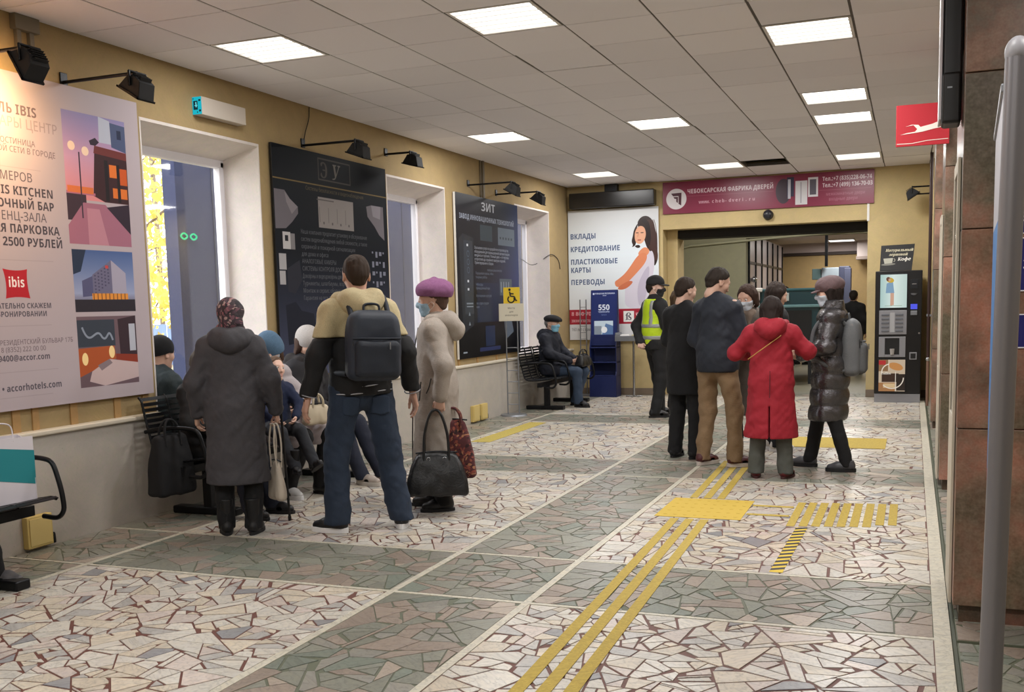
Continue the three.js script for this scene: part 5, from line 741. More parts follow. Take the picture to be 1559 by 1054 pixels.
floodlight('black floodlight over the blue-black poster, nearer of the two', [WX, 2.945, -11.85], 0, -0.5);
floodlight('black floodlight over the blue-black poster, farther of the two', [WX, 2.915, -12.77], 0, -0.5);
{ const t = floodlight('black floodlight on a double arm at the right end of the back wall', [0.235, 2.95, -15.45], Math.PI, -0.6, 0.27); part('lower_arm', rod([0.01, -0.1, 0], [0.27, -0.1, 0], 0.011), M.blackMetal, t); }
// -- conduits on the wall
solo('cable_conduit', [box(WX, WX + 0.03, 2.95, CZ, -5.09, -5.055, 0.004), box(WX, WX + 0.03, 2.95, CZ, -4.99, -4.955, 0.004), box(WX, WX + 0.05, 3.2, CZ, -5.12, -4.93, 0.004)], std(sRGB(120, 110, 92), 0.6), 'grey cable duct running to the ceiling behind the lit floodlight', 'conduit');
solo('cable_conduit', [box(WX, WX + 0.035, 2.82, CZ, -12.32, -12.27, 0.004), box(WX, WX + 0.02, 2.82, CZ, -12.25, -12.22, 0.004)], std(sRGB(110, 98, 78), 0.6), 'thin brown cable duct above the blue-black poster', 'conduit');
solo('wall_cable', tube([[WX + 0.008, 2.93, -8.14], [WX + 0.012, 3.05, -8.18], [WX + 0.01, 3.18, -8.25], [WX + 0.008, 3.29, -8.27]], 0.004, 6), M.darkMetal, 'thin loose cable climbing to the ceiling above the camera poster', 'cable');
solo('wall_cable', tube([[WX + 0.006, 2.1, -13.62], [WX - 0.2, 2.08, -14.87], [WX + 0.004, 2.2, -14.86], [WX + 0.008, 2.2, -15.1], [WX + 0.008, 2.12, -15.3], [WX + 0.008, 2.0, -15.36]], 0.005, 6), M.darkMetal, 'grey cable looping around the far window reveal', 'cable');
{ const t = thing('wall_camera', 'round dark dome camera under the red banner', 'camera', [-2.02, 2.70, BZ]); const g = new THREE.SphereGeometry(0.07, 20, 14); g.scale(1, 1, 0.8); g.translate(0, 0, 0.06); part('dome', g, std(0x26262c, 0.3), t); const b = new THREE.CylinderGeometry(0.075, 0.075, 0.03, 24); b.rotateX(Math.PI / 2); b.translate(0, 0, 0.016); part('base', b, M.darkMetal, t); }
for (const [z, l] of [[-4.79, 'yellow junction box low on the wall behind the near bench'], [-11.72, 'yellow junction box at the wall foot, nearer of two'], [-11.98, 'yellow junction box at the wall foot, farther of two']]) { const t = thing('junction_box', l, 'box', [WX + 0.05, 0.02, z]); part('case', box(0, 0.045, 0, 0.2, -0.10, 0.10, 0.006), std(sRGB(205, 180, 110), 0.6), t); part('cover', box(0.045, 0.05, 0.015, 0.185, -0.085, 0.085, 0.003), std(sRGB(210, 186, 120), 0.6), t); part('pipe_stub', tube([[0.03, 0.06, -0.1], [0.03, 0.06, -0.112], [0.03, 0.0, -0.118]], 0.012, 6), M.darkMetal, t); }

// ================================================================== FURNITURE
// steel waiting bench: seats along local x, facing +z
function bench(label, pos, turn, n, pitch = 0.57) {
  const t = thing('waiting_bench', label, 'bench', pos, turn), L = n * pitch;
  part('beam', box(-L / 2, L / 2, 0.33, 0.39, 0.02, 0.08, 0.004), M.blackMetal, t);
  for (let i = 0; i < n; i++) {
    const x = -L / 2 + (i + 0.5) * pitch, w = pitch - 0.045, prof = [[0.28, 0.445], [0.265, 0.452], [0.1, 0.432], [-0.12, 0.425], [-0.165, 0.45], [-0.19, 0.52], [-0.245, 0.74], [-0.275, 0.86], [-0.292, 0.872]];
    // perforated shell: a bent sheet with rows of slots left open between bars
    const rows = []; const P2 = new THREE.CatmullRomCurve3(prof.map(([z, y]) => V(0, y, z))), N = 46; for (let k = 0; k <= N; k++) rows.push(P2.getPointAt(k / N));
    const seat = [], back = []; for (let k = 0; k < N; k += 2) { const a = rows[k], b = rows[k + 1]; const d = b.clone().sub(a), len = d.length() * 1.25, g = new THREE.BoxGeometry(w, 0.005, len); g.rotateX(-Math.atan2(d.y, d.z)); g.translate(x, (a.y + b.y) / 2, (a.z + b.z) / 2); (k < N * 0.52 ? seat : back).push(g); }
    for (const s of [-1, 0, 1]) { const c = (k0, k1) => { const pts = []; for (let k = k0; k <= k1; k += 2) pts.push([x + s * (w / 2 - 0.012), rows[k].y - 0.003, rows[k].z]); return tube(pts, 0.009, 6); }; seat.push(c(0, 24)); back.push(c(24, N)); }
    part('seat', seat, M.blackMetal, t); part('backrest', back, M.blackMetal, t);
  }
  const arm = (x) => tube([[x, 0.63, -0.22], [x, 0.655, -0.1], [x, 0.66, 0.16], [x, 0.64, 0.225], [x, 0.55, 0.265], [x, 0.44, 0.29], [x, 0.37, 0.29], [x, 0.33, 0.25], [x, 0.33, 0.14]], 0.014, 10);
  for (let i = 0; i <= n; i++) part('armrest', arm(-L / 2 + i * pitch), M.blackMetal, t);
  for (const s of [-1, 1]) { const x = s * (L / 2 - 0.32); part('leg', [box(x - 0.035, x + 0.035, 0.05, 0.345, 0.015, 0.085, 0.005), box(x - 0.05, x + 0.05, 0.0, 0.055, -0.25, 0.3, 0.012)], M.blackMetal, t); }
  return t;
}
bench('black steel waiting bench at the left edge below the hotel poster', [-4.70, 0, -3.45], Math.PI / 2, 3, 0.6);
bench('black steel waiting bench under the first window, occupied by the seated group', [-4.775, 0, -6.88], Math.PI / 2, 4, 0.585);
bench('black steel waiting bench by the far window with the flat-capped man', [-4.775, 0, -14.02], Math.PI / 2, 3, 0.6);
// ================================================================== VENDING MACHINE
{
  const t = thing('vending_machine', 'tall black coffee vending machine with lit pictures against the back wall', 'vending machine', [-0.18, 0, -15.02]), x0 = -0.30, x1 = 0.30, H = 1.80, blk = std(0x0d0d0f, 0.3), grey = std(sRGB(142, 142, 146), 0.45, { metalness: 0.3 });
  part('cabinet', box(x0, x1, 0.12, H, -0.7, 0, 0.012), blk, t); part('plinth', box(x0 + 0.004, x1 - 0.004, 0.0, 0.118, -0.69, -0.004, 0.004), grey, t);
  const lit = (name, a, b, c, d, tex, k) => { part(name + '_frame', box(a - 0.012, b + 0.012, c - 0.012, d + 0.012, 0, 0.012, 0.004), M.darkMetal, t); const g = new THREE.PlaneGeometry(b - a, d - c); g.translate((a + b) / 2, (c + d) / 2, 0.0135); part(name, g, new THREE.MeshStandardMaterial({ color: 0x111111, roughness: 0.2, emissive: 0xffffff, emissiveMap: tex, emissiveIntensity: k }), t); };
  lit('lit_picture', -0.235, 0.105, 1.30, 1.75, canvasTex(340, 450, (c) => { const g = c.createLinearGradient(0, 0, 340, 0); g.addColorStop(0, '#a9c6c2'); g.addColorStop(0.5, '#d8e6e0'); g.addColorStop(1, '#bcd0ca'); c.fillStyle = g; c.fillRect(0, 0, 340, 450); c.fillStyle = '#c9a08a'; c.fillRect(130, 250, 26, 170); c.fillRect(152, 250, 24, 165); c.fillStyle = '#7d9db8'; c.beginPath(); c.moveTo(80, 120); c.lineTo(160, 90); c.lineTo(180, 250); c.lineTo(70, 250); c.fill(); c.fillStyle = '#c9a63c'; c.beginPath(); c.ellipse(125, 75, 50, 34, 0.3, 0, 7); c.fill(); c.fillStyle = '#6a4436'; c.beginPath(); c.ellipse(100, 60, 26, 28, 0, 0, 7); c.fill(); c.fillStyle = '#c9a08a'; c.beginPath(); c.ellipse(118, 72, 16, 20, 0, 0, 7); c.fill(); c.fillStyle = '#8fa98f'; c.fillRect(60, 420, 220, 6); }), 0.95);
  lit('coffee_picture', -0.24, 0.10, 0.155, 0.59, canvasTex(340, 440, (c) => { c.fillStyle = '#c9b49a'; c.fillRect(0, 0, 340, 440); c.fillStyle = '#8d6a48'; c.fillRect(0, 0, 120, 160); c.fillStyle = '#b53030'; c.fillRect(0, 10, 90, 60); c.strokeStyle = '#efe2d0'; c.lineWidth = 14; c.beginPath(); c.arc(150, 170, 110, 2.8, 4.6); c.stroke(); c.fillStyle = '#c78a4e'; c.beginPath(); c.ellipse(220, 95, 95, 50, 0.3, 0, 7); c.fill(); c.fillStyle = '#e6d2b4'; c.fillRect(130, 0, 6, 150); c.fillStyle = '#3a241a'; c.fillRect(40, 190, 220, 120); c.fillStyle = '#efe6d8'; c.font = 'bold 40px serif'; c.fillText('Coffee', 30, 205); c.fillStyle = '#a8764a'; c.fillRect(0, 320, 220, 120); c.fillStyle = '#d8b98c'; c.fillRect(60, 330, 150, 60); c.fillStyle = '#241a16'; c.fillRect(230, 200, 110, 230); c.strokeStyle = '#e8dccb'; c.lineWidth = 14; c.beginPath(); c.arc(170, 250, 150, 0.0, 2.4); c.stroke(); c.fillStyle = '#efe6d8'; c.fillRect(214, 170, 8, 270); }), 0.8);
  part('button_panel', box(-0.245, 0.11, 0.935, 1.265, 0, 0.014, 0.006), grey, t); for (let i = 0; i < 5; i++) for (const s of [0, 1]) part('button', box(-0.215 + s * 0.18, -0.115 + s * 0.18, 1.19 - i * 0.055, 1.215 - i * 0.055, 0.014, 0.022, 0.004), std(sRGB(96, 98, 104), 0.4), t); part('price_strip', box(-0.105, -0.045, 0.965, 1.235, 0.014, 0.017), std(sRGB(170, 170, 172), 0.5), t);
  part('dispenser_door', [box(-0.245, -0.165, 0.625, 0.905, 0, 0.016, 0.005), box(0.02, 0.10, 0.625, 0.905, 0, 0.016, 0.005), box(-0.165, 0.02, 0.625, 0.66, 0, 0.016, 0.003), box(-0.165, 0.02, 0.885, 0.905, 0, 0.016, 0.003)], grey, t); part('dispenser_niche', box(-0.165, 0.02, 0.66, 0.885, 0.0, 0.004), M.black, t); { const g = new THREE.CylinderGeometry(0.032, 0.024, 0.08, 20); g.translate(-0.07, 0.70, 0.03); part('cup_rest', g, std(sRGB(170, 165, 160), 0.5), t); }
  part('coin_panel', box(0.15, 0.245, 1.55, 1.68, 0, 0.012, 0.004), M.darkMetal, t); part('coin_slot', box(0.17, 0.225, 1.61, 1.62, 0.012, 0.014), M.chrome, t); { const g = new THREE.SphereGeometry(0.035, 16, 10, 0, Math.PI * 2, 0, Math.PI / 2); g.scale(1.2, 0.8, 0.6); g.rotateX(Math.PI); g.translate(0.195, 1.49, 0.002); part('coin_tray', g, M.greyMetal, t); } part('display', box(0.155, 0.24, 1.275, 1.345, 0, 0.008, 0.002), new THREE.MeshStandardMaterial({ color: 0x101020, emissive: sRGB(90, 100, 255), emissiveIntensity: 0.75, roughness: 0.2 }), t); part('note_slot', box(0.155, 0.24, 1.195, 1.255, 0, 0.016, 0.005), M.greyMetal, t); part('return_cup', [box(0.15, 0.245, 0.59, 0.69, 0, 0.012, 0.004)], grey, t); part('return_hole', box(0.165, 0.23, 0.605, 0.675, 0.012, 0.0135), M.black, t);
  part('lock', new THREE.CylinderGeometry(0.012, 0.012, 0.012, 14).rotateX(Math.PI / 2).translate(0.27, 0.95, 0.004), M.chrome, t);
}
{
  const t = thing('coffee_sign', 'tilted black coffee sign standing on the vending machine', 'sign', [-0.22, 1.802, -15.1], 0); t.rotation.x = -0.16;
  const sh = [[-0.21, 0], [0.20, 0], [0.235, 0.36], [-0.195, 0.35]]; const g = extrude(sh, 0.012); part('panel', g, M.black, t);
  const tex = canvasTex(430, 360, (c) => { c.fillStyle = '#101113'; c.fillRect(0, 0, 430, 360); c.fillStyle = '#d8cfae'; c.font = 'italic bold 48px serif'; c.fillText('Натуральный', 70, 95); c.fillText('зерновой', 115, 155); c.font = 'italic bold 62px serif'; c.fillStyle = '#e8e4da'; c.fillText('Кофе', 225, 225); c.fillStyle = '#a8a698'; c.beginPath(); c.moveTo(45, 190); c.lineTo(170, 185); c.lineTo(160, 255); c.lineTo(60, 262); c.fill(); c.strokeStyle = '#a8a698'; c.lineWidth = 8; c.beginPath(); c.arc(175, 215, 20, -1.4, 1.5); c.stroke(); c.fillStyle = '#77756c'; c.beginPath(); c.ellipse(110, 272, 92, 14, -0.05, 0, 7); c.fill(); });
  const p = new THREE.ShapeGeometry(new THREE.Shape(sh.map((q) => new THREE.Vector2(...q)))); const uv = p.attributes.uv, ps = p.attributes.position; for (let i = 0; i < uv.count; i++) uv.setXY(i, (ps.getX(i) + 0.21) / 0.43, ps.getY(i) / 0.36); p.translate(0, 0, 0.0132); part('print', p, std(0xffffff, 0.4, { map: tex }), t);
}
// ================================================================== STANDS AT THE BACK WALL
{
  const t = thing('leaflet_stand', 'tall navy blue leaflet stand with open shelves and white number', 'display stand', [-4.47, 0, -15.5]), bl = std(sRGB(22, 34, 84), 0.45), w = 0.215;
  for (const s of [-1, 1]) { const g = extrude([[0.16, 0], [0.16, 0.34], [0.13, 0.40], [0.14, 0.78], [0.06, 1.0], [0.02, 1.65], [-0.02, 1.65], [-0.12, 0]], 0.012); g.rotateY(-Math.PI / 2); g.translate(s * w + (s > 0 ? 0 : 0.012), 0, 0); part('side_panel', g, bl, t); }
  part('back_panel', box(-w, w, 0, 1.0, -0.12, -0.105), bl, t); const hd = new THREE.BoxGeometry(2 * w, 0.72, 0.02); hd.rotateX(-0.05); hd.translate(0, 1.3, 0.02); part('header', hd, bl, t); part('front_panel', box(-w, w, 0.0, 0.32, 0.135, 0.155, 0.004), bl, t); for (const y of [0.32, 0.53, 0.76]) part('shelf', box(-w, w, y, y + 0.02, -0.1, 0.13, 0.004), bl, t); part('lower_header', box(-w, w, 0.80, 0.96, 0.05, 0.066), bl, t);
  const tex = canvasTex(430, 720, (c) => { c.fillStyle = '#1a2a66'; c.fillRect(0, 0, 430, 720); fit(c, 'ЧУВАШСКАЯ РЕСПУБЛИКА', 60, 62, 330, 'bold 34px sans-serif', '#c9d2ea'); fit(c, 'ЧЕБОКСАРЫ', 190, 90, 60, 'bold 22px sans-serif', '#c9d2ea'); c.fillStyle = '#c9d2ea'; c.beginPath(); c.arc(40, 54, 16, 0, 7); c.fill(); fit(c, '550', 115, 310, 190, 'bold 120px sans-serif', '#e6ecf8'); fit(c, 'ЧЕБОКСАРЫ', 115, 350, 190, 'bold 36px sans-serif', '#b9c5e4'); fit(c, '1469 2019', 165, 395, 90, '24px sans-serif', '#8fa0d0'); c.fillStyle = '#c9dcea'; c.fillRect(50, 480, 310, 215); c.fillStyle = '#8d9aa8'; c.fillRect(50, 560, 120, 135); c.fillStyle = '#5f7fae'; c.beginPath(); c.moveTo(180, 695); c.lineTo(240, 520); c.lineTo(360, 560); c.lineTo(360, 695); c.fill(); c.fillStyle = '#f2f6fa'; c.beginPath(); c.arc(215, 620, 50, 0, 7); c.fill(); });
  const g = new THREE.PlaneGeometry(2 * w - 0.01, 0.71); g.translate(0, 0, 0.0112); g.rotateX(-0.05); g.translate(0, 1.3, 0.02); part('print', g, std(0xffffff, 0.35, { map: tex }), t);
}
{
  const t = thing('leaflet_table', 'small grey metal table with a rim and white papers beside the leaflet stand', 'table', [-4.0, 0, -15.45]);
  part('tray', [box(-0.24, 0.24, 0.93, 0.945, -0.17, 0.17), box(-0.25, 0.25, 0.87, 0.95, 0.165, 0.18, 0.003), box(-0.25, -0.235, 0.93, 1.0, -0.17, 0.17, 0.003), box(0.235, 0.25, 0.93, 1.0, -0.17, 0.17, 0.003)], M.greyMetal, t);
  part('post', [rod([0, 0.02, 0], [0, 0.93, 0], 0.018)], M.chrome, t); part('foot', [rod([-0.13, 0.012, 0], [0.13, 0.012, 0], 0.012), rod([0, 0.012, -0.13], [0, 0.012, 0.13], 0.012)], M.chrome, t);
}
[[-4.13, 'white sheet of leaflets on the small metal table, left one', 0.2, M.white], [-3.92, 'yellowish pack of leaflets on the small metal table, right one', -0.15, std(sRGB(215, 200, 150), 0.6)]].forEach(([x, l, r, m]) => { const g = box(-0.07, 0.07, 0, 0.02, -0.1, 0.1); const o = solo('leaflet_pack', g, m, l, 'leaflets'); o.position.set(x, 0.946, -15.44); o.rotation.y = r; });
{ const t = thing('brochure_rack', 'narrow chrome wire rack in front of the bank poster', 'rack', [-4.86, 0, -15.62]); for (const x of [-0.05, 0.05]) part('upright', rod([x, 0.02, 0], [x, 1.52, 0], 0.009), M.greyMetal, t); const r = []; for (let i = 0; i < 9; i++) part('rung', rod([-0.05, 0.6 + i * 0.1, 0], [0.05, 0.6 + i * 0.1, 0], 0.005), M.greyMetal, t); part('foot', box(-0.14, 0.14, 0, 0.02, -0.1, 0.1, 0.006), M.greyMetal, t); }
// -- wheelchair sign on a wire stand
{
  const t = thing('sign_stand', 'wire stand with a yellow wheelchair sign by the far bench', 'sign stand', [-4.91, 0, -12.62]); t.rotation.y = 0.28;
  for (const x of [-0.075, 0.075]) part('upright', rod([x, 0.02, 0], [x, 1.35, 0], 0.009), M.greyMetal, t); for (let i = 0; i < 6; i++) part('rung', rod([-0.075, 0.15 + i * 0.15, 0], [0.075, 0.15 + i * 0.15, 0], 0.006), M.greyMetal, t); part('foot', new THREE.CylinderGeometry(0.17, 0.18, 0.02, 28).translate(0, 0.01, 0), M.greyMetal, t);
  part('wheelchair_plate', box(-0.10, 0.115, 1.47, 1.69, -0.004, 0.004), std(sRGB(224, 190, 40), 0.5), t); part('text_plate', box(-0.165, 0.165, 1.25, 1.48, 0.006, 0.014), std(sRGB(200, 192, 172), 0.6), t); part('plate_post', rod([0, 1.3, -0.008], [0, 1.62, -0.008], 0.007), M.greyMetal, t);
  const b = M.black, ic = []; const tor = new THREE.TorusGeometry(0.042, 0.009, 8, 24, 4.6); tor.rotateZ(2.2); tor.translate(0.0, 1.535, 0.005); ic.push(tor); ic.push(new THREE.CylinderGeometry(0.016, 0.016, 0.006, 16).rotateX(Math.PI / 2).translate(-0.018, 1.66, 0.006)); for (const [p, q] of [[[-0.016, 1.635], [-0.008, 1.575]], [[-0.008, 1.575], [0.045, 1.57]], [[0.045, 1.57], [0.062, 1.515]], [[0.062, 1.515], [0.08, 1.522]], [[-0.012, 1.61], [0.035, 1.605]]]) ic.push(rod([...p, 0.006], [...q, 0.006], 0.0085, 8)); part('wheelchair_symbol', ic, b, t).userData.kind = undefined;
  const tex = canvasTex(330, 230, (c) => { c.fillStyle = '#cfc7b2'; c.fillRect(0, 0, 330, 230); c.fillStyle = '#4c4640'; c.font = '34px sans-serif'; c.textAlign = 'center'; c.fillText('Места', 165, 70); c.fillText('для', 165, 118); c.fillText('инвалидов', 165, 166); }); const g = new THREE.PlaneGeometry(0.32, 0.22); g.translate(0, 1.365, 0.0152); part('lettering', g, std(0xffffff, 0.6, { map: tex }), t);
}
// ================================================================== TV, POLE WITH BANNER, PILLAR SIGNS
{
  const t = thing('display_casing', 'narrow black display casing with a pale edge high on the nearest pillar', 'display', [0.19, 2.22, -5.06]);
  part('casing', box(-0.085, -0.005, 0, 0.95, -0.16, 0.05, 0.012), std(0x121316, 0.4), t); part('bezel', box(-0.098, -0.086, 0.0, 0.95, -0.16, 0.05, 0.004), std(sRGB(205, 200, 205), 0.35), t); part('lower_casing', box(-0.086, -0.006, -0.02, 0.2, -0.10, 0.065, 0.015), M.black, t); part('badge', box(-0.065, -0.045, 0.13, 0.137, 0.065, 0.0665), M.greyMetal, t); part('wall_mount', box(-0.006, 0.0, 0.3, 0.6, -0.12, 0.0), M.darkMetal, t);
}
{
  const t = thing('banner_pole', 'grey metal pole standing close to the camera at the right edge', 'pole', [0.186, 0, -2.42]); const g = rod([-0.02, 0.02, 0], [0.008, 1.94, 0], 0.0245, 24); part('tube', g, std(sRGB(132, 130, 134), 0.35, { metalness: 0.45 }), t); const c = new THREE.SphereGeometry(0.026, 20, 12); c.scale(1, 1.3, 1); c.translate(0.008, 1.945, 0); part('end_cap', c, std(sRGB(150, 148, 152), 0.4), t); part('foot', new THREE.CylinderGeometry(0.085, 0.09, 0.02, 30).translate(-0.02, 0.01, 0), M.greyMetal, t);
}
{
  const t = thing('roll_banner', 'edge-on fabric banner in blue and magenta behind the grey pole', 'banner', [0.182, 0, -2.58]); t.rotation.y = Math.PI / 2 - 0.048; // cloth runs away from the camera
  const bands = [[1.63, 1.90, sRGB(190, 190, 198)], [0.93, 1.63, sRGB(64, 128, 196)], [0.56, 0.93, sRGB(178, 34, 110)], [0.03, 0.56, sRGB(58, 118, 186)]];
  for (const [a, b, c] of bands) { const g = box(0.0, 0.8, a, b, -0.002, 0.002); part('printed_band', g, std(c, 0.6), t); } part('base_rail', box(-0.02, 0.82, 0.0, 0.03, -0.05, 0.05, 0.01), M.greyMetal, t); part('top_rail', box(0, 0.8, 1.895, 1.915, -0.008, 0.008, 0.004), M.greyMetal, t);
}
{
  const blue = std(sRGB(24, 24, 92), 0.4);
  [['ЕСА', 1.70, 1.84, 'small blue plate on the near pillar, topmost, with white letters'], ['ЗАЛ', 1.46, 1.685, 'largest blue plate on the near pillar with white letters'], ['', 1.22, 1.365, 'blank blue plate on the near pillar, lowest']].forEach(([s, y0, y1, l]) => {
    const t = thing('pillar_plate', l, 'sign', [0.62, y0, -4.85], 0, 'blue plates on the near pillar'), w = 0.43, h = y1 - y0; part('plate', box(-w / 2, w / 2, 0, h, 0.001, 0.008, 0.002), M.white, t);
    const tex = canvasTex(512, Math.round(512 * h / w), (c) => { const H = Math.round(512 * h / w); c.fillStyle = '#20206a'; c.fillRect(4, 4, 504, H - 8); c.fillStyle = '#e8e8f0'; c.font = 'bold 64px sans-serif'; if (s) c.fillText(s === 'ЕСА' ? 'ПЕСА' : s + ' ОЖИДАНИЯ', s === 'ЕСА' ? -38 : 28, H / 2 + 22); c.strokeStyle = '#e8e8f0'; c.lineWidth = 6; c.strokeRect(3, 3, 506, H - 6); });
    const g = new THREE.PlaneGeometry(w, h); g.translate(0, h / 2, 0.0088); part('print', g, std(0xffffff, 0.35, { map: tex }), t);
  });
  // framed dark panels on the sides of the pillars
  [[-4.98, 'framed dark glass panel on the side of the nearest pillar', 0.19], [-8.42, 'framed dark glass panel on the side of the second pillar', 0.205]].forEach(([z, l, x]) => { const t = thing('side_panel', l, 'panel', [x - 0.001, 0.05, z]); part('frame', [box(-0.014, -0.001, 0, 2.0, -0.06, 0.0, 0.003), box(-0.014, -0.001, 0, 2.0, -0.45, -0.39, 0.003), box(-0.014, -0.001, 1.94, 2.0, -0.39, -0.06), box(-0.014, -0.001, 0, 0.85, -0.39, -0.06)], M.cream, t); part('glass', box(-0.008, -0.002, 0.85, 1.94, -0.39, -0.06), std(0x15161c, 0.12), t); });
  { const t = thing('downpipe', 'dark brown vertical pipe at the right end of the back wall', 'pipe', [0.20, 0, -14.6]); part('pipe', rod([0, 0.62, 0], [0, CZ, 0], 0.022, 14), std(sRGB(52, 28, 24), 0.5), t); part('bracket', box(-0.03, 0.1, 1.18, 1.21, -0.02, 0.02, 0.004), M.greyMetal, t); part('post', rod([0, 0.0, 0], [0, 0.62, 0], 0.018, 12), std(sRGB(130, 100, 84), 0.6), t); part('cap', new THREE.SphereGeometry(0.03, 14, 10).translate(0, 0.62, 0), M.chrome, t); }
}
// ================================================================== FLOOR MARKINGS
const yel = std(sRGB(190, 164, 70), 0.75, { map: fabricTone, bumpMap: fabricBump, bumpScale: 0.001 });
const flat = (x0, x1, z0, z1, h = 0.0028) => box(x0, x1, 0.0006, h, z0, z1, 0.0009);
[[-1.47, 'left'], [-1.37, 'middle'], [-1.27, 'right']].forEach(([x, s]) => { const sl = (z) => (z + 6.8) * 0.012; const run = (za, zb) => { const g = worldUV(new THREE.BoxGeometry(0.056, 0.0022, zb - za)); g.rotateY(Math.atan(0.030)); g.translate(x + 0.03 * ((za + zb) / 2 + 6.8), 0.0017, (za + zb) / 2); return g; };
  solo('guide_strip', run(-6.72, -2.2), yel, `long yellow tactile floor strip towards the camera, ${s} one of three`, 'floor strip', 'yellow guide strips'); solo('guide_strip', run(-9.3, -7.47), yel, `short yellow tactile floor strip under the standing group, ${s} one of three`, 'floor strip', 'yellow guide strips'); });
solo('tactile_plate', [flat(-1.62, -1.04, -7.44, -6.76, 0.003), ...Array.from({ length: 40 }, (_, i) => new THREE.SphereGeometry(0.016, 8, 5, 0, 7, 0, 1.2).scale(1, 0.3, 1).translate(-1.56 + (i % 8) * 0.068, 0.002, -6.84 - Math.floor(i / 8) * 0.13))], std(sRGB(194, 164, 62), 0.75), 'solid yellow tactile plate where the guide strips cross', 'floor plate');
solo('guide_strip', flat(-1.03, -0.75, -7.0, -6.95), yel, 'thin yellow cross strip between plate and bars, nearer one', 'floor strip', 'thin yellow cross strips'); solo('guide_strip', flat(-1.03, -0.75, -7.31, -7.26), yel, 'thin yellow cross strip between plate and bars, farther one', 'floor strip', 'thin yellow cross strips');
const ord = ['first', 'second', 'third', 'fourth', 'fifth', 'sixth', 'seventh', 'eighth', 'ninth'];
for (let i = 0; i < 9; i++) solo('floor_bar', flat(-0.735 + i * 0.0765, -0.682 + i * 0.0765, -7.47 - i * 0.012, -6.66 - i * 0.016 + (i > 6 ? -0.06 : 0)), yel, `yellow floor bar, ${ord[i]} from the left in the row of nine`, 'floor bar', 'yellow floor bars');
solo('tactile_mat', flat(-1.2, -0.22, -11.1, -10.34, 0.004), yel, 'yellow tactile mat on the floor behind the standing group', 'floor mat'); solo('tactile_mat', flat(-4.42, -4.2, -11.9, -10.05, 0.003), std(sRGB(190, 170, 80), 0.8, { map: fabricTone }), 'worn yellow floor marking near the window wall', 'floor mat');
{ const t = thing('hazard_tape', 'black and yellow striped tape on the pale stone floor', 'tape', [-0.645, 0.0008, -6.05]); t.rotation.y = -0.02; part('tape', box(-0.035, 0.035, 0, 0.0012, -0.58, 0.56), std(sRGB(210, 180, 44), 0.6), t); for (let i = 0; i < 13; i++) { const z = 0.53 - i * 0.087, g = extrude([[-0.035, 0], [0.035, 0.045], [0.035, 0.088], [-0.035, 0.043]], 0.0004); g.rotateX(-Math.PI / 2); g.translate(0, 0.0013, z); part('stripe', g, M.black, t); } }
// ================================================================== BAGS AND THINGS HELD
function placeAt(D, p) { return D.world(p); }
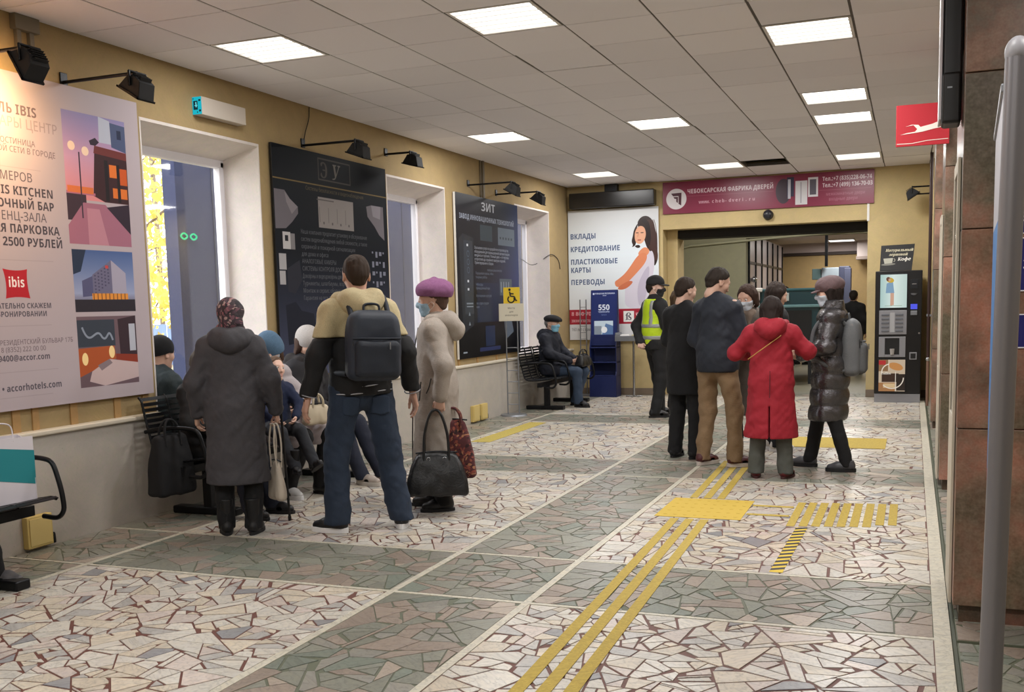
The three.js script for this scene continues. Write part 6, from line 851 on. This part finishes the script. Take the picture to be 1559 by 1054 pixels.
// backpack: local frame with its back face at z = 0 (towards the wearer at +z), bulging to -z
function backpack(name, label, D, at, turn, c, sz, o = {}) {
  const t = thing(name, label, 'backpack', D.world(at), D.turn + turn), [w, h, d] = sz, m = clothMat(c, 0.6), dk = clothMat(c.clone().multiplyScalar(0.7), 0.7), r = 0.06;
  const pr = [cap([-w / 2 + r, r, -d / 2], [w / 2 - r, r, -d / 2], r), cap([-w / 2 + r, h - r * 1.5, -d / 2], [w / 2 - r, h - r * 1.5, -d / 2], r * 1.1)];
  const f = (x, y, z) => { const tp = clamp((y - h * 0.6) / (h * 0.4), 0, 1), ww = w / 2 * (1 - 0.16 * tp * tp), dd = d / 2 * (1 - 0.35 * tp * tp); const q = [Math.abs(x) - ww + r, Math.abs(y - h / 2) - h / 2 + r, Math.abs(z + d / 2) - dd + r]; return Math.hypot(Math.max(q[0], 0), Math.max(q[1], 0), Math.max(q[2], 0)) + Math.min(Math.max(...q), 0) - r + 0.004 * nz(x * 12, y * 12, z * 12 + h); };
  part('main_bag', netMesh(f, [-w / 2 - 0.03, -0.03, -d - 0.03], [w / 2 + 0.03, h + 0.03, 0.03], 0.011), m, t);
  const fp = (x, y, z) => { const q = [Math.abs(x) - w * 0.42 + 0.04, Math.abs(y - h * 0.31) - h * 0.27 + 0.04, Math.abs(z + d) - 0.045 + 0.035]; return Math.hypot(Math.max(q[0], 0), Math.max(q[1], 0), Math.max(q[2], 0)) + Math.min(Math.max(...q), 0) - 0.037 + 0.003 * nz(x * 14, y * 14, z * 9); };
  part('front_pocket', netMesh(fp, [-w / 2, 0, -d - 0.08], [w / 2, h * 0.66, -d + 0.08], 0.011), dk, t);
  part('zip', tube([[-w * 0.43, h * 0.5, -d * 0.93], [-w * 0.36, h * 0.74, -d * 0.84], [0, h * 0.83, -d * 0.80], [w * 0.36, h * 0.74, -d * 0.84], [w * 0.43, h * 0.5, -d * 0.93]], 0.005, 6), M.black, t); part('top_seam', tube([[-w * 0.44, h * 0.60, -d * 0.98], [0, h * 0.60, -d - 0.028], [w * 0.44, h * 0.60, -d * 0.98]], 0.006, 6), dk, t);
  part('top_handle', tube([[-0.05, h - 0.02, -0.06], [-0.045, h + 0.03, -0.05], [0.045, h + 0.03, -0.05], [0.05, h - 0.02, -0.06]], 0.008, 8), dk, t); if (o.badge) part('badge', box(-0.02, 0.02, h * 0.66, h * 0.675, -d * 0.9 - 0.012, -d * 0.9 - 0.006), M.chrome, t); part('zip_pull', rod([-w * 0.2, h * 0.55, -d - 0.052], [-w * 0.2, h * 0.45, -d - 0.054], 0.004), M.greyMetal, t);
  for (const s of [-1, 1]) { const p = o.strap.map(([x, y, z]) => [x * s, y, z]), cv = new THREE.CatmullRomCurve3(p.map((q) => V(...q))), sh = new THREE.Shape([[-0.028, -0.005], [0.028, -0.005], [0.028, 0.005], [-0.028, 0.005]].map((q) => new THREE.Vector2(...q))); part('shoulder_strap', tube(p, 0.018, 8, true, false, 40), dk, t); }
  return t;
}
backpack('backpack', 'dark navy backpack worn by the man in the beige-and-navy jacket', people.man, [0.0, 0.965, -0.185], -0.02, sRGB(34, 42, 56), [0.345, 0.44, 0.17], { badge: true, strap: [[0.12, 0.40, -0.03], [0.125, 0.49, 0.06], [0.13, 0.53, 0.15], [0.135, 0.49, 0.25], [0.145, 0.36, 0.325], [0.17, 0.16, 0.30], [0.185, 0.05, 0.17], [0.15, 0.04, -0.02]] }).rotation.z = 0.03;
backpack('backpack', 'grey backpack worn by the woman in the shiny silver coat', people.silver, [0.0, 0.86, -0.095], 0.05, sRGB(104, 106, 108), [0.30, 0.48, 0.155], { strap: [[0.10, 0.43, -0.03], [0.11, 0.475, 0.03], [0.115, 0.495, 0.09], [0.12, 0.46, 0.17], [0.13, 0.36, 0.225], [0.165, 0.2, 0.22], [0.19, 0.1, 0.12], [0.13, 0.05, -0.02]] });
// black handbag in the hand of the woman with the beret
function handbag(label, pos, turn, w, h, d, mat, o = {}) {
  const t = thing(o.name ?? 'handbag', label, 'bag', pos, turn);
  const f = (x, y, z) => { const k = clamp(y / h, 0, 1), ww = w / 2 * (1 - (o.taper ?? 0.28) * k * k), dd = d / 2 * (1 - 0.6 * k * k); const q = [Math.abs(x) - ww + 0.03, Math.abs(y - h / 2) - h / 2 + 0.03, Math.abs(z) - dd + 0.03]; return Math.hypot(Math.max(q[0], 0), Math.max(q[1], 0), Math.max(q[2], 0)) + Math.min(Math.max(...q), 0) - 0.03 + 0.007 * nz(x * 11 + w, y * 8, z * 11) + 0.004 * nz(x * 22, y * 9, z * 20); };
  part('bag_body', netMesh(f, [-w / 2 - 0.03, -0.02, -d / 2 - 0.03], [w / 2 + 0.03, h + 0.03, d / 2 + 0.03], 0.009), mat, t); part('zip', tube([[-w * 0.33, h - 0.005, 0], [0, h + 0.004, 0], [w * 0.33, h - 0.005, 0]], 0.006, 6), M.darkMetal, t);
  for (const s of [-1, 1]) part('handle', tube([[-w * 0.2, h * 0.82, s * d * 0.27], [-w * 0.17, h + o.hh * 0.5, s * 0.025], [-0.02, h + o.hh, s * 0.012], [0.02, h + o.hh, s * 0.012], [w * 0.17, h + o.hh * 0.5, s * 0.025], [w * 0.2, h * 0.82, s * d * 0.27]], o.hr ?? 0.009, 8), mat, t);
  if (o.flaps) { for (const x of [-0.07, 0.07]) { part('side_flap', netMesh((X, y, z) => Math.max(Math.abs(X - x) - 0.045 * (1 - 0.5 * Math.abs(y - h * 0.6) / h), Math.abs(y - h * 0.58) - h * 0.3, Math.abs(z - d * 0.42 + (y / h) * d * 0.26) - 0.012), [x - 0.08, 0, 0], [x + 0.08, h, d * 0.7], 0.008), mat, t); const r = new THREE.TorusGeometry(0.012, 0.003, 6, 16); r.translate(x * 0.8, h * 0.86, d * 0.28); part('ring', r, M.chrome, t); } }
  return t;
}
const leather = std(0x0e0f11, 0.38, { bumpMap: plasterBump, bumpScale: 0.002 });
{ const p = people.purple.world([0.25, 0.80, -0.05]); handbag('large black leather handbag carried by the woman in the purple beret', [p[0] - 0.02, 0.15, p[2] + 0.03], 0.42, 0.44, 0.30, 0.2, leather, { hh: p[1] - 0.15 - 0.30 - 0.01, flaps: true, taper: 0.42 }); 
  const pat = clothMat(0xffffff, 0.9); pat.map = canvasTex(256, 256, (c) => { c.fillStyle = '#4c2224'; c.fillRect(0, 0, 256, 256); for (let i = 0; i < 170; i++) { c.fillStyle = ['#7d3d30', '#9a6a4c', '#2c1618', '#8a4a3a', '#5f2a2c'][i % 5]; c.beginPath(); c.ellipse(rnd() * 256, rnd() * 256, 5 + rnd() * 15, 3 + rnd() * 8, rnd() * 3, 0, 7); c.fill(); } }); pat.map.wrapS = pat.map.wrapT = THREE.RepeatWrapping;
  handbag('brown-red patterned cloth bag hanging behind the black handbag', [p[0] + 0.03, 0.24, p[2] - 0.14], 0.3, 0.32, 0.42, 0.12, pat, { name: 'cloth_bag', hh: p[1] - 0.24 - 0.42 - 0.01, taper: 0.5 }); }
{ const p = people.hood.world([-0.295, 0.80, 0.10]); handbag('small white bag hanging from the hand of the woman in charcoal', [p[0] + 0.0, 0.2, p[2] + 0.04], -0.5, 0.20, 0.27, 0.06, std(sRGB(196, 184, 168), 0.6), { hh: p[1] - 0.2 - 0.27 - 0.005, taper: 0.6, hr: 0.006, name: 'white_bag' }); }
handbag('cream handbag on the lap of the woman in the blue hat', [-4.27, 0.575, -6.78], 1.2, 0.25, 0.16, 0.09, std(sRGB(198, 184, 158), 0.5), { hh: 0.07, taper: 0.2, name: 'cream_handbag' });
handbag('black bag on the knees of the flat-capped man', [-4.36, 0.565, -13.98], 1.5, 0.36, 0.18, 0.14, leather, { hh: 0.06, taper: 0.3, name: 'black_bag' });
handbag('black cloth bag hanging at the near end of the middle bench', [-4.78, 0.2, -5.70], 1.35, 0.32, 0.42, 0.16, clothMat(K.black, 0.9), { hh: 0.1, taper: 0.2, name: 'black_cloth_bag' });
// phone in the hand of the woman in silver, walking stick, shopping bag on the near bench
{ const p = people.silver.world([0.02, 1.09, 0.40]); const t = thing('phone', 'small pale phone held by the woman in the silver coat', 'phone', p, -0.3); part('case', box(-0.035, 0.035, 0, 0.14, -0.004, 0.004, 0.003), std(sRGB(170, 172, 176), 0.35), t); part('camera', box(0.008, 0.028, 0.105, 0.13, -0.006, -0.004, 0.001), M.black, t); }
{ const t = thing('walking_stick', 'thin black walking stick leaning near the charcoal coat', 'cane', [-4.02, 0, -5.98]); t.rotation.z = 0.04; part('shaft', rod([0, 0.01, 0], [0, 0.82, 0], 0.009, 10), M.black, t); part('handle', tube([[0, 0.81, 0], [0.0, 0.85, 0], [-0.04, 0.86, 0], [-0.09, 0.845, 0]], 0.011, 8), M.black, t); part('ferrule', rod([0, 0, 0], [0, 0.03, 0], 0.012, 10), M.black, t); }
{
  const t = thing('shopping_bag', 'white and teal shopping bag standing on the near bench', 'bag', [-4.66, 0.435, -4.13], 1.35), c = std(sRGB(214, 208, 214), 0.55), te = std(sRGB(30, 132, 140), 0.5);
  const sideG = (x) => extrude([[-0.08, 0], [0.08, 0], [0.07, 0.36], [0, 0.34], [-0.07, 0.36]], 0.003).rotateY(Math.PI / 2).translate(x, 0, 0);
  part('side', sideG(-0.19), c, t); part('side', sideG(0.187), c, t); part('front', box(-0.19, 0.19, 0, 0.36, 0.07, 0.075), c, t); part('back', box(-0.19, 0.19, 0, 0.36, -0.075, -0.07), c, t); part('bottom', box(-0.19, 0.19, 0, 0.004, -0.07, 0.07), c, t); part('teal_print', [extrude([[-0.19, 0.17], [0.192, 0.09], [0.192, 0.28], [-0.19, 0.34]], 0.001).translate(0, 0, 0.0755)], te, t); part('handle', tube([[-0.08, 0.34, 0.073], [-0.07, 0.43, 0.06], [0.07, 0.43, 0.06], [0.08, 0.34, 0.073]], 0.004, 6), c, t);
}
// shoes of a sitter cut by the left edge
person({ sit: true, label: 'sitter at the left edge of whom only a grey boot shows', at: [-4.74, -3.5], turn: 1.5, h: 1.7, J: { knL: [0.30, 0.5, 0.32], anL: [0.56, 0.085, 0.08], ftL: 0.2, anR: [-0.12, 0.085, 0.17] }, wear(D) { D.put('coat', cloth([...D.torso(0.04), ...D.sleeves(1.2), cap(D.J.pel, add(D.J.pel, 0, -0.06, 0.0), 0.18, 0.18, 0.85)], { cuts: [below(0.47)], fold: 0.01, cell: 0.018 }), clothMat(K.black, 0.8)); D.hair('short', [0.08, 0.06, 0.05]); D.trousers(K.black, { cell: 0.018 }); D.shoes('shoe', sRGB(84, 82, 84), K.black); } });

// ================================================================== BEYOND THE PASSAGE
{
  const g = std(sRGB(164, 162, 136), 0.85, { map: wallStain }), b = std(sRGB(214, 184, 132), 0.85, { map: wallStain }), Z1 = -20, Z2 = -27.5;
  const w = struct('wall_corridor'); part('wall_panel', box(-5.0, -2.97, -0.05, 2.62, Z1 - 0.25, Z1), g, w); part('beam', box(-5.0, 0.6, 2.62, 3.3, Z1 - 0.25, Z1), g, w); part('wall_panel', box(-0.66, 0.6, -0.05, 2.62, Z1 - 0.25, Z1), g, w); part('wall_panel', box(-5.2, -5.0, -0.05, 3.3, Z2, BZ - BT), g, w); part('wall_panel', box(0.6, 0.8, -0.05, 3.3, Z2, BZ - BT), b, w);
  const f = struct('wall_far'); part('wall_panel', box(-5.2, 0.8, -0.05, 3.3, Z2 - 0.2, Z2), b, f); part('dado_panel', box(-3.1, -1.9, 0.0, 1.75, Z2, Z2 + 0.02, 0.004), std(sRGB(200, 160, 110), 0.7), f); part('upper_wall', box(-5.0, 0.6, 2.6, 2.85, Z2, Z2 + 0.03), std(sRGB(206, 192, 192), 0.8), f); part('cornice', box(-5.0, 0.6, 2.54, 2.62, Z2, Z2 + 0.06, 0.01), std(sRGB(70, 58, 54), 0.6), f); part('grey_panel', box(-0.95, 0.3, 0, 2.0, Z2, Z2 + 0.03, 0.004), std(sRGB(140, 138, 150), 0.6), f);
  const c = struct('ceiling_corridor'); part('slab', box(-5.2, 0.8, 3.3, 3.45, -20.0, BZ - BT), std(sRGB(222, 214, 214), 0.85), c); part('slab', box(-5.2, 0.8, 2.85, 3.3, Z2, -20.24), std(sRGB(222, 214, 214), 0.85), c);
  // corridor lights
  [[-3.0, -18.2, 'ceiling light panel hidden behind the passage lintel, left', 34, 3.3], [-1.2, -18.2, 'ceiling light panel hidden behind the passage lintel, right', 34, 3.3], [-1.62, -26.2, 'small glowing ceiling light in the far room, right', 34, 2.85], [-1.2, -22.4, 'ceiling light in the far room nearer the passage', 48, 2.85]].forEach(([x, z, l, k, cy]) => { const t = thing('corridor_light', l, 'ceiling light', [x, cy, z]); part('frame', box(-0.31, 0.31, -0.03, 0, -0.31, 0.31, 0.005), M.white, t); part('diffuser', box(-0.28, 0.28, -0.036, -0.03, -0.28, 0.28), emitWhite, t); const r = new THREE.RectAreaLight(new THREE.Color(1, 0.96, 0.9), k, 0.55, 0.55); r.name = 'panel_light'; r.position.y = -0.045; r.rotation.x = -Math.PI / 2; t.add(r); });
  const fl = part('corridor_floor', box(-5.2, 0.8, -0.03, -0.0005, Z2, BZ - 0.62), std(sRGB(150, 146, 128), 0.35, { map: veinTex }), scene); fl.name = 'floor_corridor'; fl.userData.kind = 'structure';
  solo('wall_pipe', tube([[-4.22, 0.4, Z1 + 0.03], [-4.22, 2.40, Z1 + 0.03], [-4.14, 2.5, Z1 + 0.03], [-3.9, 2.52, Z1 + 0.03], [-1.1, 2.66, Z1 + 0.03], [-0.85, 2.66, Z1 + 0.03]], 0.022, 8), std(sRGB(168, 166, 140), 0.6), 'pale pipe running up the green wall beyond the passage', 'pipe');
  { const t = thing('lattice_gate', 'open folding gate of tall dark bars beyond the passage', 'gate', [-2.97, 0, -20.3]); for (let i = 0; i < 7; i++) part('bar', box(-0.03, 0.03, 0, 2.7, -i * 0.9 - 0.06, -i * 0.9, 0.004), M.blackMetal, t); part('rail', box(-0.02, 0.02, 2.15, 2.2, -5.5, 0), M.blackMetal, t); part('rail', box(-0.02, 0.02, 1.4, 1.44, -5.5, 0), M.blackMetal, t); for (let i = 0; i < 6; i++) part('glass_panel', box(-0.006, 0.004, 0.02, 2.72, -i * 0.9 - 0.88, -i * 0.9 - 0.08), std(sRGB(196, 186, 190), 0.3), t); part('lock', new THREE.SphereGeometry(0.06, 14, 10).translate(0.06, 1.85, -0.35), M.chrome, t); }
  { const t = thing('luggage_scanner', 'dark teal luggage scanner tunnel beyond the passage', 'scanner', [-2.0, 0, -18.8]), m = std(sRGB(26, 62, 70), 0.4); part('tunnel', box(-0.55, 0.5, 0.6, 1.62, -1.2, 0, 0.04), m, t); part('top_rim', box(-0.57, 0.52, 1.30, 1.35, -1.22, 0.02, 0.01), std(sRGB(110, 150, 156), 0.35), t); part('hood', box(-0.56, 0.51, 1.585, 1.64, -1.21, 0.01, 0.02), std(sRGB(44, 88, 96), 0.35), t); part('conveyor', box(-0.45, 0.4, 0.52, 0.62, -1.9, 0.9, 0.02), M.darkMetal, t); for (const z of [-1.1, 0.6]) for (const x of [-0.4, 0.35]) part('leg', box(x, x + 0.06, 0, 0.53, z, z + 0.06), M.darkMetal, t); part('lamp', box(-0.1, -0.04, 1.42, 1.56, 0.0, 0.02, 0.005), std(sRGB(190, 200, 200), 0.4), t); part('corner_light', box(-0.62, -0.5, 1.585, 1.66, -0.1, 0.05, 0.02), M.white, t); part('curtain', box(-0.4, 0.35, 0.63, 1.25, 0.001, 0.012), M.black, t); }
  { const t = thing('detector_column', 'tall grey-blue detector cabinet in the far room', 'cabinet', [-1.5, 0, -23]); part('body', box(-0.33, 0.03, 0, 2.1, -0.4, 0, 0.02), std(sRGB(150, 162, 172), 0.4), t); part('side_column', box(0.03, 0.25, 0, 2.12, -0.4, 0.0, 0.02), std(sRGB(66, 70, 92), 0.4), t); part('side_column', box(0.14, 0.27, 0, 2.08, -0.4, 0.01, 0.01), std(sRGB(80, 84, 106), 0.4), t); part('control_box', box(-0.52, -0.34, 1.85, 2.08, -0.2, 0.0, 0.01), std(sRGB(86, 110, 112), 0.5), t); }
  { const t = thing('ceiling_post', 'thin dark post hanging from the far ceiling above the grey cabinet', 'post', [-1.72, 2.12, -22.9]); part('post', box(-0.03, 0.03, 0, 0.73, -0.03, 0.03), M.blackMetal, t); part('flange', box(-0.06, 0.06, 0.71, 0.73, -0.06, 0.06), M.blackMetal, t); }
  { const t = thing('duct_box', 'pale boxed-in duct below the far ceiling', 'duct', [-1.1, 2.4, -27.1]); part('duct', box(-0.2, 0.2, 0, 0.45, -0.2, 0.2, 0.01), std(sRGB(196, 184, 182), 0.7), t); part('collar', box(-0.22, 0.22, -0.02, 0.06, -0.22, 0.22, 0.01), std(sRGB(150, 136, 130), 0.7), t); }
}
// ================================================================== OUTSIDE THE WINDOWS
{
  const gr = part('ground', box(-60, WOX, -0.5, -0.25, -60, 30), std(sRGB(150, 140, 110), 0.9, { map: wallStain }), scene); gr.name = 'ground'; gr.userData.kind = 'structure';
  { const t = thing('screen_wall', 'slate blue screen wall close outside the windows', 'wall', [-7, -0.25, -8.66]); part('wall', box(-0.16, 0, 0, 4.6, -11, 0), std(sRGB(46, 54, 90), 0.8, { map: wallStain }), t); part('coping', box(-0.2, 0.04, 4.6, 4.65, -11.1, 0.04, 0.01), std(sRGB(60, 62, 78), 0.8), t); for (let i = 0; i < 4; i++) part('wall_seam', box(0, 0.006, 0, 4.6, -0.6 - i * 2.2, -0.58 - i * 2.2), std(sRGB(34, 37, 58), 0.8), t);
    part('neon_letters', [tube([[0.02, 2.49, -0.02], [0.02, 2.46, -0.07], [0.02, 2.49, -0.12], [0.02, 2.52, -0.07]], 0.009, 6, true, true), tube([[0.02, 2.49, -0.17], [0.02, 2.46, -0.22], [0.02, 2.49, -0.27], [0.02, 2.52, -0.22]], 0.009, 6, true, true)], new THREE.MeshStandardMaterial({ color: 0x001008, emissive: new THREE.Color(0.02, 0.75, 0.32), emissiveIntensity: 1 }), t); }
  const leafMat = new THREE.MeshPhysicalMaterial({ color: sRGB(234, 208, 104), roughness: 0.9, transmission: 0.35, thickness: 0, side: THREE.DoubleSide });
  const leaf = new THREE.BufferGeometry(); leaf.setAttribute('position', new THREE.Float32BufferAttribute([0, -1, 0, 0.6, 0, 0.1, 0, 1, 0, -0.6, 0, 0.1], 3)); leaf.setIndex([0, 1, 2, 0, 2, 3]); leaf.computeVertexNormals(); leaf.setAttribute('uv', new THREE.Float32BufferAttribute([0, 0, 1, 0, 1, 1, 0, 1], 2));
  const tree = (x, z, h, r, n, label) => { const t = thing('autumn_tree', label, 'tree', [x, -0.25, z], 0); const br = [], lim = []; for (let i = 0; i < 14; i++) { const a = i * 2.4, y = h * (0.16 + 0.055 * i), q = r * (0.45 + 0.5 * ((i * 5) % 7) / 7), e = [Math.cos(a) * q, y + h * 0.10, Math.sin(a) * q]; br.push(tube([[0, y * 0.9, 0], [e[0] * 0.5, y, e[2] * 0.5], e], 0.022, 5)); lim.push(e); } part('trunk', tube([[0, 0, 0], [0.05, h * 0.4, 0.03], [-0.05, h * 0.8, 0], [0, h, 0]], 0.1, 8), bark, t); for (const g of br) part('branch', g, bark, t);
    const im = new THREE.InstancedMesh(leaf, leafMat, n), q = new THREE.Object3D(); for (let i = 0; i < n; i++) { const e = lim[i % 14], s = Math.pow(rnd(), 0.6) * r * 0.42, a = rnd() * 7, b = Math.acos(rr(-1, 1)); q.position.set(e[0] + s * Math.sin(b) * Math.cos(a), e[1] + s * Math.cos(b) * 0.9, e[2] + s * Math.sin(b) * Math.sin(a)); q.rotation.set(rnd() * 6, rnd() * 6, rnd() * 6); q.scale.setScalar(rr(0.05, 0.11)); q.updateMatrix(); im.setMatrixAt(i, q.matrix); } im.name = 'foliage'; im.userData.kind = 'stuff'; shadows(im); t.add(im); };
  const bark = std(sRGB(120, 108, 96), 0.9);
  tree(-11.9, -12.0, 6.2, 2.2, 2600, 'yellow autumn tree outside the first window, nearest'); tree(-19.5, -21.6, 8, 3.0, 4500, 'yellow autumn tree outside the first window, farther'); tree(-27, -32.2, 10, 4, 6000, 'pale yellow autumn tree far outside the first window');
  { const t = thing('park_railing', 'low dark railing outside the first window', 'railing', [-9, -0.25, -11.2]); t.rotation.y = 0.2; for (const y of [0.5, 1.25]) part('rail', box(-1.8, 1.8, y, y + 0.03, -0.015, 0.015), M.darkMetal, t); for (let i = 0; i < 13; i++) part('baluster', box(-1.8 + i * 0.29, -1.78 + i * 0.29, 0, 1.25, -0.01, 0.01), M.darkMetal, t); }
  { const t = thing('blue_fence', 'pale blue board fence beyond the trees', 'fence', [-24, -0.25, -27]); t.rotation.y = 0.9; for (let i = 0; i < 14; i++) part('board', box(-4.2 + i * 0.6, -3.62 + i * 0.6, 0, 1.3 + (i % 3) * 0.03, -0.02, 0.02), std(sRGB(120, 142, 182), 0.7), t); }
}
renderer.render(scene, camera);
